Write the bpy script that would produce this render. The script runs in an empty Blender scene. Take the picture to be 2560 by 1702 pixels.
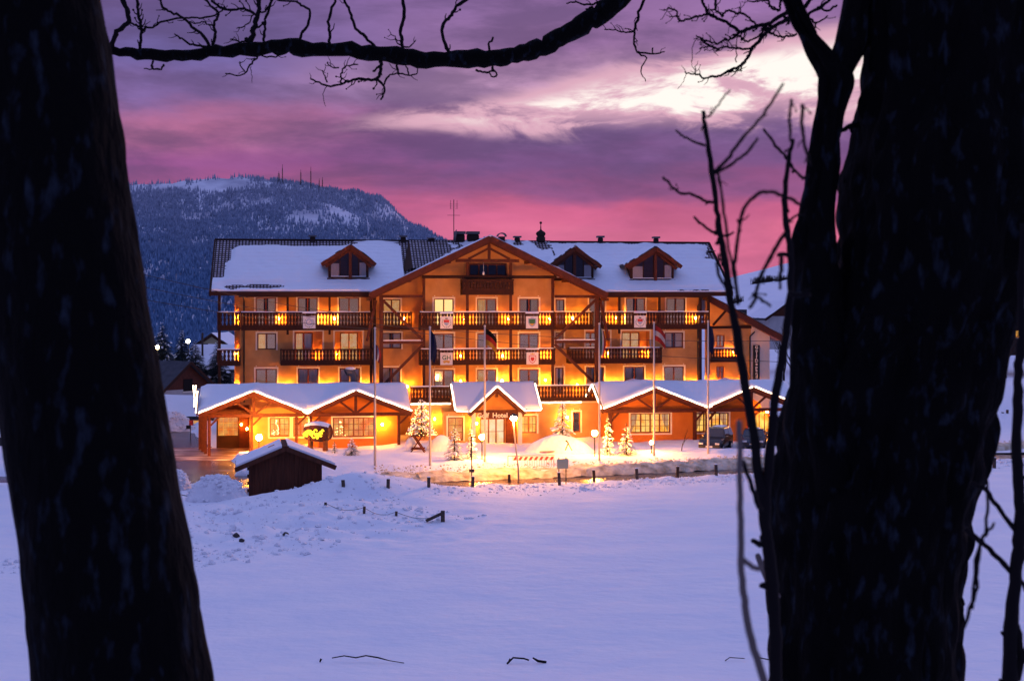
import bpy, math, random
import numpy as np
from mathutils import Vector, Matrix
random.seed(7)
PI = math.pi
R = math.radians
sc = bpy.context.scene
COL = sc.collection

# ------------------------------------------------------------------ camera
F = 3556.0          # focal length in photograph pixels (50 mm on 36 mm, 2560 px wide)
H = 11.4            # camera height above the hotel forecourt
HY = 760.0          # pixel row of the horizon
cam = bpy.data.cameras.new('camera')
cam.lens = 50.0
cam.sensor_width = 36.0
cam.shift_y = (HY - 851.0) / 2560.0
cam.clip_start = 0.2
cam.clip_end = 12000
cam.dof.use_dof = True
cam.dof.focus_distance = 112.0
cam.dof.aperture_fstop = 7.5
camo = bpy.data.objects.new('camera', cam)
COL.objects.link(camo)
camo.location = (0, 0, H)
camo.rotation_euler = (PI / 2, 0, 0)
sc.camera = camo

# ------------------------------------------------------------------ colour helpers
def lin(c):
    c = c / 255.0
    return c / 12.92 if c <= 0.04045 else ((c + 0.055) / 1.055) ** 2.4
def rgb(r, g, b, k=1.0):
    return (lin(r) * k, lin(g) * k, lin(b) * k, 1.0)

# ------------------------------------------------------------------ world: dusk sky with cloud layers
W = bpy.data.worlds.new('World')
sc.world = W
W.use_nodes = True
wt = W.node_tree
wt.nodes.clear()
def wn(t): return wt.nodes.new(t)
def put(sock, val):
    if isinstance(val, bpy.types.NodeSocket): wt.links.new(val, sock)
    else: sock.default_value = val
def mth(op, a, b=0.0, c=0.0, clamp=False):
    n = wn('ShaderNodeMath'); n.operation = op; n.use_clamp = clamp
    put(n.inputs[0], a); put(n.inputs[1], b)
    if len(n.inputs) > 2: put(n.inputs[2], c)
    return n.outputs[0]
def sstep(x, lo, hi):
    n = wn('ShaderNodeMapRange'); n.interpolation_type = 'SMOOTHSTEP'
    put(n.inputs['Value'], x); put(n.inputs['From Min'], lo); put(n.inputs['From Max'], hi)
    return n.outputs['Result']
def mixc(f, a, b):
    n = wn('ShaderNodeMix'); n.data_type = 'RGBA'
    put(n.inputs[0], f); put(n.inputs[6], a); put(n.inputs[7], b)
    return n.outputs[2]
def gauss(x, w):
    q = mth('DIVIDE', x, w)
    return mth('EXPONENT', mth('MULTIPLY', mth('MULTIPLY', q, q), -1.0))
def ramp(x, stops):
    n = wn('ShaderNodeValToRGB'); n.color_ramp.interpolation = 'EASE'
    put(n.inputs[0], x); el = n.color_ramp.elements
    el[0].position, el[0].color = stops[0]
    el[1].position, el[1].color = stops[-1]
    for p, c in stops[1:-1]:
        e = el.new(p); e.color = c
    return n.outputs[0]
tc = wn('ShaderNodeTexCoord')
sep = wn('ShaderNodeSeparateXYZ'); wt.links.new(tc.outputs['Generated'], sep.inputs[0])
sx, sy, sz = sep.outputs
def cloudnoise(kxy, kz, detail, off, rough=0.55, dist=0.0):
    mp = wn('ShaderNodeMapping'); wt.links.new(tc.outputs['Generated'], mp.inputs[0])
    mp.inputs['Scale'].default_value = (kxy, kxy, kz); mp.inputs['Location'].default_value = (off, off * 0.7, off * 1.3)
    n = wn('ShaderNodeTexNoise'); wt.links.new(mp.outputs[0], n.inputs['Vector'])
    n.inputs['Scale'].default_value = 1.0; n.inputs['Detail'].default_value = detail
    n.inputs['Roughness'].default_value = rough; n.inputs['Distortion'].default_value = dist
    return n.outputs[0]
n1 = cloudnoise(5.0, 22.0, 5, 3.1)
n2 = cloudnoise(15.0, 44.0, 7, 8.3, 0.58, 0.5)
n3 = cloudnoise(2.4, 10.0, 3, 1.7)
az = mth('ARCTAN2', sx, sy)
warp = mth('ADD', mth('MULTIPLY', mth('SUBTRACT', n1, 0.5), 0.058), mth('MULTIPLY', mth('SUBTRACT', n2, 0.5), 0.018))
ew = mth('ADD', sz, warp)
# the ramp input is sqrt(elevation) so that the low sky gets most of the ramp
ei = mth('SQRT', mth('MAXIMUM', ew, 0.0))
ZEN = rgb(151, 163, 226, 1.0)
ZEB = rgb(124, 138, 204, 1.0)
def e(x): return math.sqrt(x)
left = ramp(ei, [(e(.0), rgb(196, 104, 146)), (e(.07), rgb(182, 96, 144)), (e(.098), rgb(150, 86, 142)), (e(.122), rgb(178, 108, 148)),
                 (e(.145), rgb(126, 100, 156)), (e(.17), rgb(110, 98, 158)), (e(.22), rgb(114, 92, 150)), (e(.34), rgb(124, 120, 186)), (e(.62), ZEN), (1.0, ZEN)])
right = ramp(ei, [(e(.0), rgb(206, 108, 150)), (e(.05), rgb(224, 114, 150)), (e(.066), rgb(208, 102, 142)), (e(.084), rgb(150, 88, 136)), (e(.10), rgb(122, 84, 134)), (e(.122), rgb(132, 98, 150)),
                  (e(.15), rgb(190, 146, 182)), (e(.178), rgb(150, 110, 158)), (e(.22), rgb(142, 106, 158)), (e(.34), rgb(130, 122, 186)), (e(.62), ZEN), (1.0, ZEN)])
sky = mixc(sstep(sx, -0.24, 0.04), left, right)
# away from the sunset the low sky is plain dusk blue
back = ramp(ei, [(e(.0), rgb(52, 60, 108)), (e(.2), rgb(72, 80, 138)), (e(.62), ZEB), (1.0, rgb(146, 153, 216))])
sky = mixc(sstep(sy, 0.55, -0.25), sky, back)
# soft large-scale tonal variation of the cloud deck
tone = mth('ADD', 0.42, mth('ADD', mth('MULTIPLY', n3, 0.52), mth('MULTIPLY', n2, 0.62)))
vm = wn('ShaderNodeVectorMath'); vm.operation = 'SCALE'; wt.links.new(sky, vm.inputs[0]); put(vm.inputs['Scale'], tone)
sky = vm.outputs[0]
# broken darker banks of grey-mauve cloud
n4 = cloudnoise(7.0, 27.0, 7, 5.2, 0.58, 0.25)
bank = mth('MULTIPLY', sstep(n4, 0.60, 0.40), mth('MULTIPLY', sstep(sz, 0.62, 0.20), mth('ADD', 0.25, mth('MULTIPLY', sstep(sz, 0.055, 0.10), 0.75))))
vd = wn('ShaderNodeVectorMath'); vd.operation = 'SCALE'; wt.links.new(mixc(mth('MULTIPLY', bank, 0.45), sky, rgb(108, 88, 134)), vd.inputs[0]); put(vd.inputs['Scale'], mth('SUBTRACT', 1.10, mth('MULTIPLY', bank, 0.26)))
sky = vd.outputs[0]
# the break in the clouds with the last daylight behind it
cen = mth('ADD', 0.1325, mth('MULTIPLY', az, 0.10))
wid = mth('ADD', 0.0135, mth('MULTIPLY', mth('MAXIMUM', az, -0.06), 0.062))
ews = mth('ADD', sz, mth('MULTIPLY', warp, 0.42))
stk = gauss(mth('SUBTRACT', ews, cen), wid)
stk = mth('MULTIPLY', stk, mth('MULTIPLY', sstep(az, -0.17, 0.10), sstep(az, 1.0, 0.35)))
stk = mth('MULTIPLY', stk, mth('ADD', 0.35, mth('MULTIPLY', sstep(n2, 0.36, 0.60), 0.9)))
sky = mixc(sstep(stk, 0.05, 0.40), sky, rgb(222, 172, 192))
sky = mixc(sstep(stk, 0.36, 0.98), sky, rgb(255, 244, 236, 1.08))
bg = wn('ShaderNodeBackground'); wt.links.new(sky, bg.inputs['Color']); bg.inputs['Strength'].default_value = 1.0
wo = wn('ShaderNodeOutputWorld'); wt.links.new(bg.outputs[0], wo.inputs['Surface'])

# ------------------------------------------------------------------ weak last light from the break in the clouds
sl = bpy.data.lights.new('sun', 'SUN'); sl.energy = 0.5; sl.angle = R(18); sl.color = (1.0, 0.62, 0.62)
so = bpy.data.objects.new('sun', sl); COL.objects.link(so)
so.rotation_euler = Vector((-0.52, -0.85, -0.24)).to_track_quat('-Z', 'Y').to_euler()

# ------------------------------------------------------------------ exposure
sc.view_settings.view_transform = 'Standard'
sc.view_settings.look = 'None'
sc.view_settings.gamma = 1.0
sc.view_settings.use_curve_mapping = False
sc.view_settings.exposure = 0.0
sc.render.engine = 'CYCLES'
sc.cycles.use_denoising = True
sc.cycles.max_bounces = 6
sc.cycles.diffuse_bounces = 3
sc.cycles.glossy_bounces = 2
sc.cycles.transparent_max_bounces = 12
sc.cycles.sample_clamp_indirect = 8.0
sc.cycles.sample_clamp_direct = 0.0
sc.cycles.caustics_reflective = False
sc.cycles.caustics_refractive = False

# ------------------------------------------------------------------ materials
MAT = {}
def mat(name, base, rough=0.7, spec=0.3, alt=None, nscale=6.0, bump=0.0, bscale=20.0, metallic=0.0, stretch=None, ramp_pos=(0.35, 0.65), detail=5.0):
    m = bpy.data.materials.new(name); m.use_nodes = True
    nt = m.node_tree; b = nt.nodes['Principled BSDF']
    b.inputs['Base Color'].default_value = (*base[:3], 1); b.inputs['Roughness'].default_value = rough
    b.inputs['Specular IOR Level'].default_value = spec; b.inputs['Metallic'].default_value = metallic
    tcn = nt.nodes.new('ShaderNodeTexCoord'); vec = tcn.outputs['Object']
    if stretch:
        mp = nt.nodes.new('ShaderNodeMapping'); mp.inputs['Scale'].default_value = stretch
        nt.links.new(vec, mp.inputs[0]); vec = mp.outputs[0]
    if alt is not None:
        n = nt.nodes.new('ShaderNodeTexNoise'); n.inputs['Scale'].default_value = nscale; n.inputs['Detail'].default_value = detail
        nt.links.new(vec, n.inputs['Vector'])
        cr = nt.nodes.new('ShaderNodeValToRGB'); cr.color_ramp.elements[0].position = ramp_pos[0]; cr.color_ramp.elements[1].position = ramp_pos[1]
        cr.color_ramp.elements[0].color = (*base[:3], 1); cr.color_ramp.elements[1].color = (*alt[:3], 1)
        nt.links.new(n.outputs[0], cr.inputs[0]); nt.links.new(cr.outputs[0], b.inputs['Base Color'])
    if bump > 0:
        n = nt.nodes.new('ShaderNodeTexNoise'); n.inputs['Scale'].default_value = bscale; n.inputs['Detail'].default_value = 6
        nt.links.new(vec, n.inputs['Vector'])
        bp = nt.nodes.new('ShaderNodeBump'); bp.inputs['Strength'].default_value = 1.0; bp.inputs['Distance'].default_value = bump
        nt.links.new(n.outputs[0], bp.inputs['Height']); nt.links.new(bp.outputs[0], b.inputs['Normal'])
    MAT[name] = m
    return m
def emit(name, col, strength, alt=None, nscale=3.0):
    m = bpy.data.materials.new(name); m.use_nodes = True
    nt = m.node_tree; nt.nodes.clear()
    em = nt.nodes.new('ShaderNodeEmission'); em.inputs['Strength'].default_value = strength; em.inputs['Color'].default_value = (*col, 1)
    if alt is not None:
        tcn = nt.nodes.new('ShaderNodeTexCoord')
        n = nt.nodes.new('ShaderNodeTexNoise'); n.inputs['Scale'].default_value = nscale; n.inputs['Detail'].default_value = 3
        nt.links.new(tcn.outputs['Object'], n.inputs['Vector'])
        cr = nt.nodes.new('ShaderNodeValToRGB'); cr.color_ramp.elements[0].position = 0.38; cr.color_ramp.elements[1].position = 0.62
        cr.color_ramp.elements[0].color = (*col, 1); cr.color_ramp.elements[1].color = (*alt, 1)
        nt.links.new(n.outputs[0], cr.inputs[0]); nt.links.new(cr.outputs[0], em.inputs['Color'])
    o = nt.nodes.new('ShaderNodeOutputMaterial'); nt.links.new(em.outputs[0], o.inputs[0])
    MAT[name] = m
    return m
mat('snow', (.88, .88, .91), .75, .08, bump=.08, bscale=1.5, stretch=(.9, 1.1, 1), alt=(.80, .83, .90), nscale=.35)
mat('roof_snow', (.86, .88, .92), .6, .25, bump=.04, bscale=2.2)
mat('rough_snow', (.86, .87, .90), .65, .2, bump=.10, bscale=3.2, alt=(.74, .75, .80), nscale=2.4)
mat('dirty_snow', (.72, .64, .50), .7, .2, alt=(.34, .26, .15), nscale=1.7, bump=.14, bscale=3.0, ramp_pos=(.40, .70), detail=8)
mat('asphalt', (.075, .044, .034), .27, .5, alt=(.30, .27, .26), nscale=.55, bump=.02, bscale=6, ramp_pos=(.56, .74), detail=8)
mat('slush', (.16, .075, .045), .45, .4, alt=(.62, .52, .46), nscale=.8, bump=.04, bscale=3, ramp_pos=(.50, .62), detail=8, stretch=(.5, 1.6, 1))
mat('plaster', (.62, .335, .125), .85, .15, alt=(.52, .265, .092), nscale=1.2, bump=.01, bscale=14)
mat('plaster_pale', (.78, .66, .52), .85, .15, alt=(.70, .59, .46), nscale=1.0, bump=.01, bscale=14)
mat('plaster_orange', (.62, .205, .040), .85, .15, alt=(.52, .16, .03), nscale=1.0, bump=.012, bscale=12)
mat('trim_cream', (.86, .78, .62), .7, .2)
mat('wood_dark', (.048, .015, .008), .7, .2, alt=(.028, .009, .005), nscale=5, bump=.006, bscale=14, stretch=(.25, 1, 1))
mat('wood_balcony', (.062, .018, .008), .65, .2, alt=(.038, .011, .005), nscale=6, bump=.006, bscale=18)
mat('wood_red', (.110, .025, .009), .6, .25, alt=(.072, .016, .006), nscale=4, bump=.006, bscale=10)
mat('wood_shed', (.105, .034, .018), .8, .2, alt=(.062, .021, .012), nscale=3, bump=.01, bscale=16, stretch=(3, 3, .3))
mat('soffit', (.26, .085, .027), .6, .3, alt=(.19, .060, .019), nscale=3, stretch=(6, .3, 1), bump=.01, bscale=6)
mat('wood_weathered', (.10, .075, .06), .85, .2, alt=(.055, .04, .034), nscale=8, bump=.01, bscale=20)
mat('window_frame', (.13, .030, .016), .55, .35)
mat('window_red', (.20, .055, .022), .55, .35)
mat('curtain', (.82, .76, .74), .9, .1)
mat('curtain_cream', (.74, .60, .44), .9, .1)
emit('curtain_glow', (1.0, .46, .36), .22, alt=(1.0, .56, .46), nscale=1.0)  # curtain given a faint glow of its own, brightens windows that read too dark
mat('room_dark', (.02, .016, .015), .9, .1)
mat('metal_dark', (.02, .02, .022), .5, .4)
mat('metal_pole', (.62, .52, .42), .45, .4)
mat('sheet_metal', (.10, .09, .09), .5, .5)
mat('chimney', (.030, .018, .016), .8, .2)
mat('plaque_white', (.80, .74, .68), .6, .3)
for nm, c in dict(red=(.60, .05, .04), green=(.05, .16, .07), gold=(.70, .38, .05), white=(.82, .80, .78), blue=(.018, .028, .10), black=(.012, .012, .012), lightblue=(.35, .42, .55), sand=(.55, .50, .30)).items():
    mat('paint_' + nm, c, .6, .3)
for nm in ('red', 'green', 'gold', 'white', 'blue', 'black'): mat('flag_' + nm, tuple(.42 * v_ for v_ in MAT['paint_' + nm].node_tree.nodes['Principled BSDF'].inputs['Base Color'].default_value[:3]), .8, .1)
mat('car_black', (.012, .012, .016), .22, .6)
mat('car_blue', (.018, .030, .060), .22, .6)
mat('car_red', (.12, .03, .025), .25, .6)
mat('car_glass', (.02, .022, .028), .08, .8)
mat('tyre', (.015, .015, .015), .85, .2)
mat('chrome', (.6, .6, .6), .25, .5, metallic=1.0)
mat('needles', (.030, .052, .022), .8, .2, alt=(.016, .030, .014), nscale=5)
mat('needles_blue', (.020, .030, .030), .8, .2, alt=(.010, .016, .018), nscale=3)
mat('bark_far', (.040, .030, .026), .9, .1)
mat('twig', (.007, .005, .006), .9, .15)
mat('stalk', (.14, .11, .10), .9, .1)
mat('house_wall', (.50, .47, .45), .9, .1, alt=(.42, .40, .39), nscale=.8)
mat('house_cream', (.46, .40, .24), .9, .1, alt=(.38, .33, .20), nscale=.8)
mat('slate', (.060, .062, .075), .8, .2, alt=(.04, .042, .052), nscale=2)
mat('stone', (.06, .055, .055), .9, .2)
mat('roof_snow_thin', (.80, .82, .88), .7, .2)
# tile roof: courses of dark tiles dusted with snow
m = bpy.data.materials.new('tiles'); m.use_nodes = True; MAT['tiles'] = m
nt = m.node_tree; b = nt.nodes['Principled BSDF']; b.inputs['Roughness'].default_value = .8
tcn = nt.nodes.new('ShaderNodeTexCoord')
mp = nt.nodes.new('ShaderNodeMapping'); nt.links.new(tcn.outputs['Object'], mp.inputs[0]); mp.inputs['Scale'].default_value = (1, 1, 1)
br = nt.nodes.new('ShaderNodeTexBrick'); nt.links.new(mp.outputs[0], br.inputs['Vector'])
br.offset = 0.0; br.inputs['Scale'].default_value = 1.0; br.inputs['Brick Width'].default_value = .27; br.inputs['Row Height'].default_value = .27
br.inputs['Mortar Size'].default_value = .06; br.inputs['Mortar Smooth'].default_value = .2
br.inputs['Color1'].default_value = (.55, .50, .57, 1); br.inputs['Color2'].default_value = (.34, .27, .30, 1); br.inputs['Mortar'].default_value = (.022, .014, .014, 1)
nt.links.new(br.outputs['Color'], b.inputs['Base Color'])
bp = nt.nodes.new('ShaderNodeBump'); bp.inputs['Distance'].default_value = .04; nt.links.new(br.outputs['Fac'], bp.inputs['Height']); bp.invert = True
nt.links.new(bp.outputs[0], b.inputs['Normal'])
# glass pane
m = bpy.data.materials.new('glass'); m.use_nodes = True; MAT['glass'] = m
nt = m.node_tree; nt.nodes.clear()
tr = nt.nodes.new('ShaderNodeBsdfTransparent'); tr.inputs[0].default_value = (.93, .93, .95, 1)
gl = nt.nodes.new('ShaderNodeBsdfGlossy'); gl.inputs['Roughness'].default_value = .05
fr = nt.nodes.new('ShaderNodeFresnel'); fr.inputs[0].default_value = 1.45
ad = nt.nodes.new('ShaderNodeMath'); ad.operation = 'ADD'; ad.inputs[1].default_value = .03; nt.links.new(fr.outputs[0], ad.inputs[0])
mx = nt.nodes.new('ShaderNodeMixShader'); nt.links.new(ad.outputs[0], mx.inputs[0]); nt.links.new(tr.outputs[0], mx.inputs[1]); nt.links.new(gl.outputs[0], mx.inputs[2])
o = nt.nodes.new('ShaderNodeOutputMaterial'); nt.links.new(mx.outputs[0], o.inputs[0])
# bark of the near trees: dark, furrowed, with pale lichen spots
m = bpy.data.materials.new('bark'); m.use_nodes = True; MAT['bark'] = m
nt = m.node_tree; b = nt.nodes['Principled BSDF']; b.inputs['Roughness'].default_value = .95; b.inputs['Specular IOR Level'].default_value = .08
tcn = nt.nodes.new('ShaderNodeTexCoord')
mp = nt.nodes.new('ShaderNodeMapping'); nt.links.new(tcn.outputs['Object'], mp.inputs[0]); mp.inputs['Scale'].default_value = (1, 1, .40)
nz = nt.nodes.new('ShaderNodeTexNoise'); nz.inputs['Scale'].default_value = 30; nz.inputs['Detail'].default_value = 6; nt.links.new(mp.outputs[0], nz.inputs['Vector'])
cr = nt.nodes.new('ShaderNodeValToRGB'); cr.color_ramp.elements[0].position = .56; cr.color_ramp.elements[1].position = .78
cr.color_ramp.elements[0].color = (.0030, .0026, .0030, 1); cr.color_ramp.elements[1].color = (.022, .030, .044, 1)
nt.links.new(nz.outputs[0], cr.inputs[0]); nt.links.new(cr.outputs[0], b.inputs['Base Color'])
n2b = nt.nodes.new('ShaderNodeTexNoise'); n2b.inputs['Scale'].default_value = 40; n2b.inputs['Detail'].default_value = 6; nt.links.new(mp.outputs[0], n2b.inputs['Vector'])
bp = nt.nodes.new('ShaderNodeBump'); bp.inputs['Distance'].default_value = .02; nt.links.new(n2b.outputs[0], bp.inputs['Height']); nt.links.new(bp.outputs[0], b.inputs['Normal'])
# emitters
WARM = (1.0, .47, .11)
emit('bulb_wall', (1.0, .31, .022), 1300.0)
emit('bulb_wall_dim', (1.0, .28, .02), 700.0)
emit('bulb_wall_bright', (1.0, .36, .035), 1900.0)
emit('bulb_garden', (1.0, .34, .042), 2300.0)
emit('bulb_street', (1.0, .37, .05), 2300.0)
emit('bulb_far', (1.0, .72, .32), 60.0)
emit('bulb_far_white', (1.0, .95, .75), 25.0)
emit('led', (1.0, .70, .46), 7.0)
emit('fairy', (1.0, .58, .20), 8.0)
emit('lit_room', (1.0, .36, .035), 1.4, alt=(1.0, .62, .13), nscale=1.6)
emit('lit_room_dim', (.9, .20, .025), 1.0, alt=(1.0, .46, .09), nscale=1.5)
emit('lit_curtain', (1.0, .40, .10), .62, alt=(1.0, .56, .22), nscale=4.0)
emit('lit_curtain_bright', (1.0, .62, .22), 1.7)
emit('neon', (1.0, .66, .03), 2.6)
emit('lit_letters', (1.0, .40, .10), 1.1)
emit('lit_white', (1.0, .74, .42), 1.3, alt=(1.0, .55, .2), nscale=1.5)
emit('lit_sign_red', (1.0, .13, .02), 1.6, alt=(1.0, .45, .06), nscale=5.0)

# ------------------------------------------------------------------ numpy noise
def _h(i, j, s):
    n = (i * 374761393 + j * 668265263 + s * 982451653) & 0x7fffffff
    n = ((n ^ (n >> 13)) * 1274126177) & 0x7fffffff
    return ((n ^ (n >> 16)) & 0xffff) / 65535.0
def vn(x, y, s=0):
    x = np.asarray(x, float); y = np.asarray(y, float)
    i = np.floor(x).astype(np.int64); j = np.floor(y).astype(np.int64)
    fx = x - i; fy = y - j
    fx = fx * fx * (3 - 2 * fx); fy = fy * fy * (3 - 2 * fy)
    a = _h(i, j, s); b_ = _h(i + 1, j, s); c = _h(i, j + 1, s); d = _h(i + 1, j + 1, s)
    return (a + (b_ - a) * fx) * (1 - fy) + (c + (d - c) * fx) * fy - .5
def fbm(x, y, o=4, s=0):
    t = 0; a = 1.0; k = 1.0
    for q in range(o):
        t = t + vn(np.asarray(x) * k + 17.3 * q, np.asarray(y) * k - 9.1 * q, s + q) * a
        a *= .5; k *= 2.03
    return t
def ss(a, b_, x):
    t = np.clip((np.asarray(x, float) - a) / (b_ - a), 0, 1)
    return t * t * (3 - 2 * t)

# ------------------------------------------------------------------ mesh builder
OFF = {}
def off_of(o): return OFF.get(o.name, (0., 0., 0.)) if o is not None else (0., 0., 0.)
class MB:
    def __init__(s): s.v = []; s.f = []; s.masked = False
    def poly(s, pts):
        n = len(s.v); s.v.extend([tuple(p) for p in pts]); s.f.append(tuple(range(n, n + len(pts)))); return s
    def box(s, x0, x1, y0, y1, z0, z1):
        n = len(s.v)
        s.v += [(x0, y0, z0), (x1, y0, z0), (x1, y1, z0), (x0, y1, z0), (x0, y0, z1), (x1, y0, z1), (x1, y1, z1), (x0, y1, z1)]
        s.f += [tuple(n + k for k in q) for q in ((0, 3, 2, 1), (4, 5, 6, 7), (0, 1, 5, 4), (1, 2, 6, 5), (2, 3, 7, 6), (3, 0, 4, 7))]
        return s
    def bar(s, p0, p1, w, h, up=(0, 0, 1)):
        p0 = Vector(p0); p1 = Vector(p1); d = (p1 - p0).normalized(); u = Vector(up)
        if abs(d.dot(u)) > .98: u = Vector((0, 1, 0))
        a = d.cross(u).normalized() * (w / 2); b_ = a.cross(d).normalized() * (h / 2)
        n = len(s.v)
        for p in (p0, p1):
            for q in ((-1, -1), (1, -1), (1, 1), (-1, 1)): s.v.append(tuple(p + a * q[0] + b_ * q[1]))
        s.f += [tuple(n + k for k in q) for q in ((0, 1, 2, 3), (7, 6, 5, 4), (0, 4, 5, 1), (1, 5, 6, 2), (2, 6, 7, 3), (3, 7, 4, 0))]
        return s
    def tube(s, pts, rad, n=8, cap=True):
        pts = [Vector(p) for p in pts]
        if not hasattr(rad, '__len__'): rad = [rad] * len(pts)
        base = len(s.v); ref = None
        for k, p in enumerate(pts):
            t = (pts[min(k + 1, len(pts) - 1)] - pts[max(k - 1, 0)]).normalized()
            if ref is None:
                ref = Vector((0, 1, 0)) if abs(t.y) < .9 else Vector((1, 0, 0))
            a = t.cross(ref); 
            if a.length < 1e-6: a = t.cross(Vector((1, 0.3, 0.2)))
            a.normalize(); b_ = a.cross(t).normalized(); ref = b_
            for q in range(n):
                an = 2 * PI * q / n
                s.v.append(tuple(p + (a * math.cos(an) + b_ * math.sin(an)) * rad[k]))
        for k in range(len(pts) - 1):
            for q in range(n):
                i0 = base + k * n + q; i1 = base + k * n + (q + 1) % n
                s.f.append((i0, i1, i1 + n, i0 + n))
        if cap:
            s.f.append(tuple(base + q for q in range(n))[::-1]); s.f.append(tuple(base + (len(pts) - 1) * n + q for q in range(n)))
        return s
    def ico(s, c, r, sub=1, sq=1.0):
        t = (1 + 5 ** .5) / 2
        vs = [Vector(p).normalized() for p in ((-1, t, 0), (1, t, 0), (-1, -t, 0), (1, -t, 0), (0, -1, t), (0, 1, t), (0, -1, -t), (0, 1, -t), (t, 0, -1), (t, 0, 1), (-t, 0, -1), (-t, 0, 1))]
        fs = [(0, 11, 5), (0, 5, 1), (0, 1, 7), (0, 7, 10), (0, 10, 11), (1, 5, 9), (5, 11, 4), (11, 10, 2), (10, 7, 6), (7, 1, 8), (3, 9, 4), (3, 4, 2), (3, 2, 6), (3, 6, 8), (3, 8, 9), (4, 9, 5), (2, 4, 11), (6, 2, 10), (8, 6, 7), (9, 8, 1)]
        for _ in range(sub):
            cache = {}; nf = []
            def mid(a, b_):
                k = (min(a, b_), max(a, b_))
                if k not in cache:
                    vs.append(((vs[a] + vs[b_]) / 2).normalized()); cache[k] = len(vs) - 1
                return cache[k]
            for a, b_, c_ in fs:
                x, y, z = mid(a, b_), mid(b_, c_), mid(c_, a)
                nf += [(a, x, z), (b_, y, x), (c_, z, y), (x, y, z)]
            fs = nf
        n = len(s.v)
        s.v += [(c[0] + p.x * r, c[1] + p.y * r, c[2] + p.z * r * sq) for p in vs]
        s.f += [tuple(n + k for k in q) for q in fs]
        return s
    def lathe(s, c, prof, n=12):
        base = len(s.v)
        for r, z in prof:
            for q in range(n):
                a = 2 * PI * q / n
                s.v.append((c[0] + r * math.cos(a), c[1] + r * math.sin(a), c[2] + z))
        for k in range(len(prof) - 1):
            for q in range(n):
                i0 = base + k * n + q; i1 = base + k * n + (q + 1) % n
                s.f.append((i0, i1, i1 + n, i0 + n))
        s.f.append(tuple(base + q for q in range(n))[::-1]); s.f.append(tuple(base + (len(prof) - 1) * n + q for q in range(n)))
        return s
    def prism(s, pts, d):            # closed polygon pushed along vector d
        n = len(s.v); k = len(pts); d = Vector(d)
        s.v += [tuple(p) for p in pts]; s.v += [tuple(Vector(p) + d) for p in pts]
        s.f.append(tuple(range(n, n + k))); s.f.append(tuple(range(n + k, n + 2 * k))[::-1])
        for q in range(k): s.f.append((n + q, n + k + q, n + k + (q + 1) % k, n + (q + 1) % k))
        return s
    def grid(s, X, Y, Z, mask=None):
        n = len(s.v); a, b_ = X.shape; s.masked = s.masked or mask is not None
        s.v += list(map(tuple, np.stack([X.ravel(), Y.ravel(), Z.ravel()], 1).tolist()))
        for i in range(a - 1):
            for j in range(b_ - 1):
                if mask is None or mask[i, j]:
                    q = n + i * b_ + j
                    s.f.append((q, q + b_, q + b_ + 1, q + 1))
        return s
    def mesh(s, name, m, off=(0, 0, 0), smooth=False):
        if s.masked:                       # drop grid points that no face uses
            use = sorted({k for q in s.f for k in q}); mp_ = {k: i for i, k in enumerate(use)}; s.v = [s.v[k] for k in use]; s.f = [tuple(mp_[k] for k in q) for q in s.f]
        me = bpy.data.meshes.new(name)
        vs = s.v if off == (0, 0, 0) else [(a - off[0], b_ - off[1], c - off[2]) for a, b_, c in s.v]
        me.from_pydata(vs, [], s.f)
        if m: me.materials.append(MAT[m])
        me.validate(clean_customdata=False)
        if smooth: me.polygons.foreach_set('use_smooth', [True] * len(me.polygons))
        me.update()
        return me
    def build(s, name, m, parent=None, smooth=False, fix=False):
        off = off_of(parent)
        me = s.mesh(name, m, off, smooth)
        if fix:
            import bmesh
            bm = bmesh.new(); bm.from_mesh(me); bmesh.ops.remove_doubles(bm, verts=bm.verts, dist=1e-4); bmesh.ops.recalc_face_normals(bm, faces=bm.faces); bm.to_mesh(me); bm.free()
        return link(name, me, parent)
def link(name, me, parent=None, loc=(0, 0, 0)):
    o = bpy.data.objects.new(name, me); COL.objects.link(o); o.location = loc
    if parent is not None:
        o.parent = parent; OFF[o.name] = off_of(parent)
    return o
def tag(o, label, cat, group=None):
    o['label'] = label; o['category'] = cat
    if group: o['group'] = group
    return o
def structure(o): o['kind'] = 'structure'; return o
def stuff(o): o['kind'] = 'stuff'; return o
def thing(name, loc, label, cat, group=None, rz=0.0):
    o = bpy.data.objects.new(name, None); COL.objects.link(o); o.location = loc; o.rotation_euler = (0, 0, rz); o.empty_display_size = .3
    return tag(o, label, cat, group)
def text_mesh(txt, size, depth=.02):
    c = bpy.data.curves.new('lettering', 'FONT'); c.body = txt; c.size = size; c.align_x = 'CENTER'; c.align_y = 'CENTER'; c.extrude = depth / 2; c.resolution_u = 2
    c.offset = size * .02
    o = bpy.data.objects.new('lettering', c); COL.objects.link(o)
    dg = bpy.context.evaluated_depsgraph_get(); dg.update()
    me = bpy.data.meshes.new_from_object(o.evaluated_get(dg))
    bpy.data.objects.remove(o); bpy.data.curves.remove(c)
    me.transform(Matrix.Rotation(PI / 2, 4, 'X'))          # stands upright, faces -Y
    return me
def at(px, py, Y): return Vector(((px - 1280) / F * Y, Y, H - (py - HY) / F * Y))

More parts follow.
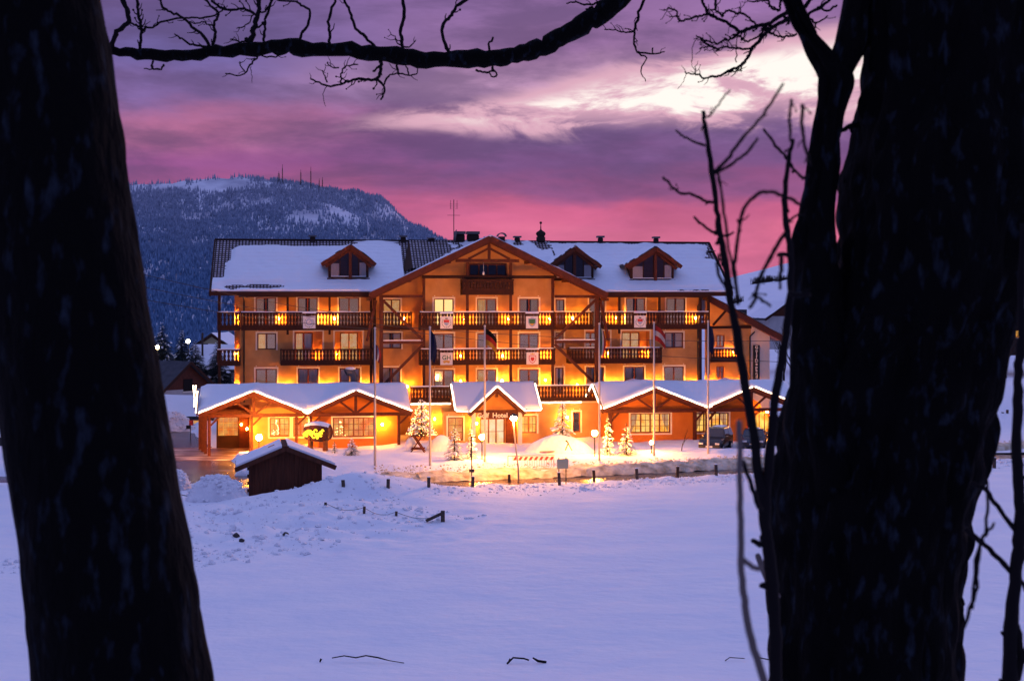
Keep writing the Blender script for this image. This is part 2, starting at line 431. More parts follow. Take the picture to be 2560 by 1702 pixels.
# ------------------------------------------------------------------ hotel frame (u along the front, v into depth)
TH = R(8.5); cT, sT = math.cos(TH), math.sin(TH)
HOx, HOy = (1225 - 1280) / F * 119.0, 119.0
def hw(u, v, z=0.0): return (HOx + u * cT - v * sT, HOy + u * sT + v * cT, z)
def hu(px, v):
    k = (px - 1280) / F
    return (k * (HOy + v * cT) - HOx + v * sT) / (cT - k * sT)
def hz(px, py, v):
    u = hu(px, v); return H - (py - HY) / F * (HOy + u * sT + v * cT)
def hroot(name, u, v, label, cat):
    o = thing(name, hw(u, v, 0), label, cat, rz=TH); OFF[o.name] = (u, v, 0.0); return o

# ------------------------------------------------------------------ terrain height
ROAD = [(-75, 97), (-40, 92.5), (-20, 89.5), (-13, 88.1), (-5.5, 88.6), (4, 91.4), (13.6, 95.0), (23, 99.4), (33.6, 104.5), (60, 118), (75, 126)]
DRIVE = [(-19, 89.5), (-21.5, 95), (-23.6, 101), (-26.5, 109), (-31, 122), (-36, 140)]
def pdist(x, y, P):
    d = np.full(np.shape(x), 1e9); side = np.zeros(np.shape(x))
    for (ax, ay), (bx, by) in zip(P[:-1], P[1:]):
        dx, dy = bx - ax, by - ay; L = dx * dx + dy * dy
        t = np.clip(((x - ax) * dx + (y - ay) * dy) / L, 0, 1)
        q = np.hypot(x - ax - t * dx, y - ay - t * dy)
        c = dx * (y - ay) - dy * (x - ax)
        side = np.where(q < d, c, side); d = np.minimum(d, q)
    return d, side
RW, DW = 2.3, 3.6
def bumpat(x, y, cx, cy, rx, ry, h, rot=0.0):
    c, s = math.cos(rot), math.sin(rot)
    a = ((x - cx) * c + (y - cy) * s) / rx; b_ = (-(x - cx) * s + (y - cy) * c) / ry
    return h * np.exp(-(a * a + b_ * b_))
def hgt(x, y):
    x = np.asarray(x, float); y = np.asarray(y, float)
    base = .34 + .16 * fbm(x / 14, y / 14, 3, 1) + .05 * fbm(x / 5.0, y / 2.2, 3, 4)
    # drift beside the shed and the trampled ground in front of it
    base = base + bumpat(x, y, -8.6, 82.2, 3.2, 2.2, .95) + bumpat(x, y, -5.8, 83.6, 2.4, 1.5, .45) + bumpat(x, y, -9.2, 80.4, 2.6, 1.7, .75) + bumpat(x, y, -12.4, 79.0, 2.6, 1.5, .30) + bumpat(x, y, -11, 77, 5, 3.5, .30)
    rough = bumpat(x, y, -11.5, 71.5, 8.5, 8.0, 1.0)
    base = base + rough * (.42 * fbm(x / 1.0, y / 1.3, 4, 9) + .25 * fbm(x / 3.0, y / 3.0, 2, 5))
    rough2 = np.exp(-((y - (85.0 + .34 * (x + 5.5))) / 3.2) ** 2) * ss(-8, 0, x)
    base = base + rough2 * .2 * fbm(x / .9, y / .9, 3, 11)
    # far side of the road: lumpy forecourt
    d, side = pdist(x, y, ROAD); far = side > 0
    base = base + np.where(far, .35 * ss(3, 6, d) * (.6 + fbm(x / 3.5, y / 3.5, 3, 21)), 0)
    d2, _ = pdist(x, y, DRIVE)
    w = np.minimum(d - RW, d2 - DW)
    z = -.12 + (base + .12) * ss(0., .9, w)
    # hillside under the camera
    # trodden floor under and before the left porch
    uu = (x - HOx) * cT + (y - HOy) * sT; vv = -(x - HOx) * sT + (y - HOy) * cT
    q = ss(-26.5, -25.3, uu) * ss(-18.3, -19.0, uu) * ss(-12.6, -11.8, vv) * ss(-2., -2.6, vv)
    z = z * (1 - q) - .1 * q
    hill = 9.55 - .262 * (np.maximum(y, 5) - 5)
    z = z + np.log1p(np.exp(np.clip((hill - z) * 2.2, -40, 40))) / 2.2
    return z
def gnd(px, py, dz=0.0):
    Y = np.arange(44., 170., .05); X = (px - 1280) / F * Y; Z = H - (py - HY) / F * Y
    hit = np.nonzero(Z <= hgt(X, Y) + dz)[0]
    k = hit[0] if len(hit) else len(Y) - 1
    return float(X[k]), float(Y[k]), float(hgt(X[k], Y[k]))
def ppm(Y): return F / Y

# ================================================================== ground
gx = np.concatenate([np.arange(-72, -28, 1.), np.arange(-28, 28, .25), np.arange(28, 72.1, 1.)]); gy = np.concatenate([np.arange(-14, 42, 1.), np.arange(42, 112, .3), np.arange(112, 150.1, .8)])
GX, GY = np.meshgrid(gx, gy, indexing='ij')
g = MB().grid(GX, GY, hgt(GX, GY)).build('snow_field', 'snow', smooth=True); structure(g)
def strip(name, P, w, z, m, step=1.2):
    pts = []
    for (ax, ay), (bx, by) in zip(P[:-1], P[1:]):
        n = max(2, int(math.hypot(bx - ax, by - ay) / step))
        pts += [(ax + (bx - ax) * k / n, ay + (by - ay) * k / n) for k in range(n)]
    pts.append(P[-1]); mb = MB(); L = len(pts)
    for k, (x, y) in enumerate(pts):
        a = pts[max(k - 1, 0)]; b_ = pts[min(k + 1, L - 1)]
        dx, dy = b_[0] - a[0], b_[1] - a[1]; l = math.hypot(dx, dy); nx, ny = -dy / l, dx / l
        mb.v += [(x - nx * w, y - ny * w, z), (x + nx * w, y + ny * w, z)]
        if k: mb.f.append((2 * k - 2, 2 * k - 1, 2 * k + 1, 2 * k)[::-1])
    return structure(mb.build(name, m))
strip('road', ROAD, RW + .5, 0.0, 'asphalt')
strip('driveway', DRIVE, DW + .5, 0.006, 'asphalt')
pf = MB(); pf.poly([hw(-26.4, -12.2, .012), hw(-18.2, -12.2, .012), hw(-18.2, -2.4, .012), hw(-26.4, -2.4, .012)]); structure(pf.build('forecourt', 'slush'))
pl = MB().box(-6000, 6000, -300, 6000, -47, -46).build('snow_plain', 'snow'); structure(pl)
A, B = np.meshgrid(np.concatenate([np.arange(-400, -80, 20.), np.arange(-80, 80, 4.), np.arange(80, 401, 20.)]), np.concatenate([np.arange(-60, -14, 8.), np.arange(-14, 148, 9.), np.arange(148, 420, 6.)]), indexing='ij')
structure(MB().grid(A, B, -1.1 - 46 * ss(215, 400, B) - 46 * ss(150, 380, np.abs(A)) + .6 * fbm(A / 20, B / 20, 3, 15) * ss(150, 170, B)).build('valley_shoulder', 'snow', smooth=True))

# dirty bank thrown up by the snow plough along the far side of the road
def snow_bank(name, P, off, hgt_, wid, label, t0, t1, seed, m='dirty_snow'):
    pts = []
    for (ax, ay), (bx, by) in zip(P[:-1], P[1:]):
        n = max(2, int(math.hypot(bx - ax, by - ay) / .3))
        pts += [(ax + (bx - ax) * k / n, ay + (by - ay) * k / n) for k in range(n)]
    pts = np.array([p for p in pts if t0 <= p[0] <= t1]); d = np.gradient(pts, axis=0); d /= np.linalg.norm(d, axis=1)[:, None]
    nrm = np.stack([-d[:, 1], d[:, 0]], 1); ws = np.linspace(0, 1, 15)
    prof = np.interp(ws, [0, .06, .16, .30, .45, .65, .85, 1], [-.2, .25, .62, .9, 1., .85, .4, -.3])
    X = pts[:, 0:1] + nrm[:, 0:1] * (off + ws * wid); Y = pts[:, 1:2] + nrm[:, 1:2] * (off + ws * wid)
    lump = 1 + .7 * fbm(X / 2.2, Y / 2.2, 3, seed); ends = (ss(0, 4, np.arange(len(pts))) * ss(0, 4, np.arange(len(pts))[::-1]))[:, None]
    Z = (prof[None, :] * hgt_ * lump) * ends + .16 * fbm(X / .5, Y / .5, 3, seed + 3) * ends + .1 - .35 * (1 - ends)
    X = X + .15 * fbm(X / .7, Y / .7, 2, seed + 5); Y = Y + .2 * fbm(X / .6, Y / .6, 2, seed + 6)
    return tag(MB().grid(X, Y, Z).build(name, m, smooth=True), label, 'snow bank')
snow_bank('snow_bank', ROAD, RW - .1, .44, 2.9, 'long dirty brown snow bank along the far side of the road', -9.5, 46, 31)
snow_bank('snow_bank', [(-44, 88), (-24, 84.6), (-17.4, 85.6)], -.3, .45, 1.6, 'low ragged snow bank left of the shed beside the wet road', -40, -17, 47, 'rough_snow')

# ------------------------------------------------------------------ mountain with wood
SK = np.array([(-900, 560), (-400, 520), (0, 480), (330, 463), (450, 456), (540, 450), (600, 446), (660, 449), (720, 453), (790, 461), (850, 480), (900, 490), (950, 503), (1010, 543), (1060, 574), (1110, 603), (1200, 646), (1350, 694), (1500, 722), (1700, 738), (2000, 748)], float)
YR = 2800.0
def mtn(x, y):
    px = 1280 + x / YR * F
    zr = 11.4 + (760 - np.interp(px, SK[:, 0], SK[:, 1])) / F * YR
    t = np.clip((y - 1100) / (YR - 1100), 0, 1.0)
    f = np.where(y < YR, t ** 1.15 * (1.0 - .12 * np.sin(t * PI)), 1 - .35 * ss(0, 1, (y - YR) / 700))
    n = fbm(x / 260, y / 300, 4, 61) * 75 * np.sin(np.clip(t, 0, 1) * PI) + fbm(x / 45 + y / 160, y / 120, 3, 71) * 16 * ss(.1, .5, t)
    return (zr + 47) * f + n * ss(0, .3, t) - 47
mx_ = np.arange(-1900, 700, 22.); my_ = np.arange(1080, 3500, 22.)
MX, MY = np.meshgrid(mx_, my_, indexing='ij')
mat('mountain_snow', (.72, .72, .78), .9, .1, alt=(.40, .40, .48), nscale=.012, bump=2.0, bscale=.05, ramp_pos=(.42, .62), detail=8)
structure(MB().grid(MX, MY, mtn(MX, MY)).build('mountain', 'mountain_snow', smooth=True))
# snow-dusted wood on its flank: far too many trees to count
m = bpy.data.materials.new('far_wood_hazy'); m.use_nodes = True; MAT['far_wood_hazy'] = m
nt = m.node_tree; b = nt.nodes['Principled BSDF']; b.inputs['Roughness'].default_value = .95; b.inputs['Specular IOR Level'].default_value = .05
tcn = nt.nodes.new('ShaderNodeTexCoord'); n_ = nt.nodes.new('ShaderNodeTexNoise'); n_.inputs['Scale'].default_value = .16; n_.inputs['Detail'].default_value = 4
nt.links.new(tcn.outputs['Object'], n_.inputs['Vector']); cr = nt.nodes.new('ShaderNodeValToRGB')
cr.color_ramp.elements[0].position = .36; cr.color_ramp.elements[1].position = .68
cr.color_ramp.elements[0].color = (.065, .135, .245, 1); cr.color_ramp.elements[1].color = (.235, .39, .60, 1)  # blue of distance haze is put into the tree colours
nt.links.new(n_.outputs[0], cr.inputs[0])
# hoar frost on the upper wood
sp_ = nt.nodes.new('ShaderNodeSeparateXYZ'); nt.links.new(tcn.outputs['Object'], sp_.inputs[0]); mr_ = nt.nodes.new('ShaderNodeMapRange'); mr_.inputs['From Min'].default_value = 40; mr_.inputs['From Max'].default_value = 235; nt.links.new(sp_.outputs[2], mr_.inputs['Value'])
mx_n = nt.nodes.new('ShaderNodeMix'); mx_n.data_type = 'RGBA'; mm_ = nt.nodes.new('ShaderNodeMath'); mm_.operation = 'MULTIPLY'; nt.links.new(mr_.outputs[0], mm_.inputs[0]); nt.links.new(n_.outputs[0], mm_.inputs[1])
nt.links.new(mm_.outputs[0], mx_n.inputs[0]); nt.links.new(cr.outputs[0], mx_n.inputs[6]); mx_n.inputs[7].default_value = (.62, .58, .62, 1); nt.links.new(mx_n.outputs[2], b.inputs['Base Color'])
rng = np.random.default_rng(5)
N = 110000
yy = 1110 + (2830 - 1110) * rng.random(N) ** .8; kk = (-1010 + rng.random(N) * 1500 )
xx = kk / F * yy + rng.normal(0, 5, N)
px = 1280 + xx / yy * F
zz = mtn(xx, yy); py = HY - (zz - H) / yy * F
dens = .80 + 1.7 * fbm(xx / 70, yy / 130, 4, 81)
dens -= .75 * np.exp(-(((px - 640) / 110) ** 2 + ((py - 505) / 18) ** 2))            # clearing
dens -= .72 * np.exp(-(((px - 420) / 300) ** 2 + ((py - 464) / 14) ** 2))              # bare snowy brow
dens -= .8 * np.exp(-(((px - 600) / 90) ** 2 + ((py - 462) / 18) ** 2))
dens -= .3 * np.exp(-(((px - 850) / 120) ** 2 + ((py - 515) / 45) ** 2))
dens += 1.1 * ss(535, 600, py)
keep = (rng.random(N) < dens) & (px < 1330)
xx, yy, zz = xx[keep], yy[keep], zz[keep]
hh = 4.5 + 6 * rng.random(len(xx)); rr = hh * (.17 + .08 * rng.random(len(xx)))
mb = MB(); a0 = rng.random(len(xx)) * 6.28
V = np.zeros((len(xx), 5, 3))
for q in range(4):
    V[:, q, 0] = xx + rr * np.cos(a0 + q * PI / 2); V[:, q, 1] = yy + rr * np.sin(a0 + q * PI / 2); V[:, q, 2] = zz - 1
V[:, 4, 0] = xx; V[:, 4, 1] = yy; V[:, 4, 2] = zz + hh
mb.v = V.reshape(-1, 3).tolist(); idx = np.arange(len(xx))[:, None] * 5
mb.f = np.concatenate([np.concatenate([idx + q, idx + (q + 1) % 4, idx + 4], 1) for q in range(4)]).tolist()
w_ = mb.build('mountain_forest', 'far_wood_hazy'); stuff(w_); w_['label'] = 'snow dusted conifer wood covering the mountainside'
# radio masts on the summit
mp_ = [(697, 452, 428, 5, 'broad lattice'), (706, 453, 411, 2, 'tallest thin'), (752, 457, 424, 2.5, 'thin'), (777, 460, 417, 2.5, 'tall thin'), (798, 466, 446, 2, 'short'), (806, 468, 443, 2, 'short')]
ml = ['broad lattice radio mast, leftmost on the mountain summit', 'tallest thin radio mast beside the broad lattice mast', 'thin radio mast in the middle of the summit row', 'tall slender radio mast right of the summit middle', 'short radio mast, second from right on the ridge', 'short radio mast, rightmost on the ridge']
for (px_, pb, pt, wpx, _), lb in zip(mp_, ml):
    Yq = YR - 20; x = (px_ - 1280) / F * Yq; zb = float(mtn(np.array([x]), np.array([Yq]))[0]) - 1; zt = H - (pt - HY) / F * Yq
    o = thing('radio_mast', (x, Yq, zb), lb, 'mast', 'radio masts on the summit'); hgt_m = zt - zb; wm = wpx / F * Yq * .5
    mb = MB()
    for sx_ in (-1, 1):
        for sy_ in (-1, 1): mb.bar((sx_ * wm, sy_ * wm, 0), (sx_ * wm * .55, sy_ * wm * .55, hgt_m * .8), .55, .55)
    nb = 9
    for k in range(nb):
        z0, z1 = hgt_m * .8 * k / nb, hgt_m * .8 * (k + 1) / nb; w0 = wm * (1 - .45 * k / nb); w1 = wm * (1 - .45 * (k + 1) / nb); sg = 1 if k % 2 else -1
        mb.bar((-w0 * sg, -w0, z0), (w1 * sg, -w1, z1), .4, .4)
    mb.build('lattice', 'metal_dark', o)
    MB().tube([(0, 0, hgt_m * .78), (0, 0, hgt_m)], [.5, .3], 6).build('aerial', 'metal_dark', o)
    if wpx > 3:
        d_ = MB()
        for k in range(4): d_.lathe((0, -wm - 1.0, hgt_m * (.3 + .16 * k)), [(.1, -.2), (2.2, 0), (.1, .2)], 8)
        d_.build('drum_aerial', 'metal_dark', o)

# ------------------------------------------------------------------ snowy hill behind the annex
HK = np.array([(1500, 758), (1700, 735), (1790, 712), (1850, 694), (1900, 684), (1960, 668), (2050, 645), (2200, 612), (2400, 575), (2560, 560), (2900, 540)], float)
def hillz(x, y):
    px = 1280 + x / 520. * F
    zr = H + (760 - np.interp(px, HK[:, 0], HK[:, 1])) / F * 520
    t = np.clip((y - 165) / 355, 0, 1)
    return -1.5 + (zr + 1.5) * t ** .9 * np.where(y > 520, 1 - .3 * ss(520, 900, y), 1) + ss(0, .3, t) * 1.5 * fbm(x / 30, y / 40, 3, 91)
hx = np.arange(20, 330, 4.); hy = np.arange(160, 800, 5.)
HX, HYY = np.meshgrid(hx, hy, indexing='ij')
structure(MB().grid(HX, HYY, hillz(HX, HYY)).build('snowy_hill', 'snow', smooth=True))
def hillpoint(px, py):
    Y = np.arange(166., 640., .5); X = (px - 1280) / F * Y; Z = H - (py - HY) / F * Y
    hit = np.nonzero(Z <= hillz(X, Y))[0]; k = hit[0] if len(hit) else 500
    return float(X[k]), float(Y[k]), float(hillz(X[k], Y[k]))

# ================================================================== hotel building pieces
def holed(mb, u0, u1, z0, z1, v, holes, depth=.3):
    us = sorted({u0, u1, *[h[0] for h in holes], *[h[1] for h in holes]}); zs = sorted({z0, z1, *[h[2] for h in holes], *[h[3] for h in holes]})
    us = [u for u in us if u0 <= u <= u1]; zs = [z for z in zs if z0 <= z <= z1]
    for a, b_ in zip(us[:-1], us[1:]):
        for c, d in zip(zs[:-1], zs[1:]):
            m_, n_ = (a + b_) / 2, (c + d) / 2
            if any(h[0] < m_ < h[1] and h[2] < n_ < h[3] for h in holes): continue
            mb.poly([(a, v, c), (b_, v, c), (b_, v, d), (a, v, d)])
    for h in holes:
        a, b_, c, d = h[:4]; w = v + (h[4] if len(h) > 4 else depth)
        mb.poly([(a, v, c), (a, v, d), (a, w, d), (a, w, c)]); mb.poly([(b_, v, c), (b_, w, c), (b_, w, d), (b_, v, d)])
        mb.poly([(a, v, c), (a, w, c), (b_, w, c), (b_, v, c)]); mb.poly([(a, v, d), (b_, v, d), (b_, w, d), (a, w, d)])
    return mb
def corr(mb, u0, u1, z0, z1, v, amp=.025, wl=.13):
    n = max(4, int((u1 - u0) / wl * 4)); p = random.random() * 6
    us = [u0 + (u1 - u0) * k / n for k in range(n + 1)]
    vs = [v + amp * math.sin(2 * PI * (u - u0) / wl + p) for u in us]
    for k in range(n): mb.poly([(us[k], vs[k], z0), (us[k + 1], vs[k + 1], z0), (us[k + 1], vs[k + 1], z1), (us[k], vs[k], z1)])
    return mb
def window(par, u0, u1, z0, z1, v, leaves=2, rows=1, cols=1, mode='curtain', fm='window_frame', surround=True, depth=.3, gap=None):
    """frame set into the opening, each pane an object of its own, curtain or lit room behind"""
    t = .09; mb = MB(); y0, y1 = v + .06, v + .15
    mb.box(u0, u0 + t, y0, y1, z0, z1); mb.box(u1 - t, u1, y0, y1, z0, z1); mb.box(u0 + t, u1 - t, y0, y1, z0, z0 + t); mb.box(u0 + t, u1 - t, y0, y1, z1 - t, z1)
    w = (u1 - u0 - 2 * t) / leaves; mu = .035
    for k in range(1, leaves): mb.box(u0 + t + w * k - .055, u0 + t + w * k + .055, y0, y1, z0 + t, z1 - t)
    panes = []
    for k in range(leaves):
        a = u0 + t + w * k + (.055 if k else 0); b_ = u0 + t + w * (k + 1) - (.055 if k < leaves - 1 else 0)
        cw = (b_ - a) / cols; rh = (z1 - z0 - 2 * t) / rows
        for q in range(1, cols): mb.box(a + cw * q - mu / 2, a + cw * q + mu / 2, y0 + .02, y1 - .02, z0 + t, z1 - t)
        for q in range(1, rows): mb.box(a, b_, y0 + .022, y1 - .022, z0 + t + rh * q - mu / 2, z0 + t + rh * q + mu / 2)
        for i in range(cols):
            for j in range(rows): panes.append((a + cw * i + mu / 2, a + cw * (i + 1) - mu / 2, z0 + t + rh * j + mu / 2, z0 + t + rh * (j + 1) - mu / 2))
    wo_ = mb.build('window', fm, par)
    a, b_, c, d = panes[0]; key = ('pane', round(b_ - a, 3), round(d - c, 3))
    pm = SHARE.get(key)
    if pm is None:
        pm = SHARE[key] = MB().box(-(b_ - a) / 2, (b_ - a) / 2, -.005, .005, -(d - c) / 2, (d - c) / 2).mesh('pane', 'glass')
    of = off_of(par)
    for a, b_, c, d in panes: link('pane', pm, wo_, ((a + b_) / 2 - of[0], v + .10 - of[1], (c + d) / 2 - of[2]))
    vb = v + depth - .012
    if mode == 'curtain' or mode == 'half':
        g_ = (u1 - u0) * (gap if gap is not None else random.choice((.02, .05, .08, .22))); m_ = (u0 + u1) / 2
        cb = corr(MB(), u0, m_ - g_ / 2, z0, z1, v + .21); corr(cb, m_ + g_ / 2, u1, z0, z1, v + .21); cb.build('curtain', random.choice(('curtain', 'curtain_glow', 'curtain_cream', 'curtain_glow', 'curtain_glow')), wo_)
        MB().box(u0 - .02, u1 + .02, vb, vb + .03, z0 - .02, z1 + .02).build('dark_room', 'room_dark', wo_)
        if mode == 'half': corr(MB(), u0 + .1, m_ - .12, z0, z1, v + .18).build('lit_drape', 'lit_curtain', wo_)
    elif mode == 'lit_curtain': corr(MB(), u0, u1, z0, z1, v + .21).build('lit_drape', 'lit_curtain', wo_)
    elif mode == 'bright': corr(MB(), u0, u1, z0, z1, v + .21).build('lit_drape', 'lit_curtain_bright', wo_)
    elif mode == 'dark': MB().box(u0 - .02, u1 + .02, vb, vb + .03, z0 - .02, z1 + .02).build('dark_room', 'room_dark', wo_)
    else:
        MB().box(u0 - .02, u1 + .02, vb, vb + .03, z0 - .02, z1 + .02).build('lit_room', mode, wo_)
    if surround:
        s_ = .13; mb = MB(); f0, f1 = v - .018, v + .01
        mb.box(u0 - s_, u0, f0, f1, z0 - .05, z1 + s_); mb.box(u1, u1 + s_, f0, f1, z0 - .05, z1 + s_); mb.box(u0, u1, f0, f1, z1, z1 + s_)
        for uu in (u0 + .05, u1 - .05): mb.ico((uu, v - .02, z1 + s_ + .09), .045, 0)
        mb.build('surround', 'trim_cream', wo_)
    return wo_
SHARE = {}
LAMPR = random.Random(21)
def baluster_mesh(h):
    k = ('bal', round(h, 2))
    if k not in SHARE:
        pr = [(.112, 0), (.112, .10), (.055, .22), (.10, .36), (.10, .52), (.048, .68), (.112, .82), (.112, 1)]
        pts = [(x, 0, y * h) for x, y in pr] + [(-x, 0, y * h) for x, y in pr[::-1]]
        SHARE[k] = MB().prism(pts, (0, .035, 0)).mesh('baluster', 'wood_balcony')
    return SHARE[k]
def balcony(par, u0, u1, v, z0, z1, back=0.0, snow=True, sides=(1, 1), step=.262, skirt=.42, closed=False, snow_gap=()):
    mb = MB()
    mb.box(u0, u1, v + .06, back - .004, z0 + .05, z0 + .2)                       # floor
    mb.box(u0, u1, v, v + .06, z0, z0 + skirt)                                    # skirt board
    mb.box(u0 - .05, u1 + .05, v - .05, v + .02, z0 + skirt * .42, z0 + skirt * .52)
    mb.box(u0 - .04, u1 + .04, v - .04, v + .10, z1 - .11, z1)                    # hand rail
    for uu, on in ((u0, sides[0]), (u1, sides[1])):
        s_ = 1 if uu == u0 else -1
        mb.box(min(uu, uu + s_ * .1), max(uu, uu + s_ * .1), v + .005, v + .105, z0, z1 - .11)
        if on:
            mb.box(min(uu, uu + s_ * .05), max(uu, uu + s_ * .05), v + .105, back - .004, z0, z0 + skirt); mb.box(min(uu, uu + s_ * .08), max(uu, uu + s_ * .08), v + .105, back - .004, z1 - .1, z1 - .005)
    bo = mb.build('balcony', 'wood_balcony', par)
    hb = z1 - .11 - (z0 + skirt) + .004; of = off_of(par)
    n = int((u1 - u0 - .24) / step); st = (u1 - u0 - .24) / n
    bm_ = baluster_mesh(hb)
    for k in range(n):
        o = link('baluster', bm_, bo, (u0 + .12 + st * (k + .5) - of[0], v + .012 - of[1], z0 + skirt - .002 - of[2]))
        if closed: o.scale.x = 1.16
    for uu, on in ((u0, sides[0]), (u1, sides[1])):
        if on:
            L = back - v; k2 = int(L / step); s_ = 1 if uu == u0 else -1
            for k in range(1, k2):
                o = link('baluster', bm_, bo, (uu + s_ * .02 - of[0], v + L * k / k2 - of[1], z0 + skirt - .002 - of[2])); o.rotation_euler = (0, 0, PI / 2)
    if snow:
        us = np.arange(u0, u1, .22); X = np.stack([us, us, us, us]); Y = np.stack([us * 0 + v - .05, us * 0 + v - .03, us * 0 + v + .09, us * 0 + v + .11])
        tt = .05 + .05 * fbm(us / .8, us * 0 + v, 2, 13); Z = np.stack([us * 0 + z1 - .02, z1 + tt, z1 + tt, us * 0 + z1 - .02])
        MB().grid(X, Y, Z).build('rail_snow', 'roof_snow', bo)
    return bo
def wall_lamp(par, u, v, z, m=None, r=.075):
    m = m or LAMPR.choice(('bulb_wall', 'bulb_wall', 'bulb_wall_dim', 'bulb_wall_bright'))
    o = MB().box(u - .05, u + .05, v - .06, v - .003, z + .05, z + .17).bar((u, v - .04, z + .15), (u, v - .5, z + .13), .03, .03).box(u - .06, u + .06, v - .56, v - .44, z + .095, z + .12).build('wall_lamp', 'metal_dark', par)
    MB().ico((u, v - .5, z), r, 1, 1.2).build('bulb', m, o, smooth=True)
    return o
def beam(par, name, a, b_, w, h, m='wood_dark', up=(0, 0, 1)):
    return MB().bar(a, b_, w, h, up).build(name, m, par)
def slab(mb, pts, t):       # roof plane: top polygon pushed down by t
    return mb.prism(pts, (0, 0, -t))
def plaque(par, u, v, z, s, kind):
    p = MB().box(u - s / 2, u + s / 2, v - .04, v, z - s / 2, z + s / 2).build('plaque', 'plaque_white', par)
    y = v - .05
    def shield(sc_, m, y_, z0=0., part=None):
        pts = [(-.5, .5), (.5, .5), (.5, -.05), (.3, -.4), (0, -.6), (-.3, -.4), (-.5, -.05)]
        if part == 'top': pts = [(-.5, .5), (.5, .5), (.5, .02), (-.5, .02)]
        MB().prism([(u + a * sc_, y_, z + z0 + b_ * sc_) for a, b_ in pts], (0, .008, 0)).build('shield', m, p)
    def wreath(r, m):
        mb = MB()
        for sg in (-1, 1):
            for k in range(7):
                a = R(-85 + 20 * k); cx, cz = u + sg * r * math.cos(a), z - .04 + r * math.sin(a)
                mb.prism([(cx - .05, y, cz), (cx, y, cz - .03), (cx + .05, y, cz), (cx, y, cz + .045)], (0, .008, 0))
        mb.build('wreath', m, p)
    if kind == 'ring':
        mb = MB()
        for k in range(20):
            a0, a1 = 2 * PI * k / 20, 2 * PI * (k + 1) / 20
            mb.poly([(u + .2 * math.cos(a0), y, z + .2 * math.sin(a0)), (u + .2 * math.cos(a1), y, z + .2 * math.sin(a1)), (u + .27 * math.cos(a1), y, z + .27 * math.sin(a1)), (u + .27 * math.cos(a0), y, z + .27 * math.sin(a0))])
        mb.build('ring', 'paint_lightblue', p); MB().bar((u, y, z), (u + .1, y, z + .13), .02, .03, (0, 1, 0)).bar((u - .25, y, z + .36), (u + .12, y, z + .38), .02, .06, (0, 1, 0)).build('mark', 'paint_blue', p); wreath(.36, 'paint_green')
    elif kind == 'crest':
        shield(.44, 'paint_lightblue', y); shield(.44, 'paint_red', y - .01, part='top'); wreath(.36, 'paint_green')
        MB().box(u - .1, u + .1, y - .012, y, z + .28, z + .36).build('crown', 'paint_black', p)
    elif kind == 'crestgreen':
        shield(.66, 'paint_lightblue', y); shield(.5, 'paint_green', y - .01, .02); MB().prism([(u + a, y - .02, z + b_) for a, b_ in ((-.24, -.1), (.24, -.1), (0, -.28))], (0, .006, 0)).build('field', 'paint_gold', p)
        MB().box(u - .12, u + .12, y - .012, y, z + .36, z + .42).build('crown', 'paint_lightblue', p)
    elif kind == 'crestred':
        shield(.60, 'paint_red', y, -.06); shield(.5, 'plaque_white', y - .01, -.06); shield(.3, 'paint_red', y - .02, -.06)
        MB().prism([(u + a, y, z + b_) for a, b_ in ((-.15, .30), (-.2, .42), (-.07, .36), (0, .46), (.07, .36), (.2, .42), (.15, .30))], (0, .008, 0)).build('crown', 'paint_gold', p)
    elif kind == 'GH':
        me = text_mesh('GH', .50, .012); me.materials.append(MAT['paint_green']); of = off_of(par); link('lettering', me, p, (u - of[0], y - of[1], z + .08 - of[2]))
        MB().prism([(u + a, y - .012, z + b_) for a, b_ in ((-.3, -.18), (0, -.12), (.3, -.18), (.22, -.36), (0, -.28), (-.22, -.36))], (0, .008, 0)).build('ribbon', 'paint_gold', p)
        MB().bar((u - .36, y, z + .30), (u, y, z + .42), .012, .05, (0, 1, 0)).bar((u, y, z + .42), (u + .36, y, z + .30), .012, .05, (0, 1, 0)).build('arch', 'paint_green', p)
    MB().box(u - s / 2 - .04, u + s / 2 + .04, v - .14, v + .06, z + s / 2 + .22, z + s / 2 + .34).build('snow_cap', 'roof_snow', p)
    return p

# ================================================================== main hotel block
ZA, ZB, ZC = 3.6, 6.45, 9.28
BC = (9.27, 10.76); BB = (6.43, 7.76)
hotel = hroot('hotel', 0, 5, 'large four storey alpine hotel with carved timber balconies and snow covered roof', 'hotel')
UL, UR = hu(599, 0), hu(1752, 0)
U = lambda p, v=0: hu(p, v)
CW = -1.3                                        # front of the projecting middle block
CL, CR = hu(1058, CW), hu(1384, CW)
holes = []; wins = []
def addw(p0, p1, z0, z1, v=0., **k):
    a, b_ = hu(p0, v), hu(p1, v); wins.append((a, b_, z0, z1, v, k)); return (a, b_, z0, z1)
HL = []
# left wing: top floor, middle floor, lower floor
for a, b_ in ((639, 690), (744, 794), (847, 898)): HL.append(addw(a, b_, ZC + .12, 11.93))
HL.append(addw(643, 690, 7.68, 9.02, mode='half'))
alc = [(hu(736, 0), hu(806, 0), ZB + .1, 9.16, 1.2), (hu(837, 0), hu(906, 0), ZB + .1, 9.16, 1.2)]
for a, b_ in ((639, 692), (745, 796), (849, 900)): HL.append(addw(a, b_, ZA + .2, 6.12))
# side bay left of the middle block
HL.append(addw(957, 1001, ZC + .12, 11.8, mode='lit_curtain')); HL.append(addw(955, 1003, 7.72, 9.02)); HL.append(addw(955, 1001, ZA + .6, 6.15))
# side bay right
HL.append(addw(1389, 1411, ZC + .12, 11.8, leaves=1)); HL.append(addw(1389, 1409, 7.70, 9.0, leaves=1)); HL.append(addw(1388, 1409, ZA + .2, 6.05, leaves=1))
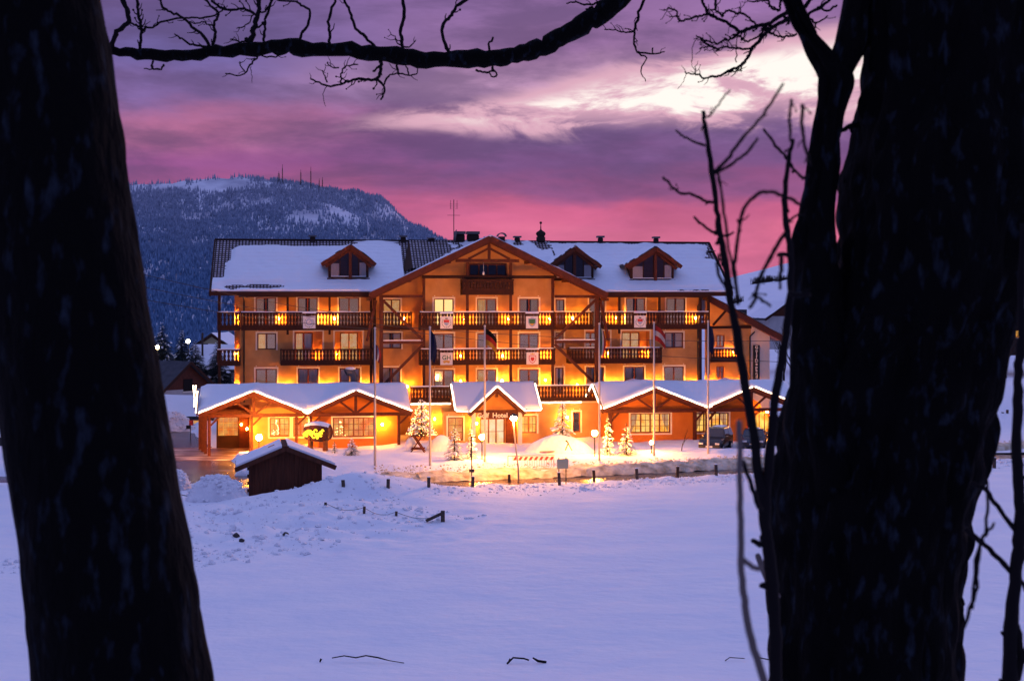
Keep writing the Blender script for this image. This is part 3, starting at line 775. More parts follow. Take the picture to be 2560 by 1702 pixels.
# right wing
for a, b_ in ((1473, 1512), (1565, 1613), (1666, 1713)): HL.append(addw(a, b_, ZC + .12, 11.93))
HL.append(addw(1662, 1708, 7.66, 8.98))
alc += [(hu(1464, 0), hu(1525, 0), ZB + .1, 9.12, 1.2), (hu(1554, 0), hu(1624, 0), ZB + .1, 9.12, 1.2)]
for a, b_ in ((1465, 1510), (1561, 1611), (1660, 1710)): HL.append(addw(a, b_, ZA + .2, 6.08))
mb = holed(MB(), UL, UR, 0, 12.35, 0., HL + alc)
mb.poly([(UL, 0, 0), (UL, 11, 0), (UL, 11, 12.35), (UL, 4.8, 16.6), (UL, 0, 12.35)][::-1]); mb.poly([(UR, 0, 0), (UR, 11, 0), (UR, 11, 12.35), (UR, 4.8, 16.6), (UR, 0, 12.35)]); mb.poly([(UL, 11, 0), (UR, 11, 0), (UR, 11, 12.35), (UL, 11, 12.35)][::-1])
wall = mb.build('wall', 'plaster', hotel)
# backs of the balcony alcoves, each with its door
for k, (a, b_, c, d, dp) in enumerate(alc):
    wpx = (b_ - a); da, db = ((a, a + wpx * .66), (a + wpx * .2, a + wpx * .86), (a + .1, a + wpx * .6), (a + wpx * .11, a + wpx * .76))[k]
    holed(MB(), a, b_, c, d, dp, [(da, db, c, d - .12)]).build('alcove_wall', 'plaster', wall)
    window(hotel, da + .01, db - .01, c + .01, d - .13, dp, mode=('half', 'lit_curtain', 'curtain', 'lit_curtain')[k], fm='window_red', surround=False)
    t_ = .13; MB().box(a - t_, a, -.02, .01, c, d + t_).box(b_, b_ + t_, -.02, .01, c, d + t_).box(a, b_, -.02, .01, d, d + t_).build('alcove_surround', 'trim_cream', wall)
# middle block
HC = []; CB = [(1085, 1134), (1193, 1241), (1298, 1347)]
modeC = [['bright', 'half', 'curtain'], ['curtain', 'curtain', 'curtain'], ['curtain', 'half', 'curtain']]
for r, (z0, z1) in enumerate(((ZC + .12, 11.85), (ZB + .1, 8.98), (ZA + .2, 6.0))):
    for k, (a, b_) in enumerate(CB): HC.append(addw(a, b_, z0, z1, CW, mode=modeC[r][k], fm='window_red'))
zb = 13.58
mb = holed(MB(), CL, CR, 0, zb, CW, HC)
mb.poly([(CL, CW, 0), (CL, -.004, 0), (CL, -.004, zb), (CL, CW, zb)][::-1]); mb.poly([(CR, CW, 0), (CR, -.004, 0), (CR, -.004, zb), (CR, CW, zb)])
# gable
UG = hu(1226, -4); zap = 16.86; EUL, EUR = hu(925, -4), hu(1519, -4); zeL = zeR = 12.25
def gz(u): return zap - (zap - zeL) * (UG - u) / (UG - EUL) if u < UG else zap - (zap - zeR) * (u - UG) / (EUR - UG)
mb.poly([(CL, CW, zb), (CR, CW, zb), (CR, CW, gz(CR) - .3), (UG, CW, zap - .3), (CL, CW, gz(CL) - .3)])
mb.build('gable_wall', 'plaster', hotel)
for a, b_ in ((hu(930, 0), hu(1056, 0)), (hu(1386, 0), hu(1512, 0))): MB().poly([(a, -.006, 12.2), (b_, -.006, 12.2), (b_, -.006, max(12.25, gz(b_) - .3)), (a, -.006, max(12.21, gz(a) - .3))]).build('gable_side_wall', 'plaster', hotel)
for a, b_, z0, z1, v, k in wins: window(hotel, a, b_, z0, z1, v, **k)
# ---- main roof
VE, VR_ = -2.0, 4.8; ZE, ZR = 12.43, 16.84
RL, RRt = hu(525, VE), hu(1830, VE)
def zm(v): return ZE + (ZR - ZE) * (v - VE) / (VR_ - VE)
def vl(v): return EUL + (zm(v) - zeL) / (zap - zeL) * (UG - EUL)      # valley lines where the cross gable meets the main roof
def vr2(v): return EUR - (zm(v) - zeR) / (zap - zeR) * (EUR - UG)
RC0, RC1 = vl(VE), vr2(VE)
mb = MB(); slab(mb, [(RL, VE, ZE), (RC0, VE, ZE), (UG - .05, VR_, ZR), (RL, VR_, ZR)], .26); slab(mb, [(RC1, VE, ZE), (RRt, VE, ZE), (RRt, VR_, ZR), (UG + .05, VR_, ZR)], .26); slab(mb, [(RL, VR_, ZR), (RRt, VR_, ZR), (RRt, 11.6, ZE), (RL, 11.6, ZE)], .26)
roof = mb.build('roof', 'tiles', hotel)
for uu in (RL, RRt):
    MB().bar((uu, VE - .02, ZE - .2), (uu, VR_, ZR - .18), .12, .52).build('barge_board', 'wood_dark', roof)
for a, b_, c, d in ((RL - .07, RC0, UL, RC0), (RC1, RRt + .07, RC1, UR)):
    MB().box(a, b_, VE - .13, VE - .003, ZE - .36, ZE - .02).build('fascia', 'wood_dark', roof); MB().box(c, d, VE + .1, VE + .3, ZE - .48, ZE - .2).build('wall_plate', 'wood_dark', roof)
MB().bar((RL, VR_, ZR + .03), (RRt, VR_, ZR + .03), .3, .12).build('ridge_cap', 'chimney', roof)
# snow lying on the main roof: uneven sheet with tiles showing at ridge and verge
def roof_snow(name, u0, u1, fz, v0, v1, bare, par, th=.17, du=.11, dv=.085):
    us = np.arange(u0, u1 + .01, du); vs = np.arange(v0, v1 + .01, dv); A, B = np.meshgrid(us, vs, indexing='ij')
    t = th + .09 * fbm(A / 2.5, B / 1.5, 3, 33) - bare(A, B) * (th + .12) + .05 * fbm(A / .5, B / .4, 2, 35) + .014 * np.sin(B * 2 * PI / .46)
    on = t > .01; Z = fz(A, B) + np.maximum(t, .008)
    mk = on[:-1, :-1] | on[1:, :-1] | on[:-1, 1:] | on[1:, 1:]
    Z = np.where(on, Z, fz(A, B) + .004)
    o = MB().grid(A, B, Z, mk)
    # lip hanging at the eave
    for i in range(len(us) - 1):
        if on[i, 0] and on[i + 1, 0]: o.poly([(us[i], v0, Z[i, 0] - th - .02), (us[i + 1], v0, Z[i + 1, 0] - th - .02), (us[i + 1], v0, Z[i + 1, 0]), (us[i], v0, Z[i, 0])])
    return o.build(name, 'roof_snow', par, smooth=True)
def bareL(A, B):
    s_ = (B - VE) / (VR_ - VE); px = 1280 + (A * .95) * 0; n = .35 * fbm(A / 1.2, B / .8, 3, 41)
    a = A - RL
    b1 = ss(.84, .93, s_ + .06 * n - .012 * np.maximum(a - 8, 0) * 0 + .05 * ss(4, 0, a)); b1 = b1 * (1 - .7 * bumpat(a, s_, 13.5, .95, 2.0, .3, 1))
    b2 = ss(1.5, .85, a + 1.1 * n - .55 * ss(.3, .9, s_)) * ss(.12, .35, s_)
    b3 = bumpat(a, s_, 4.2, .09, 2.2, .055, 1.3) + bumpat(a, s_, 1.6, .07, .7, .05, 1.0) + bumpat(a, s_, 9.2, .55, .45, .02, 1.5)
    return np.clip(b1 + b2 + b3, 0, 1.4) + 9.0 * (A > vl(B) + .1)
def bareR(A, B):
    s_ = (B - VE) / (VR_ - VE); n = fbm(A / 1.2, B / .8, 3, 43); a = RRt - A
    return np.clip(ss(.93, .99, s_ + .05 * n) + ss(.9, .3, a + 1.0 * n) * ss(.5, .8, s_) + bumpat(a, s_, 3, .03, 4.5, .03, .8 ) , 0, 1.4) + 9.0 * (A < vr2(B) - .1)
roof_snow('snow_cover', RL + .12, hu(1010, 1), lambda a, b_: zm(b_), VE - .06, VR_ - .05, bareL, roof)
roof_snow('snow_cover', hu(1385, 1), RRt - .1, lambda a, b_: zm(b_), VE - .06, VR_ - .05, bareR, roof)
# raised tiled roof section behind the gable
ua, ub = hu(1023, 4.7), hu(1376, 4.7)
mb = MB(); mb.poly([(ua, .5, 14.42), (ub, .5, 14.42), (ub, VR_, ZR + .12), (ua, VR_, ZR + .12)])
mb.poly([(ua, .5, 14.42), (ua, VR_, ZR + .12), (ua - .85, .45, zm(.45) + .02)]); mb.poly([(ub, .5, 14.42), (ub + .5, .45, zm(.45) + .02), (ub, VR_, ZR + .12)])
rr_ = mb.build('raised_roof', 'tiles', hotel)
mb = MB(); mb.poly([(ua - .01, .48, 14.43), (ua - .01, VR_, ZR + .13), (ua - .87, .43, zm(.45) + .03)]); mb.build('cheek', 'wood_dark', rr_)
def bareX(A, B):
    return np.clip(.75 + .9 * fbm(A / 1.0, B / .7, 3, 51) + ss(2.0, 3.6, B) * .5 + 1.0 * ss(-2.0, -4.0, A - UG) * ss(.2, 1.0, B) - ss(8.5, 3, np.abs(A)) * .9, 0, 1.4)
roof_snow('snow_cover', ua + .1, ub - .1, lambda a, b_: 14.42 + (ZR + .12 - 14.42) * (b_ - .5) / (VR_ - .5), .5, VR_ - .1, bareX, rr_)['kind'] = 'stuff'
# ---- cross gable roof
VG = -4.0
mb = MB(); slab(mb, [(EUL, VG, zeL), (UG, VG, zap), (UG, 4.6, zap), (EUL, 4.6, zeL)][::-1], .22); slab(mb, [(UG, VG, zap), (EUR, VG, zeR), (EUR, 4.6, zeR), (UG, 4.6, zap)][::-1], .22)
groof = mb.build('gable_roof', 'soffit', hotel)
for a, za in ((EUL, zeL), (EUR, zeR)):
    MB().bar((a, VG - .05, za - .16), (UG, VG - .05, zap - .16), .1, .46, (0, 0, 1)).build('barge_board', 'wood_red', groof)
    MB().bar((a, VG + .35, za - .42), (UG, VG + .35, zap - .42), .16, .24, (0, 0, 1)).build('rafter', 'wood_red', groof)
    for t_ in (.0, .33, .66):
        uu = a + (UG - a) * t_; zz_ = za + (zap - za) * t_ - .36
        MB().box(uu - .11, uu + .11, VG + .02, CW + .2 if t_ else -.01, zz_ - .24, zz_).build('purlin', 'wood_red', groof)
for sg, ue, ze in ((-1, EUL, zeL), (1, EUR, zeR)):
    def fz(a, b_, ue=ue, ze=ze): return zap - (zap - ze) * np.abs(a - UG) / abs(ue - UG)
    if sg < 0: roof_snow('snow_cover', ue, UG, fz, VG - .02, 3.5, lambda A, B: .25 + .5 * fbm(A / 1.0, B, 2, 57) + 1.2 * ss(.25, .1, np.abs(B + 3.9)) * (fbm(A / 1.3, B, 2, 58) > -.05) * ss(-3, -6, A), groof, .13)['kind'] = 'stuff'
    else: roof_snow('snow_cover', UG, ue, fz, VG - .02, 3.5, lambda A, B: .1 + .3 * fbm(A / 1.0, B, 2, 59), groof, .15)
# ---- timber frame in front
for p in (1060, 1169, 1277.5, 1382.5):
    uu = hu(p, -2.6); zt = 13.6 if p in (1060, 1382.5) else 14.8
    MB().box(uu - .11, uu + .11, -2.52, -2.32, 0.0 if p in (1169, 1277.5) else 3.4, zt).build('post', 'wood_red', hotel)
beam(hotel, 'tie_beam', (hu(1055, -2.4), -2.42, 13.62), (hu(1390, -2.4), -2.42, 13.62), .22, .26)
beam(hotel, 'tie_beam', (hu(1139, -3.2), -3.2, 14.93), (hu(1298, -3.2), -3.2, 14.93), .24, .26, 'wood_red')
beam(hotel, 'king_post', (UG, -3.2, 15.06), (UG, -3.2, 16.4), .22, .22, 'wood_red')
for sg in (-1, 1): beam(hotel, 'truss_strut', (UG + sg * 1.7, -3.2, 15.06), (UG + sg * .1, -3.2, 15.9), .16, .18, 'wood_red')
for pp, p2, sg in ((953, 1057, 1), (1492, 1387, -1)):
    a, b_ = hu(pp, -3.0), hu(p2, -3.0)
    MB().box(a - .15, a + .15, -3.1, -2.8, 3.4, 12.1).build('frame_post', 'wood_red', hotel)
    MB().box(a - .15 - sg * .45, a + .1 - sg * .45, -1.7, -1.45, 3.4, 12.1).build('frame_post', 'wood_dark', hotel)
    beam(hotel, 'frame_beam', (a, -2.95, 12.02), (b_, -2.95, 12.02), .2, .24, 'wood_red')
    fb = beam(hotel, 'frame_beam', (a, -2.95, 8.30), (b_, -2.95, 8.30), .2, .24, 'wood_red')
    MB().box(min(a, b_), max(a, b_), -3.03, -2.87, 8.425, 8.50).build('snow_cover', 'roof_snow', fb)
    beam(hotel, 'brace', (a + sg * .15, -2.95, 11.7), (b_, -2.95, 8.48), .2, .22, 'wood_red'); beam(hotel, 'brace', (b_, -2.95, 8.1), (a + sg * .3, -2.95, 5.0), .2, .22, 'wood_red')
    beam(hotel, 'brace', (a - sg * .4, -2.6, 11.7), (a - sg * 1.1, -2.4, 8.4), .18, .2, 'wood_red')
# ---- posts and drain pipes of the wings
for p in (719, 824, 1549.5, 1650): 
    uu = hu(p, -1.45); MB().box(uu - .09, uu + .09, -1.36, -1.18, BC[0] - .35, 12.1).build('post', 'wood_dark', hotel)
    ub_ = hu(p, -.6); MB().box(ub_ - .05, ub_ + .05, -1.15, -.003, BC[0] + .2, 12.1).build('bay_screen', 'plaster', hotel)
for p in (548, 928, 1752, 1772): 
    uu = hu(p, -1.45); MB().box(uu - .11, uu + .11, -1.40, -1.16, 3.6 if p != 548 else 5.0, 12.1).build('post', 'wood_dark', hotel)
for p in (610, 1745): uu = hu(p, -.2); MB().tube([(uu, -1.75, 12.1), (uu, -.16, 11.2 if p > 1000 else 11.7), (uu, -.16, 3.4)], .07, 8).build('drain_pipe', 'metal_dark', hotel)
# wall return beside the open corner loggia
a, b_ = hu(586, 1.0), hu(598, 1.0)
holed(MB(), a, UL - .003, 0, 12.3, 1.0, []).poly([(a, 1.0, 0), (a, 5, 0), (a, 5, 12.3), (a, 1.0, 12.3)][::-1]).build('return_wall', 'plaster', hotel)
# ---- balconies
bal = []
for p0, p1, v, zz_, bk, kw in ((603, 929, -1.5, BC, 0, {}), (543, 600, -1.5, BC, 1.0, dict(sides=(1, 0))), (543, 600, -1.5, BB, 1.0, dict(sides=(1, 1))), (701, 936, -1.5, BB, 0, dict(snow=False)), (957, 1030, -1.5, BC, 0, {}),
        (1050, 1386, -2.75, BC, CW, {}), (1050, 1388, -2.75, BB, CW, {}), (1388, 1484, -1.5, BC, 0, {}), (1497, 1773, -1.5, BC, 0, {}), (1424, 1655, -1.5, BB, 0, dict(snow=True)), (1156, 1284, -2.75, (12.14, 13.42), CW, dict(closed=True, snow=False))):
    bal.append(balcony(hotel, hu(p0, v), hu(p1, v), v, zz_[0], zz_[1], back=bk, **kw))
for p, v, z, k, i in ((773, -1.56, 9.93, 'ring', 0), (1116, -2.81, 9.9, 'crest', 5), (1330, -2.81, 9.9, 'crestgreen', 5), (1116, -2.81, 6.95, 'GH', 6), (1331, -2.81, 6.95, 'crestred', 6), (1600, -1.56, 9.93, 'crest', 8)):
    plaque(bal[i], hu(p, v), v, z, 1.0, k)
# ---- lamps on the balconies
for p, v, z in ((697, 0, 10.2), (808, 0, 10.2), (834, 0, 10.2), (1010, 0, 10.2), (1429, 0, 10.2), (1538, 0, 10.2), (1556, 0, 10.2), (1735, 0, 10.2), (1160, CW, 10.15), (1267, CW, 10.15), (1370, CW, 10.15), (1150, CW, 7.15), (1253, CW, 7.15), (1361, CW, 7.15), (1017, 0, 4.6), (1440, 0, 4.6),
                (712, 0, 4.7), (813, 0, 4.7), (914, 0, 4.6), (1632, 0, 4.6), (1530, 0, 4.6), (1732, 0, 4.6), (1150, CW, 5.1), (1253, CW, 5.1), (1361, CW, 5.1)):
    wall_lamp(hotel, hu(p, v), v, z)
for a, v, z in ((hu(794, 1), 1.2, 7.2), (hu(843, 1), 1.2, 7.2), (hu(1517, 1), 1.2, 7.2), (hu(1615, 1), 1.2, 7.2), (hu(592, 1), 1.0, 10.25), (hu(592, 1), 1.0, 7.3), (hu(592, 1), 1.0, 4.6)): wall_lamp(hotel, a, v, z)
# ---- attic window and its sill
a, b_ = hu(1172, CW), hu(1266, CW)
window(hotel, a, b_, 13.72, 14.72, CW - .2, leaves=4, mode='curtain', surround=False, depth=.19)
MB().box(a - .3, b_ + .3, CW - .35, CW - .003, 13.60, 13.70).build('sill', 'wood_dark', hotel)
MB().ico((UG - .45, -3.1, 13.9), .1, 1, 1.6).bar((UG - .45, -3.1, 14.0), (UG - .45, -3.1, 14.85), .02, .02).build('pendant', 'trim_cream', hotel)
# ---- dormers
def dormer(pp, pl, pr, zp, zt, zbase):
    v0 = -.5; up, ul, ur = hu(pp, v0 - .5), hu(pl, v0 - .5), hu(pr, v0 - .5)
    vb = VE + (zp - ZE) / (ZR - ZE) * (VR_ - VE)
    wl, wr = ul + .55, ur - .55
    def zr(u): return zp - (zp - zt) * abs(u - up) / (up - ul if u < up else ur - up)
    mb = MB(); mb.poly([(wl, v0, zbase), (wr, v0, zbase), (wr, v0, zr(wr) - .15), (up, v0, zp - .15), (wl, v0, zr(wl) - .15)])
    mb.poly([(wl, v0, zbase), (wl, v0, zr(wl)), (wl, 3, zr(wl)), (wl, 3, zbase)]); mb.poly([(wr, v0, zbase), (wr, 3, zbase), (wr, 3, zr(wr)), (wr, v0, zr(wr))])
    d = mb.build('dormer', 'wood_dark', hotel)
    for u_ in (ul, ur):
        mb = MB(); mb.prism([(u_, v0 - .5, zt), (up, v0 - .5, zp), (up, vb + .3, zp), (u_, vb + .3, zt)], (0, 0, -.16)); mb.build('dormer_roof', 'tiles', d)
        MB().bar((u_, v0 - .53, zt - .13), (up, v0 - .53, zp - .13), .08, .32).build('barge_board', 'wood_red', d)
        MB().bar((u_ + (.35 if u_ == ul else -.35), v0 - .2, zt - .28), (up, v0 - .2, zp - .40), .1, .2).build('rafter', 'wood_red', d)
        us = np.linspace(u_, up, 18); vs = np.arange(v0 - .5, vb + .2, .2); A, B = np.meshgrid(us, vs, indexing='ij')
        t = .12 + .12 * fbm(A / .8, B / .8, 3, 67) - (.16 * ss(.6, .1, B - v0 + .4) * (fbm(A * 2, B, 2, 68) > -.1) if u_ == ul else 0)
        Z = zp - (zp - zt) * np.abs(A - up) / abs(u_ - up) + t
        MB().grid(A, B, Z, (t > 0)[:-1, :-1]).build('snow_cover', 'roof_snow', d, smooth=True)
    g0 = zbase + .22
    for s_, (ui, uo) in (('l', (up - .13, wl + .22)), ('r', (up + .13, wr - .22))):
        pts = [(ui, g0), (uo, g0), (uo, zr(uo) - .42), (ui, zr(ui) - .5)]
        MB().prism([(a, v0 - .06, b_) for a, b_ in pts], (0, .012, 0)).build('pane', 'glass', d)
        mid = (ui + uo) / 2; corr(MB(), min(mid, uo), max(mid, uo), g0, zr(uo) - .5, v0 - .03, .012).build('curtain', 'curtain', d)
        MB().box(mid - .05, mid + .05, v0 - .09, v0 - .01, g0, zr(mid) - .48).box(min(ui, uo), max(ui, uo), v0 - .1, v0 - .005, g0 - .08, g0).build('window_frame', 'wood_dark', d)
        MB().box(min(ui, uo), max(ui, uo), v0 - .14, v0 - .02, g0 - .004, g0 + .05).build('sill_snow', 'roof_snow', d)
    MB().box(up - .12, up + .12, v0 - .3, v0 - .1, zbase, zp - .35).build('post', 'wood_red', d)
    MB().box(wl - .1, wr + .1, v0 - .2, v0 - .003, zbase - .05, zbase + .12).build('sill', 'wood_dark', d)
dormer(876, 804, 939, 16.25, 14.72, 13.42); dormer(1438, 1372, 1503, 16.2, 14.62, 13.4); dormer(1641, 1563, 1704, 16.2, 14.64, 13.35)
# ---- chimneys, vents, cupola, aerial on the ridge
def chim(p, w, h, d=.5, cap=.12, v=4.8, z0=None):
    u = hu(p, v); z = (z0 or ZR) - .3
    c = MB().box(u - w / 2, u + w / 2, v - d / 2, v + d / 2, z, z + .3 + h * .62).box(u - w / 2 + .04, u + w / 2 - .04, v - d / 2 + .04, v + d / 2 - .04, z + .3 + h * .62, z + .3 + h * .72).build('chimney', 'chimney', roof)
    MB().box(u - w / 2 - cap, u + w / 2 + cap, v - d / 2 - cap, v + d / 2 + cap, z + .3 + h * .72, z + .3 + h).build('chimney_cap', 'sheet_metal', c)
chim(781.5, .45, .42); chim(1008, .42, .45); chim(1078, .55, .28); chim(1293, .42, .48); chim(1501, .38, .55); chim(1640, .36, .52); chim(1776, .5, .2, v=3.6, z0=15.9)
chim(1149, .82, .85, .8, .06); chim(1182, 1.0, .85, .8, .06)
u = hu(1254, 4.6); c = MB().box(u - .26, u + .26, 4.3, 4.9, ZR - .3, ZR + .42).build('chimney', 'chimney', roof)
MB().prism([(u + .42 * math.cos(R(a)), 4.25, ZR + .42 + .34 * math.sin(R(a))) for a in range(0, 181, 20)] + [(u + .33 * math.cos(R(a)), 4.25, ZR + .42 + .26 * math.sin(R(a))) for a in range(180, -1, -20)], (0, .7, 0)).build('round_hood', 'sheet_metal', c)
u = hu(1352, 4.8); MB().lathe((u, 4.8, ZR - .2), [(.40, 0), (.40, .62), (.30, .64), (.40, .80), (.44, .92), (.36, 1.06), (.18, 1.16), (.06, 1.28), (.03, 1.75), (.10, 1.78), (.12, 1.86), (.08, 1.95), (.02, 1.98)], 14).build('cupola', 'chimney', roof, smooth=True)
u = hu(1134.5, 4.2); an = MB().tube([(u, 4.2, ZR - .4), (u, 4.2, 20.4)], .035, 6).build('aerial_mast', 'metal_dark', roof)
mb = MB().bar((u - .55, 4.2, 19.05), (u + .55, 4.2, 19.05), .03, .03)
for du_ in (-.28, .28):
    mb.bar((u + du_, 4.2, 19.6), (u + du_, 4.2, 20.35), .03, .03)
    for dz in (0, .18, .36): mb.bar((u + du_ * .4, 4.2, 19.65 + dz), (u + du_ * 1.3, 4.2, 19.65 + dz), .02, .02)
mb.build('aerial_elements', 'metal_dark', an)
u = hu(1130, 4.0); dish = MB()
for k in range(5):
    r0, r1 = .55 * k / 5, .55 * (k + 1) / 5
    for q in range(14):
        a0, a1 = 2 * PI * q / 14, 2 * PI * (q + 1) / 14
        P = lambda r, a: (u + .16 + r * r * .55 - .35 * r * math.sin(a) * -1 * .3, 4.0 + r * math.cos(a), ZR + .45 + r * math.sin(a))
        dish.poly([P(r0, a0), P(r1, a0), P(r1, a1), P(r0, a1)])
dish.bar((u + .16, 4.0, ZR + .45), (u + .1, 4.0, ZR - .3), .06, .06).build('satellite_dish', 'sheet_metal', roof)

# ================================================================== single storey pavilions in front
VF = -9.7
def smax(a, b_, k=.25):
    m_ = np.maximum(a, b_); return m_ + k * np.log1p(np.exp(-np.abs(a - b_) / k)) - k * .2
def zig(u, gab):
    z = np.full(np.shape(u), -9.)
    for (ul, up, ur, ze, zp) in gab:
        s_ = np.where(u < up, (zp - ze) / (up - ul), (zp - ze) / (ur - up)); z = np.maximum(z, zp - s_ * np.abs(u - up))
    return z
def pavilion_roof(par, gab, u0, u1, v0, v1, vr, zr, slope, seed, sn=.3):
    us = np.arange(u0, u1 + .01, .22); vs = np.arange(v0, v1 + .01, .3); A, B = np.meshgrid(us, vs, indexing='ij')
    lon = zr - slope * np.abs(B - vr); base = np.maximum(np.maximum(zig(A, gab), lon), np.where(B > vr + 1.2, zr - .45, -9))
    r_ = MB().grid(A, B, base); n = len(r_.v)
    r_.grid(A, B, base - .16); r_.build('roof', 'soffit', par)
    rf = bpy.data.objects[[c.name for c in par.children if c.name.startswith('roof')][0]]
    soft = smax(smax(zig(A, gab), lon, .16), np.where(B > vr + 1.2, zr - .45, -9), .16)
    edge = np.minimum(np.minimum(ss(0, .5, A - u0), ss(0, .5, u1 - A)), ss(0, .35, B - v0))
    Z = soft + .06 + sn * (.35 + .65 * edge) + .10 * fbm(A / 2.5, B / 2.5, 3, seed) * edge
    mb = MB().grid(A, B, Z)
    for i in range(len(us) - 1): mb.poly([(us[i], v0, base[i, 0] + .004), (us[i + 1], v0, base[i + 1, 0] + .004), (us[i + 1], v0, Z[i + 1, 0]), (us[i], v0, Z[i, 0])])
    for j in range(len(vs) - 1):
        mb.poly([(u0, vs[j], base[0, j] + .004), (u0, vs[j], Z[0, j]), (u0, vs[j + 1], Z[0, j + 1]), (u0, vs[j + 1], base[0, j + 1] + .004)]); mb.poly([(u1, vs[j], base[-1, j] + .004), (u1, vs[j + 1], base[-1, j + 1] + .004), (u1, vs[j + 1], Z[-1, j + 1]), (u1, vs[j], Z[-1, j])])
    mb.build('snow_cover', 'roof_snow', rf, smooth=True, fix=True)
    return rf
def led(par, pts, r=.055, name='rope_light'): return MB().tube(pts, r, 6).build(name, 'led', par, smooth=True)
def verge(rf, ul, up, ur, ze, zp, v, gapled=()):
    for a, za in ((ul, ze), (ur, ze)):
        MB().bar((a, v - .02, za - .15), (up, v - .02, zp - .15), .08, .30).build('barge_board', 'wood_red', rf)
        P = [(a + (up - a) * t, v - .09, za + (zp - za) * t + .07 + .012 * math.sin(t * 23)) for t in np.linspace(0, .97, 14)]
        led(rf, P)
        MB().bar((a, v + .6, za - .30), (up, v + .6, zp - .30), .12, .2).build('rafter', 'wood_red', rf)
def truss(par, ul, up, ur, zt, ze, zp, v):
    MB().bar((ul, v, zt), (ur, v, zt), .2, .26).build('tie_beam', 'wood_red', par)
    MB().box(up - .11, up + .11, v - .1, v + .1, zt + .13, zp - .2).build('king_post', 'wood_red', par)
    for sg in (-1, 1):
        w = (ur - ul) / 2
        MB().bar((up + sg * .12, v, zt + .15), (up + sg * w * .34, v, zp - .38 * w * .34 - .35), .14, .16).build('truss_strut', 'wood_red', par)
def gable_wall(par, u0, u1, gab, v, holes, m='plaster_orange', name='wall', zt=3.2):
    mb = holed(MB(), u0, u1, 0, zt, v, holes, .35)
    us = np.linspace(u0, u1, 30); zz_ = np.maximum(zig(us, gab) - .2, zt)
    for k in range(29): mb.poly([(us[k], v, zt), (us[k + 1], v, zt), (us[k + 1], v, zz_[k + 1]), (us[k], v, zz_[k])])
    return mb.build(name, m, par)

# ---- left pavilion: open porch, bar and dining room
pl_ = [hu(p, VF) for p in (496, 634, 768, 890, 1030)]
gabL = [(pl_[0], pl_[1], pl_[2], 3.22, 4.85), (pl_[2], pl_[3], pl_[4], 3.22, 4.85)]
pavL = hroot('dining_pavilion', (pl_[0] + pl_[4]) / 2, -6, 'single storey pavilion with two snowy gables and open porch, left of the entrance', 'pavilion')
rf = pavilion_roof(pavL, gabL, pl_[0] - .05, pl_[4], VF, -1.7, -6.2, 5.0, .48, 101)
for g_ in gabL: verge(rf, g_[0], g_[1], g_[2], g_[3], g_[4], VF); truss(pavL, g_[0] + .3, g_[1], g_[2] - .3, 3.02, g_[3], g_[4], VF + .55)
u_ = pl_[2]; led(rf, [(u_ - .35, VF - .1, 3.4), (u_ - .2, VF - .12, 3.26), (u_, VF - .12, 3.18), (u_ + .2, VF - .12, 3.24), (u_ + .35, VF - .1, 3.4)])
# light ropes zig-zagging up the left end
ue = pl_[0] - .12
for a, b_, c, d, du_ in ((VF, 3.25, VF + 1.6, 4.75, 0), (VF + 1.6, 4.75, VF + 3.2, 3.5, -.20), (VF + 3.2, 3.5, VF + 4.9, 5.0, -.36), (VF + 4.9, 5.0, VF + 6.6, 3.9, -.55)):
    MB().bar((ue + du_, a, b_ - .12), (ue + du_, c, d - .12), .08, .3).build('side_board', 'wood_red', rf); led(rf, [(ue + du_ - .06, a, b_ + .05), (ue + du_ - .06, (a + c) / 2, (b_ + d) / 2 + .02), (ue + du_ - .06, c, d + .05)], .06)
VW = -8.3
uA, uB = hu(624, VW + 1.0), hu(772, VW + 1.0); uC, uD = hu(783, VW), hu(997, VW)
w1 = (hu(674, VW + 1), hu(724, VW + 1), 1.25, 2.68); w1b = (hu(733, VW + 1), hu(770, VW + 1), 1.25, 2.68); w2 = (hu(832, VW), hu(936, VW), 1.22, 2.72)
gable_wall(pavL, uA, uB, gabL, VW + 1, [w1, w1b], 'plaster', 'bar_wall'); gable_wall(pavL, uC, uD, gabL, VW, [w2])
MB().poly([(uA, VW + 1, 0), (uA, -2, 0), (uA, -2, 4.2), (uA, VW + 1, 3.9)]).poly([(uC, VW, 0), (uC, VW + 1, 0), (uC, VW + 1, 3.3), (uC, VW, 3.3)]).poly([(uD, VW, 0), (uD, -2, 0), (uD, -2, 3.4), (uD, VW, 3.4)]).build('side_wall', 'plaster_orange', pavL)
window(pavL, *w1, VW + 1, leaves=2, rows=3, cols=2, mode='lit_room', fm='window_red', depth=.35); window(pavL, *w1b, VW + 1, leaves=2, rows=3, cols=1, mode='lit_room_dim', fm='window_red', depth=.35)
window(pavL, *w2, VW, leaves=4, rows=3, cols=2, mode='lit_room_dim', fm='window_red', depth=.35)
MB().box(w2[0] - .1, w2[1] + .1, VW - .1, VW - .003, 1.1, 1.2).build('sill', 'trim_cream', pavL); MB().box(w1[0] - .1, w1b[1], VW + .9, VW + .997, 1.1, 1.2).build('sill', 'trim_cream', pavL)
# a little lit tree standing inside the dining room window
mb = MB()
for k in range(26):
    t = random.random(); a = random.random() * 6.28; r = .42 * (1 - t); mb.ico(((w2[0] + .55) + r * math.cos(a), VW + .24, 1.3 + 1.25 * t), .035, 0)
for k in range(30):
    t = random.random(); mb.ico((w1[0] + .5 + random.uniform(-.35, .35) * (1 - t), VW + 1.24, 1.3 + 1.2 * t), .04, 0)
mb.build('window_lights', 'fairy', pavL)
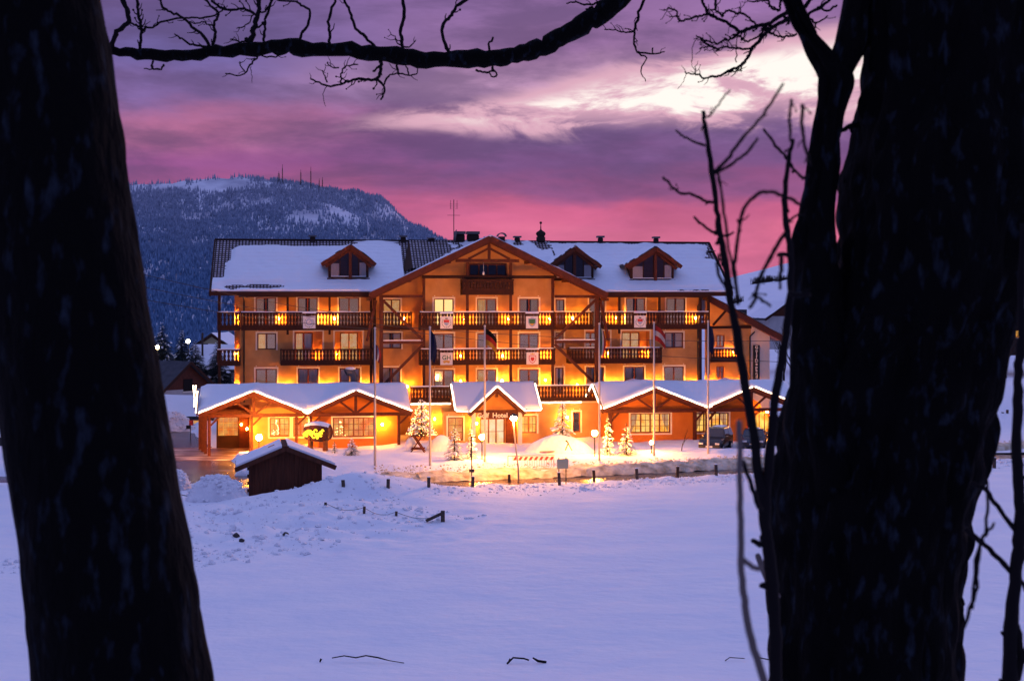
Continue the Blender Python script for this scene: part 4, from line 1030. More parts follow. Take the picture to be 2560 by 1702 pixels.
# porch posts and back wall of the porch with the bar door
for p, v in ((523, VF + .55), (514, VF + 2.3), (507, VF + 3.9), (500, VF + 5.6), (629, VF + .55), (741, VF + .55), (777, VF + .55), (997, VF + .55)):
    u = hu(p, v); mb = MB().box(u - .11, u + .11, v - .11, v + .11, 0, 3.0)
    if v < VF + 1: mb.bar((u + .1, v, 2.3), (u + .75, v, 2.95), .12, .14)
    mb.build('post', 'wood_red', pavL)
for v in (VF + 2.3, VF + 3.9, VF + 5.6): MB().bar((pl_[0] + .4, v, 3.0), (uA, v, 3.0), .18, .22).build('porch_beam', 'wood_red', pavL)
d0, d1 = hu(541, -3.4), hu(598, -3.4)
mb = MB().box(d0, uA, -3.3, -3.1, 2.5, 3.4).box(d1, uA, -3.3, -3.1, 0, 2.5).build('bar_front', 'wood_red', pavL)
dr = MB().box(d0, d1, -3.3, -3.2, 0, 1.0).box(d0, d0 + .12, -3.3, -3.2, 1.0, 2.5).box(d1 - .12, d1, -3.3, -3.2, 1.0, 2.5).build('bar_door', 'wood_dark', pavL)
wd = (d1 - d0 - .24) / 4
for k in range(4):
    for j in range(3): MB().box(d0 + .14 + wd * k + .02, d0 + .14 + wd * (k + 1) - .02, -3.26, -3.25, 1.02 + .49 * j, 1.02 + .49 * (j + 1) - .05).build('pane', 'glass', dr)
MB().box(d0 + .1, d1 - .1, -3.2, -3.18, 1.0, 2.5).build('lit_room', 'lit_room_dim', dr)
me = text_mesh('Golf Bar', .42, .04); me.materials.append(MAT['lit_letters']); of = off_of(pavL); link('sign_lettering', me, pavL, ((d0 + d1) / 2 - of[0], -3.36 - of[1], 2.72))
wall_lamp(pavL, hu(618, VW + 1), VW + 1, 1.9); wall_lamp(pavL, hu(604, -3.3), -3.3, 1.9); wall_lamp(pavL, hu(780, VW + 1) + .02, VW + .98, 2.2); wall_lamp(pavL, hu(955, VW), VW, 2.2)
MB().box(hu(771.5, VF + .3) - .06, hu(771.5, VF + .3) + .06, VF + .3, VF + .45, 2.72, 2.9).build('spot_lamp', 'lit_white', pavL)
# kitchen vent cowl on the roof
u, v = hu(884, -3), -3.0; z0 = 5.0
vt = MB().tube([(u, v, z0 - .3), (u, v, z0 + .55), (u - .12, v, z0 + .85), (u - .42, v - .05, z0 + 1.0), (u - .62, v - .1, z0 + .9)], [.33, .33, .33, .32, .30], 14, False).build('vent_cowl', 'sheet_metal', pavL, smooth=True)
MB().ico((u - .25, v, z0 + 1.22), .42, 2, .32).build('snow_cap', 'roof_snow', vt, smooth=True)

# ---- right pavilion
pr_ = [hu(p, VF) for p in (1508, 1640, 1770, 1884, 2002)]
gabR = [(pr_[0], pr_[1], pr_[2], 3.22, 4.85), (pr_[2], pr_[3], pr_[4], 3.30, 4.85)]
pavR = hroot('restaurant_pavilion', (pr_[0] + pr_[4]) / 2, -6, 'single storey pavilion with two snowy gables and lit windows, right of the entrance', 'pavilion')
rf = pavilion_roof(pavR, gabR, pr_[0] + .02, pr_[4] + .1, VF, -1.7, -6.2, 5.0, .48, 131)
for g_ in gabR: verge(rf, g_[0], g_[1], g_[2], g_[3], g_[4], VF); truss(pavR, g_[0] + .3, g_[1], g_[2] - .3, 3.02, g_[3], g_[4], VF + .55)
led(rf, [(pr_[2] - .3, VF - .1, 3.36), (pr_[2], VF - .12, 3.3), (pr_[2] + .3, VF - .1, 3.40)])
ue = pr_[0] - .1      # gable of the left end, seen obliquely
for a, b_, c, d in ((VF, 3.2, VF + 3.5, 4.85), (VF + 3.5, 4.85, VF + 7.2, 3.2)):
    MB().bar((ue, a, b_ - .12), (ue, c, d - .12), .08, .3).build('barge_board', 'wood_red', rf); led(rf, [(ue - .07, a + (c - a) * t, b_ + (d - b_) * t + .1) for t in (0, .5, 1)], .06)
MB().poly([(ue + .9, VF + .9, 0), (ue + .9, VF + 7.2, 0), (ue + .9, VF + 7.2, 3.3), (ue + .9, VF + 3.5, 4.7), (ue + .9, VF + .9, 3.4)]).build('end_wall', 'plaster_orange', pavR)
uC, uD = hu(1530, VW), hu(1868, VW)
w1 = (hu(1576, VW), hu(1676, VW), 1.22, 2.78); w2 = (hu(1738, VW), hu(1822, VW), 1.22, 2.74)
gable_wall(pavR, uC, uD, gabR, VW, [w1, w2])
window(pavR, *w1, VW, leaves=4, rows=3, cols=2, mode='lit_room', fm='window_red', depth=.35); window(pavR, *w2, VW, leaves=4, rows=3, cols=2, mode='lit_room', fm='window_red', depth=.35)
for w_ in (w1, w2):
    MB().box(w_[0] - .1, w_[1] + .1, VW - .1, VW - .003, 1.08, 1.18).build('sill', 'trim_cream', pavR)
    for s_ in (0, 1):
        mb = MB(); k0 = w_[0] + .1 if not s_ else w_[1] - .1; sg = 1 if not s_ else -1; n = 8
        for k in range(n):
            z0, z1 = w_[3] - 1.5 * k / n, w_[3] - 1.5 * (k + 1) / n; r0, r1 = .55 * math.cos(k / n * 1.5), .55 * math.cos((k + 1) / n * 1.5)
            mb.poly([(k0, VW + .3, z0), (k0 + sg * r0, VW + .3, z0), (k0 + sg * r1, VW + .3, z1), (k0, VW + .3, z1)])
        mb.build('tied_curtain', 'lit_curtain', pavR)
for p in (1525, 1737, 1768, 1992):
    u = hu(p, VF + .55); MB().box(u - .13, u + .13, VF + .42, VF + .68, 0, 2.9).bar((u + .1, VF + .55, 2.25), (u + .7, VF + .55, 2.9), .12, .14).build('post', 'wood_red', pavR)
# lit arched doorway under the right gable
u0, u1 = hu(1884, -6.5), hu(1924, -6.5)
arch = [(u0, 0), (u1, 0), (u1, 2.0)] + [((u0 + u1) / 2 + (u1 - u0) / 2 * math.cos(R(a)), 2.0 + .65 * math.sin(R(a))) for a in range(15, 180, 15)] + [(u0, 2.0)]
MB().prism([(a, -6.5, b_) for a, b_ in arch], (0, .1, 0)).build('lit_doorway', 'lit_room', pavR)
mb = MB(); 
for a, b_ in zip(arch[2:-1], arch[3:]): mb.bar((a[0], -6.56, a[1]), (b_[0], -6.56, b_[1]), .12, .14)
mb.box(u0 - .08, u0 + .06, -6.62, -6.5, 0, 2.0).box(u1 - .06, u1 + .08, -6.62, -6.5, 0, 2.0)
for k in range(1, 3): mb.box(u0 + (u1 - u0) * k / 3 - .03, u0 + (u1 - u0) * k / 3 + .03, -6.58, -6.52, 0, 2.5)
mb.build('door_frame', 'wood_red', pavR)
MB().poly([(uD, VW, 0), (uD, -6.4, 0), (uD, -6.4, 4.3), (uD, VW, 4.3)]).poly([(uD, -6.38, 0), (pr_[4] - 2.2, -6.38, 0), (pr_[4] - 2.2, -6.38, 3.3), (uD, -6.38, 4.3)]).build('porch_wall', 'plaster_orange', pavR)
wall_lamp(pavR, hu(1912, -6.5), -6.6, 2.7, 'bulb_wall', .1)

# ---- entrance lodge in the middle
VEn = -8.2
e0, e1 = hu(1140, VEn), hu(1352, VEn); eg = [hu(p, VEn - .9) for p in (1175, 1243, 1313)]
lodge = hroot('entrance_lodge', eg[1], -6, 'entrance lodge with steep snowy gable, glazed doors and lettering above', 'entrance')
gab = [(eg[0], eg[1], eg[2], 3.05, 5.0)]
us = np.arange(e0, e1 + .01, .15); vs = np.arange(VEn - .9, -3.3, .2); A, B = np.meshgrid(us, vs, indexing='ij')
main = np.where(B >= VEn - .05, 4.95 - .58 * np.abs(B + 5.1), -9); gb = zig(A, gab); gb = np.where(gb < 2.9, -9, gb)
base = np.maximum(main, gb); mk = (base > 0); mk = mk[:-1, :-1] & mk[1:, :-1] & mk[:-1, 1:] & mk[1:, 1:]
MB().grid(A, B, base, mk).grid(A, B, base - .15, mk).build('roof', 'soffit', lodge)
rf = [c for c in lodge.children if c.name.startswith('roof')][0]
Z = base + .26 + .05 * fbm(A / 1.2, B / 1.2, 3, 151)
mb = MB().grid(A, B, Z, mk)
for i in range(len(us) - 1):
    for j in range(len(vs) - 1):
        if mk[i, j]:
            if j == 0 or not mk[i, j - 1]: mb.poly([(us[i], vs[j], base[i, j]), (us[i + 1], vs[j], base[i + 1, j]), (us[i + 1], vs[j], Z[i + 1, j]), (us[i], vs[j], Z[i, j])])
            for ii in ((i,) if i == 0 or not mk[i - 1, j] else ()) : mb.poly([(us[ii], vs[j], base[ii, j]), (us[ii], vs[j], Z[ii, j]), (us[ii], vs[j + 1], Z[ii, j + 1]), (us[ii], vs[j + 1], base[ii, j + 1])])
            for ii in ((i + 1,) if i == len(us) - 2 or not mk[i + 1, j] else ()): mb.poly([(us[ii], vs[j], base[ii, j]), (us[ii], vs[j + 1], base[ii, j + 1]), (us[ii], vs[j + 1], Z[ii, j + 1]), (us[ii], vs[j], Z[ii, j])])
mb.build('snow_cover', 'roof_snow', rf, smooth=True, fix=True)
verge(rf, eg[0], eg[1], eg[2], 3.05, 5.0, VEn - .9)
led(rf, [(e0, VEn - .1, 3.12), (eg[0] + .05, VEn - .1, 3.08)]); led(rf, [(eg[2] - .05, VEn - .1, 3.1), (e1, VEn - .1, 3.12)]); led(rf, [(e0 - .06, -5.1, 5.0), (e0 - .06, VEn, 3.2)]); led(rf, [(e1 + .06, -5.1, 5.0), (e1 + .06, VEn, 3.2)])
MB().box(e0, eg[0], VEn - .06, VEn + .02, 2.98, 3.10).box(eg[2], e1, VEn - .06, VEn + .02, 2.98, 3.10).build('fascia', 'wood_red', rf)
VL = -7.4
L0, L1 = hu(1109, VL), hu(1350, VL); q0, q1 = hu(1188, VL), hu(1300, VL)
wl_ = (hu(1120, VL), hu(1158, VL), .75, 2.55); wr_ = (hu(1302, VL), hu(1342, VL), 1.25, 2.62); dd = (hu(1200, VL), hu(1262, VL), .35, 2.45)
mb = holed(MB(), L0, L1, 0, 3.0, VL, [wl_, wr_, dd], .35)
for k in range(20):
    a, b_ = eg[0] + .4 + (eg[2] - eg[0] - .8) * k / 20, eg[0] + .4 + (eg[2] - eg[0] - .8) * (k + 1) / 20
    mb.poly([(a, VL, 3.0), (b_, VL, 3.0), (b_, VL, max(3.0, float(zig(np.array(b_), gab)) - .2)), (a, VL, max(3.0, float(zig(np.array(a), gab)) - .2))])
mb.poly([(L0, VL, 0), (L0, -2, 0), (L0, -2, 3.5), (L0, VL, 3.0)]); mb.poly([(L1, VL, 0), (L1, -2, 0), (L1, -2, 3.5), (L1, VL, 3.0)]); mb.build('wall', 'plaster', lodge)
window(lodge, *wl_, VL, leaves=1, rows=3, cols=2, mode='lit_room_dim', fm='window_red', depth=.35); window(lodge, *wr_, VL, leaves=2, rows=2, cols=2, mode='lit_room', fm='window_red', depth=.35)
window(lodge, *dd, VL, leaves=3, rows=2, cols=1, mode='lit_white', fm='window_red', depth=.35, surround=False)
MB().box(hu(1264, VL - .05), hu(1292, VL - .05), VL - .07, VL - .003, .35, 2.45).build('door_leaf', 'wood_red', lodge)
MB().box(q0 + .2, q1 - .1, VEn - .55, VEn - .45, 2.55, 3.0).build('sign_board', 'wood_red', lodge)
me = text_mesh('Golf  Hotel', .52, .05); me.materials.append(MAT['trim_cream']); of = off_of(lodge); link('sign_lettering', me, lodge, (hu(1231, VEn - .6) - of[0], VEn - .58 - of[1], 2.77))
for p in (1184, 1300): u = hu(p, VEn - .5); MB().box(u - .15, u + .15, VEn - .62, VEn - .35, 0, 3.0).build('pillar', 'trim_cream', lodge)
MB().bar((eg[0] + .3, VEn - .5, 3.1), (eg[2] - .3, VEn - .5, 3.1), .16, .2).build('tie_beam', 'wood_red', lodge); MB().box(eg[1] - .1, eg[1] + .1, VEn - .75, VEn - .55, 4.2, 4.75).build('king_pendant', 'wood_red', lodge)
for k in range(3): MB().box(hu(1203, VEn), hu(1300, VEn), VEn - .8 - .3 * k, VL - .02 if k == 0 else VEn - .8 - .3 * (k - 1), .0, .36 - .11 * k).build('step', 'plaster_pale', lodge)
wall_lamp(lodge, hu(1190, VL), VL, 2.1); wall_lamp(lodge, hu(1296, VL), VL, 2.1)
# ---- roof terraces with plank railing, left and right of the lodge
ter = hroot('roof_terrace', 0, -4, 'low terrace wing with plank railings joining lodge and pavilions', 'terrace')
t0, t1, t2, t3 = hu(1026, -5), hu(1126, -5), hu(1340, -5), hu(1500, -5)
holed(MB(), t0, t1, 0, 3.4, -5., []).build('wall', 'plaster', ter)
wq = (hu(1432, -5), hu(1451, -5), 1.05, 2.7); holed(MB(), t2, t3, 0, 3.4, -5., [wq]).build('wall', 'plaster', ter); window(ter, *wq, -5., leaves=1, mode='dark', fm='window_red')
MB().box(t0, t1, -5.1, CW - .02, 3.42, 3.55).box(t2, t3, -5.1, CW - .02, 3.42, 3.55).build('deck', 'plaster_pale', ter)
balcony(ter, t0, t1, -5.15, 3.56, 4.85, back=-5.0, sides=(0, 0), closed=True, skirt=.3); balcony(ter, t2, t3, -5.15, 3.56, 4.85, back=-5.0, sides=(0, 0), skirt=.3)
led(ter, [(t0 + (t1 - t0) * k / 8, -5.22, 3.46 + .02 * (k % 2)) for k in range(9)]); led(ter, [(t2 + (t3 - t2) * k / 10, -5.22, 3.46 + .03 * (k % 2)) for k in range(8)])
wall_lamp(ter, hu(1085, -5), -5, 2.3); wall_lamp(ter, hu(1415, -5), -5, 2.3)

# ================================================================== annex at the right with sloping roof
ax = hroot('annex', hu(1850, 1), 4, 'annex with long sloping snowy roof and vertical letter board, right end of hotel', 'annex')
A0, A1, A2 = hu(1762, .6), hu(1877, .6), hu(1924, .6)
def azr(u): return 11.75 - .535 * (u - hu(1777, .6))
wA = (hu(1791, .6), hu(1811, .6), 7.7, 8.75); wB = (hu(1791, .6), hu(1811, .6), 5.0, 6.05)
mb = holed(MB(), A0, A1, 0, 9.1, .6, [wA, wB]); mb.poly([(A0, .6, 9.1), (A1, .6, 9.1), (A1, .6, azr(A1) - .2), (A0, .6, azr(A0) - .2)]); mb.build('wall', 'plaster', ax)
MB().poly([(A1, .58, 0), (A2, .58, 0), (A2, .58, azr(A2) - .2), (A1, .58, azr(A1) - .2)]).poly([(A2, .58, 0), (A2, 11, 0), (A2, 11, azr(A2) - .2), (A2, .58, azr(A2) - .2)]).build('end_wall', 'plaster_pale', ax)
window(ax, *wA, .6, leaves=2, rows=2, mode='curtain', fm='window_red', surround=False); window(ax, *wB, .6, leaves=2, rows=2, mode='curtain', fm='window_red', surround=False)
ar = hu(1960, -.9); al = hu(1774, -.9)
mb = MB(); slab(mb, [(al, -.9, azr(al)), (ar, -.9, azr(ar)), (ar, 11, azr(ar)), (al, 11, azr(al))], .3); rfa = mb.build('roof', 'soffit', ax)
MB().bar((al - .1, -.95, azr(al) - .16), (ar, -.95, azr(ar) - .16), .1, .5).build('barge_board', 'wood_red', rfa)
us = np.linspace(al, ar, 30); vs = np.arange(-.95, 11, .5); A, B = np.meshgrid(us, vs, indexing='ij'); MB().grid(A, B, azr(A) + .16 + .08 * fbm(A, B / 2, 2, 171)).build('snow_cover', 'roof_snow', rfa, smooth=True)
beam(ax, 'tie_beam', (A0 + .3, .45, 9.4), (A1, .45, 9.4), .18, .22); beam(ax, 'brace', (A0 + .5, -.2, 9.6), (A0 + 1.6, -.2, 10.8), .16, .18); beam(ax, 'post', (hu(1849, .4), .45, 6.4), (hu(1849, .4), .45, 9.3), .18, .2)
balcony(ax, hu(1777, -.6), hu(1853, -.6), -.6, 6.45, 7.65, back=.6, sides=(0, 1)); wall_lamp(ax, hu(1827, .6), .6, 7.2); wall_lamp(ax, hu(1772, .6), .6, 4.6); wall_lamp(ax, hu(1838, .6), .6, 4.4)
MB().tube([(hu(1888, .4), .5, 9.0), (hu(1876, .4), .5, 8.6), (hu(1876, .4), .5, 0)], .06, 8).build('drain_pipe', 'metal_dark', ax)
s0, s1 = hu(1882.5, .5), hu(1899, .5); sb = MB().box(s0, s1, .44, .50, 4.2, 7.85).build('sign_board', 'paint_black', ax)
of = off_of(ax); word = 'GolfDependance'
for k, ch in enumerate(word[:13]):
    me = text_mesh(ch, .40, .02); me.materials.append(MAT['trim_cream']); link('letter', me, sb, ((s0 + s1) / 2 - of[0], .42 - of[1], 7.66 - .275 * k - (.06 if k > 3 else 0)))
MB().box(hu(1812, 8), hu(1863, 8), 7.5, 9, azr(hu(1812, 8)) - .4, 10.9).build('roof_box', 'metal_dark', ax)

# ================================================================== things in front of the hotel
def gpt(px, py, dz=0.0):
    x, y, z = gnd(px, py, dz); return x, y, z
# ---- broken clods of trampled and ploughed snow, too many to count
def clods(name, n, pick, lo, hi, label, seed, m='rough_snow'):
    rg = np.random.default_rng(seed); mb0 = MB().ico((0, 0, 0), 1, 0); bv = np.array(mb0.v); bf = np.array(mb0.f); V = []; Fc = []
    P = pick(rg, n); Zg = hgt(P[:, 0], P[:, 1]) + (P[:, 2] if P.shape[1] > 2 else 0); rad = lo * (hi / lo) ** (rg.random(len(P)) ** 3.0)
    for k in range(len(P)):
        jit = bv * (1 + rg.uniform(-.35, .35, (12, 1))) * rad[k] * np.array([1.2, 1.0, .75])
        a = rg.random() * 6.28; c_, s_ = math.cos(a), math.sin(a); q = jit.copy(); q[:, 0] = jit[:, 0] * c_ - jit[:, 1] * s_; q[:, 1] = jit[:, 0] * s_ + jit[:, 1] * c_
        V.append(q + np.array([P[k, 0], P[k, 1], Zg[k] + rad[k] * .15])); Fc.append(bf + 12 * k)
    mb = MB(); mb.v = np.concatenate(V).tolist(); mb.f = np.concatenate(Fc).tolist()
    o = mb.build(name, m); stuff(o); o['label'] = label; return o
def pick_field(rg, n):
    p = np.stack([rg.uniform(-22, -1, n), rg.uniform(58, 83, n)], 1); px = 1280 + p[:, 0] / p[:, 1] * F; py = HY + (H - .35) / p[:, 1] * F
    edge = np.interp(px, [420, 560, 700, 900, 1050, 1160], [1425, 1410, 1385, 1350, 1310, 1295]) + 22 * fbm(px / 60, py / 60, 3, 5); top = np.interp(px, [430, 620, 760, 900, 1160], [1262, 1268, 1225, 1240, 1285])
    keep = (py < edge) & (py > top) & (rg.random(n) < .25 + 1.3 * np.maximum(0, fbm(p[:, 0] / 2.2, p[:, 1] / 2.2, 3, 6) + .12) + .8 * bumpat(px, py, 520, 1395, 70, 22, 1))
    return p[keep]
clods('snow_clods', 7500, pick_field, .02, .17, 'trampled broken snow in front of the shed', 3)
def pick_road(rg, n):
    x = rg.uniform(-8, 40, n); t = rg.normal(0, 1.5, n); yc = np.interp(x, [p[0] for p in ROAD], [p[1] for p in ROAD]) - RW - 2.6 + t
    p = np.stack([x, yc], 1); d, s_ = pdist(x, yc, ROAD); return p[(d > RW + .5) & (s_ < 0) & (fbm(x / 3, yc / 1.5, 3, 8) > -.12)]
clods('snow_clods', 5200, pick_road, .025, .10, 'spray of thrown snow crumbs along the near edge of the road', 4)
def pick_bank(rg, n):
    k = rg.uniform(-9, 44, n); yc = np.interp(k, [p[0] for p in ROAD], [p[1] for p in ROAD]) + RW + .9 + rg.uniform(0, 2.2, n); return np.stack([k, yc, .02 + rg.uniform(0, .2, n)], 1)
clods('snow_clods', 2200, pick_bank, .02, .085, 'dirty lumps on the ploughed bank behind the road', 5, 'dirty_snow')
# ---- timber shed
sx0, sy0 = (624 - 1280) / F * 82.0, 82.0
shed = thing('shed', ((713 - 1280) / F * 82.2, 82.3, 0.0), 'small dark brown timber shed with snow covered gabled roof', 'shed', rz=R(11))
W2, D2, wz, rz_ = 2.02, 3.2, 2.25, 3.18
npl = 16
for k in range(npl):
    a = -W2 + 2 * W2 * k / npl; b_ = -W2 + 2 * W2 * (k + 1) / npl; f = lambda u: wz + (rz_ - .22 - wz) * (1 - abs(u) / W2)
    dv_ = random.uniform(0, .012)
    MB().prism([(a + .006, -.02 - dv_, -.2), (b_ - .006, -.02 - dv_, -.2), (b_ - .006, -.02 - dv_, f(b_)), (a + .006, -.02 - dv_, f(a))], (0, .04, 0)).build('plank', 'wood_shed', shed)
MB().box(-W2, W2, .03, D2, -.2, wz).prism([(-W2, .03, wz), (W2, .03, wz), (0, .03, rz_ - .25)], (0, D2 - .03, 0)).build('body', 'wood_shed', shed)
for sg in (-1, 1): MB().box(sg * W2 - .07, sg * W2 + .07, -.07, .06, -.2, wz).build('corner_post', 'wood_shed', shed)
for k in range(5): MB().box(-W2 - .16, -W2 + .02, .05, .22, .15 + .42 * k, .32 + .42 * k).build('log_end', 'wood_shed', shed)
for sg in (-1, 1):
    MB().prism([(sg * 2.85, -.55, 2.02), (0, -.55, rz_), (0, D2 + .4, rz_), (sg * 2.85, D2 + .4, 2.02)], (0, 0, -.10)).build('roof', 'wood_shed', shed)
    MB().bar((sg * 2.87, -.58, 1.93), (0, -.58, rz_ - .08), .06, .26).build('barge_board', 'wood_shed', shed)
    us = np.linspace(.10 if sg > 0 else .22, 2.83, 22) * sg; vs = np.arange(-.52, D2 + .38, .2); A, B = np.meshgrid(us, vs, indexing='ij')
    t = .19 + .06 * fbm(A / .9, B / .9, 3, 201); t = np.where(bumpat(A, B, -.75, 1.4, .22, .2, 1) > .5, -.02, t)
    Z = rz_ - (rz_ - 2.02) * np.abs(A) / 2.85 + t
    mb = MB().grid(A, B, Z, (t > 0)[:-1, :-1])
    for i in range(len(us) - 1): mb.poly([(us[i], vs[0], Z[i, 0] - .19), (us[i + 1], vs[0], Z[i + 1, 0] - .19), (us[i + 1], vs[0], Z[i + 1, 0]), (us[i], vs[0], Z[i, 0])])
    mb.build('snow_cover', 'roof_snow', shed, smooth=True)
MB().bar((0, -.55, rz_ + .03), (0, D2 + .4, rz_ + .03), .34, .06).build('ridge_board', 'wood_shed', shed)

# ---- flag poles
flags = [(937.5, 1164, 822, ('paint_red', 'paint_white', 'paint_red'), 'rolled', 'flagpole with furled red and white flag before the left pavilion'),
         (1075, 1164, 820, ('paint_blue', 'paint_blue', 'paint_blue'), 'limp', 'flagpole with limp dark blue flag left of the entrance lodge'),
         (1212, 1154, 817, ('paint_black', 'paint_red', 'paint_gold'), 'open', 'flagpole with black, red and gold flag before the entrance doors'),
         (1498.5, 1151, 811, ('paint_green', 'paint_white', 'paint_red'), 'limp', 'flagpole with dark green edged flag beside the bright globe lamp'),
         (1635, 1139, 808, ('paint_red', 'paint_white', 'paint_red'), 'open', 'flagpole with red, white and red flag before the right pavilion'),
         (1770.5, 1134, 805, ('paint_blue', 'paint_blue', 'paint_blue'), 'limp', 'rightmost flagpole with limp blue flag before the parked cars')]
for px_, py_, top, cols, kind, lb in flags:
    x, y, z = gpt(px_, py_); zt = H - (top - HY) / F * y; L = zt - z
    o = thing('flagpole', (x, y, z - .3), lb, 'flagpole', 'flagpoles along the forecourt'); L += .3
    MB().tube([(0, 0, 0), (0, 0, L)], [.085, .055], 10).build('pole', 'metal_pole', o, smooth=True); MB().ico((0, 0, L + .05), .08, 1).build('finial', 'metal_pole', o)
    w, hf = dict(open=(.85, 1.5), limp=(.40, 1.9), rolled=(.35, 1.0))[kind]
    zt_ = L - .15 if kind != 'rolled' else L - 1.0
    n = 10; fl = None
    for k, c in enumerate(cols):
        mb = MB(); nx_ = 10
        if kind == 'open':          # horizontal stripes drooping
            for i in range(nx_):
                def P(i, r): 
                    t = i / nx_; return (.06 + w * t * .9, .10 * math.sin(t * 7 + r), zt_ - hf * .72 * (r / 3) - t * t * .55 - .15 * t)
                mb.poly([P(i, k), P(i + 1, k), P(i + 1, k + 1), P(i, k + 1)])
        else:
            for i in range(8):
                def P(i, r):
                    t = i / 8; return (.05 + w * (r / 3) * (.5 + .5 * math.sin(t * 2.6 + .3)), .09 * math.sin(r * 2.2 + t * 3), zt_ - hf * t - .1 * r)
                mb.poly([P(i, k), P(i, k + 1), P(i + 1, k + 1), P(i + 1, k)])
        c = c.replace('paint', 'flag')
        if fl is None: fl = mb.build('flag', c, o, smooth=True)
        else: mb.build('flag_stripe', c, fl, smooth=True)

# ---- globe lamps and street lamp
def globe(px_, py_, pb, lb, r=.19, m='bulb_garden', yfix=None, name='globe_lamp'):
    if yfix is None: x, y, z = gpt(px_, pb)
    else: y = yfix; x = (px_ - 1280) / F * y; z = float(hgt(x, y))
    zg = H - (py_ - HY) / F * y
    o = thing(name, (x, y, z - .2), lb, 'lamp', 'garden lamps of the forecourt'); L = zg - z + .2
    MB().tube([(0, 0, 0), (0, 0, L - r)], .045, 8).lathe((0, 0, L - r - .08), [(.1, 0), (.12, .05), (.07, .10)], 10).build('post', 'metal_dark', o)
    MB().ico((0, 0, L), r, 2).build('globe', m, o, smooth=True)
    MB().lathe((0, 0, L + r - .012), [(.09, 0), (.05, .06), (.015, .10)], 8).build('cap', 'metal_dark', o)
    return o
globe(1205, 1092, 1148, 'lit globe lamp on a low post before the entrance doors')
globe(1486.5, 1082, 1141, 'large lit globe lamp beside the big snow heap', .21)
globe(1628.5, 1106, 1132, 'small low globe lamp under the right pavilion window', .13)
globe(647.5, 1093, 1160, 'bright globe lamp behind the shed beside the left porch', .22, yfix=103.5)
x, y, z = gpt(1297, 1207)
o = thing('street_lamp', (x, y, z - .2), 'tall leaning street lamp with a lit lantern between road and entrance', 'street lamp')
zg = H - (1046 - HY) / F * y; L = zg - z + .2; dx = (1284 - 1297) / F * y
MB().tube([(0, 0, 0), (-.05, 0, L * .3), (dx * .55, 0, L * .55), (dx * .95, 0, L * .85), (dx, 0, L - .22)], [.06, .055, .05, .045, .04], 8).build('pole', 'metal_pole', o, smooth=True)
MB().lathe((dx, 0, L + .16), [(.26, 0), (.22, .08), (.05, .17)], 12).build('hood', 'metal_dark', o); MB().ico((dx, 0, L), .2, 2, .9).build('lantern_glass', 'bulb_street', o, smooth=True)

# ---- conifers
def conifer(name, loc, hgt_, rad, seed, label, cat='fir tree', group=None, levels=15, nm='needles', snow=.55, K=6, lift=.06, fat=1.0):
    rnd = random.Random(seed); o = thing(name, loc, label, cat, group)
    MB().tube([(0, 0, -.1), (0, 0, hgt_ * .55), (0, 0, hgt_)], [hgt_ * .022 + .02, hgt_ * .014 + .01, .008], 7).build('trunk', 'bark_far', o)
    mb = MB(); sb = MB()
    for i in range(levels):
        t = i / levels; z = hgt_ * (lift + (1 - lift) * t ** .92); r = rad * (1 - t) ** .85 * rnd.uniform(.8, 1.1) + .04 * rad
        nb = int(5 + 9 * (1 - t)); a0 = rnd.random() * 6
        for q in range(nb):
            a = a0 + 2 * PI * q / nb + rnd.uniform(-.25, .25); rr = r * rnd.uniform(.75, 1.15); dr = rnd.uniform(.18, .42); zz = z + rnd.uniform(-.5, .5) * hgt_ / levels
            ca, sa = math.cos(a), math.sin(a)
            def P(s_, side, up=0.): return (ca * rr * s_ - sa * side, sa * rr * s_ + ca * side, zz - dr * rr * s_ * s_ + .10 * rr * s_ + up)
            for k in range(K):
                s0 = .12 + .88 * k / K; s1 = s0 + .20; wd = rr * (.26 - .17 * s0) * rnd.uniform(.7, 1.3) * fat
                for sg in (-1, 1): mb.poly([P(s0, 0), P(s0 + .07, sg * .012 + 0), P(s1 + .06, sg * wd, -.12 * wd - rnd.uniform(0, .3) * wd)])
                mb.poly([P(s0, -.012), P(s0, .012), P(min(s1 + .05, 1.12), 0, -rnd.uniform(.05, .4) * wd)])
            if rnd.random() < snow + .2:
                m_ = 4; prev = None
                for k in range(m_ + 1):
                    s_ = .25 + .75 * k / m_; wd = rr * (.15 * math.sin(PI * (.15 + .8 * k / m_))) * rnd.uniform(.7, 1.2); u_ = .03 + .03 * rad
                    cur = (P(s_, -wd, u_ * .2), P(s_, 0, u_ + .05 * rr), P(s_, wd, u_ * .2))
                    if prev and rnd.random() < snow + .15: sb.poly([prev[0], cur[0], cur[1], prev[1]]); sb.poly([prev[1], cur[1], cur[2], prev[2]])
                    prev = cur
    mb.build('crown', nm, o); 
    if sb.f: stuff(sb.build('snow_load', 'roof_snow', o, smooth=True))
    return o
def fir(px_, pb, pt, wpx, seed, lb, **k):
    x, y, z = gpt(px_, pb); return conifer('fir_tree', (x, y, z - .05), (pb - pt) / ppm(y) * 1.03, wpx / 2 / ppm(y), seed, lb, group='small firs in front of the hotel', **k)
fir(1136, 1149, 1062, 60, 1, 'snowy young fir left of the entrance lamp', snow=.4)
fir(1178, 1147, 1060, 40, 2, 'slim snowy fir between entrance lamp and sign post', snow=.42)
fir(1520, 1137, 1040, 42, 3, 'snow laden fir lit by the large globe lamp', snow=.45)
fir(1566, 1137, 1056, 56, 4, 'broad snowy fir left of the lit pavilion window', snow=.35)
fir(880, 1138, 1094, 44, 5, 'small snowy fir before the dining room window', snow=.5)
fir(836, 1132, 1100, 20, 6, 'tiny fir sapling beside the barrel sign', snow=.4, levels=9)
x, y, z = gpt(1406, 1131); y += 3.2; x = (1406 - 1280) / F * y
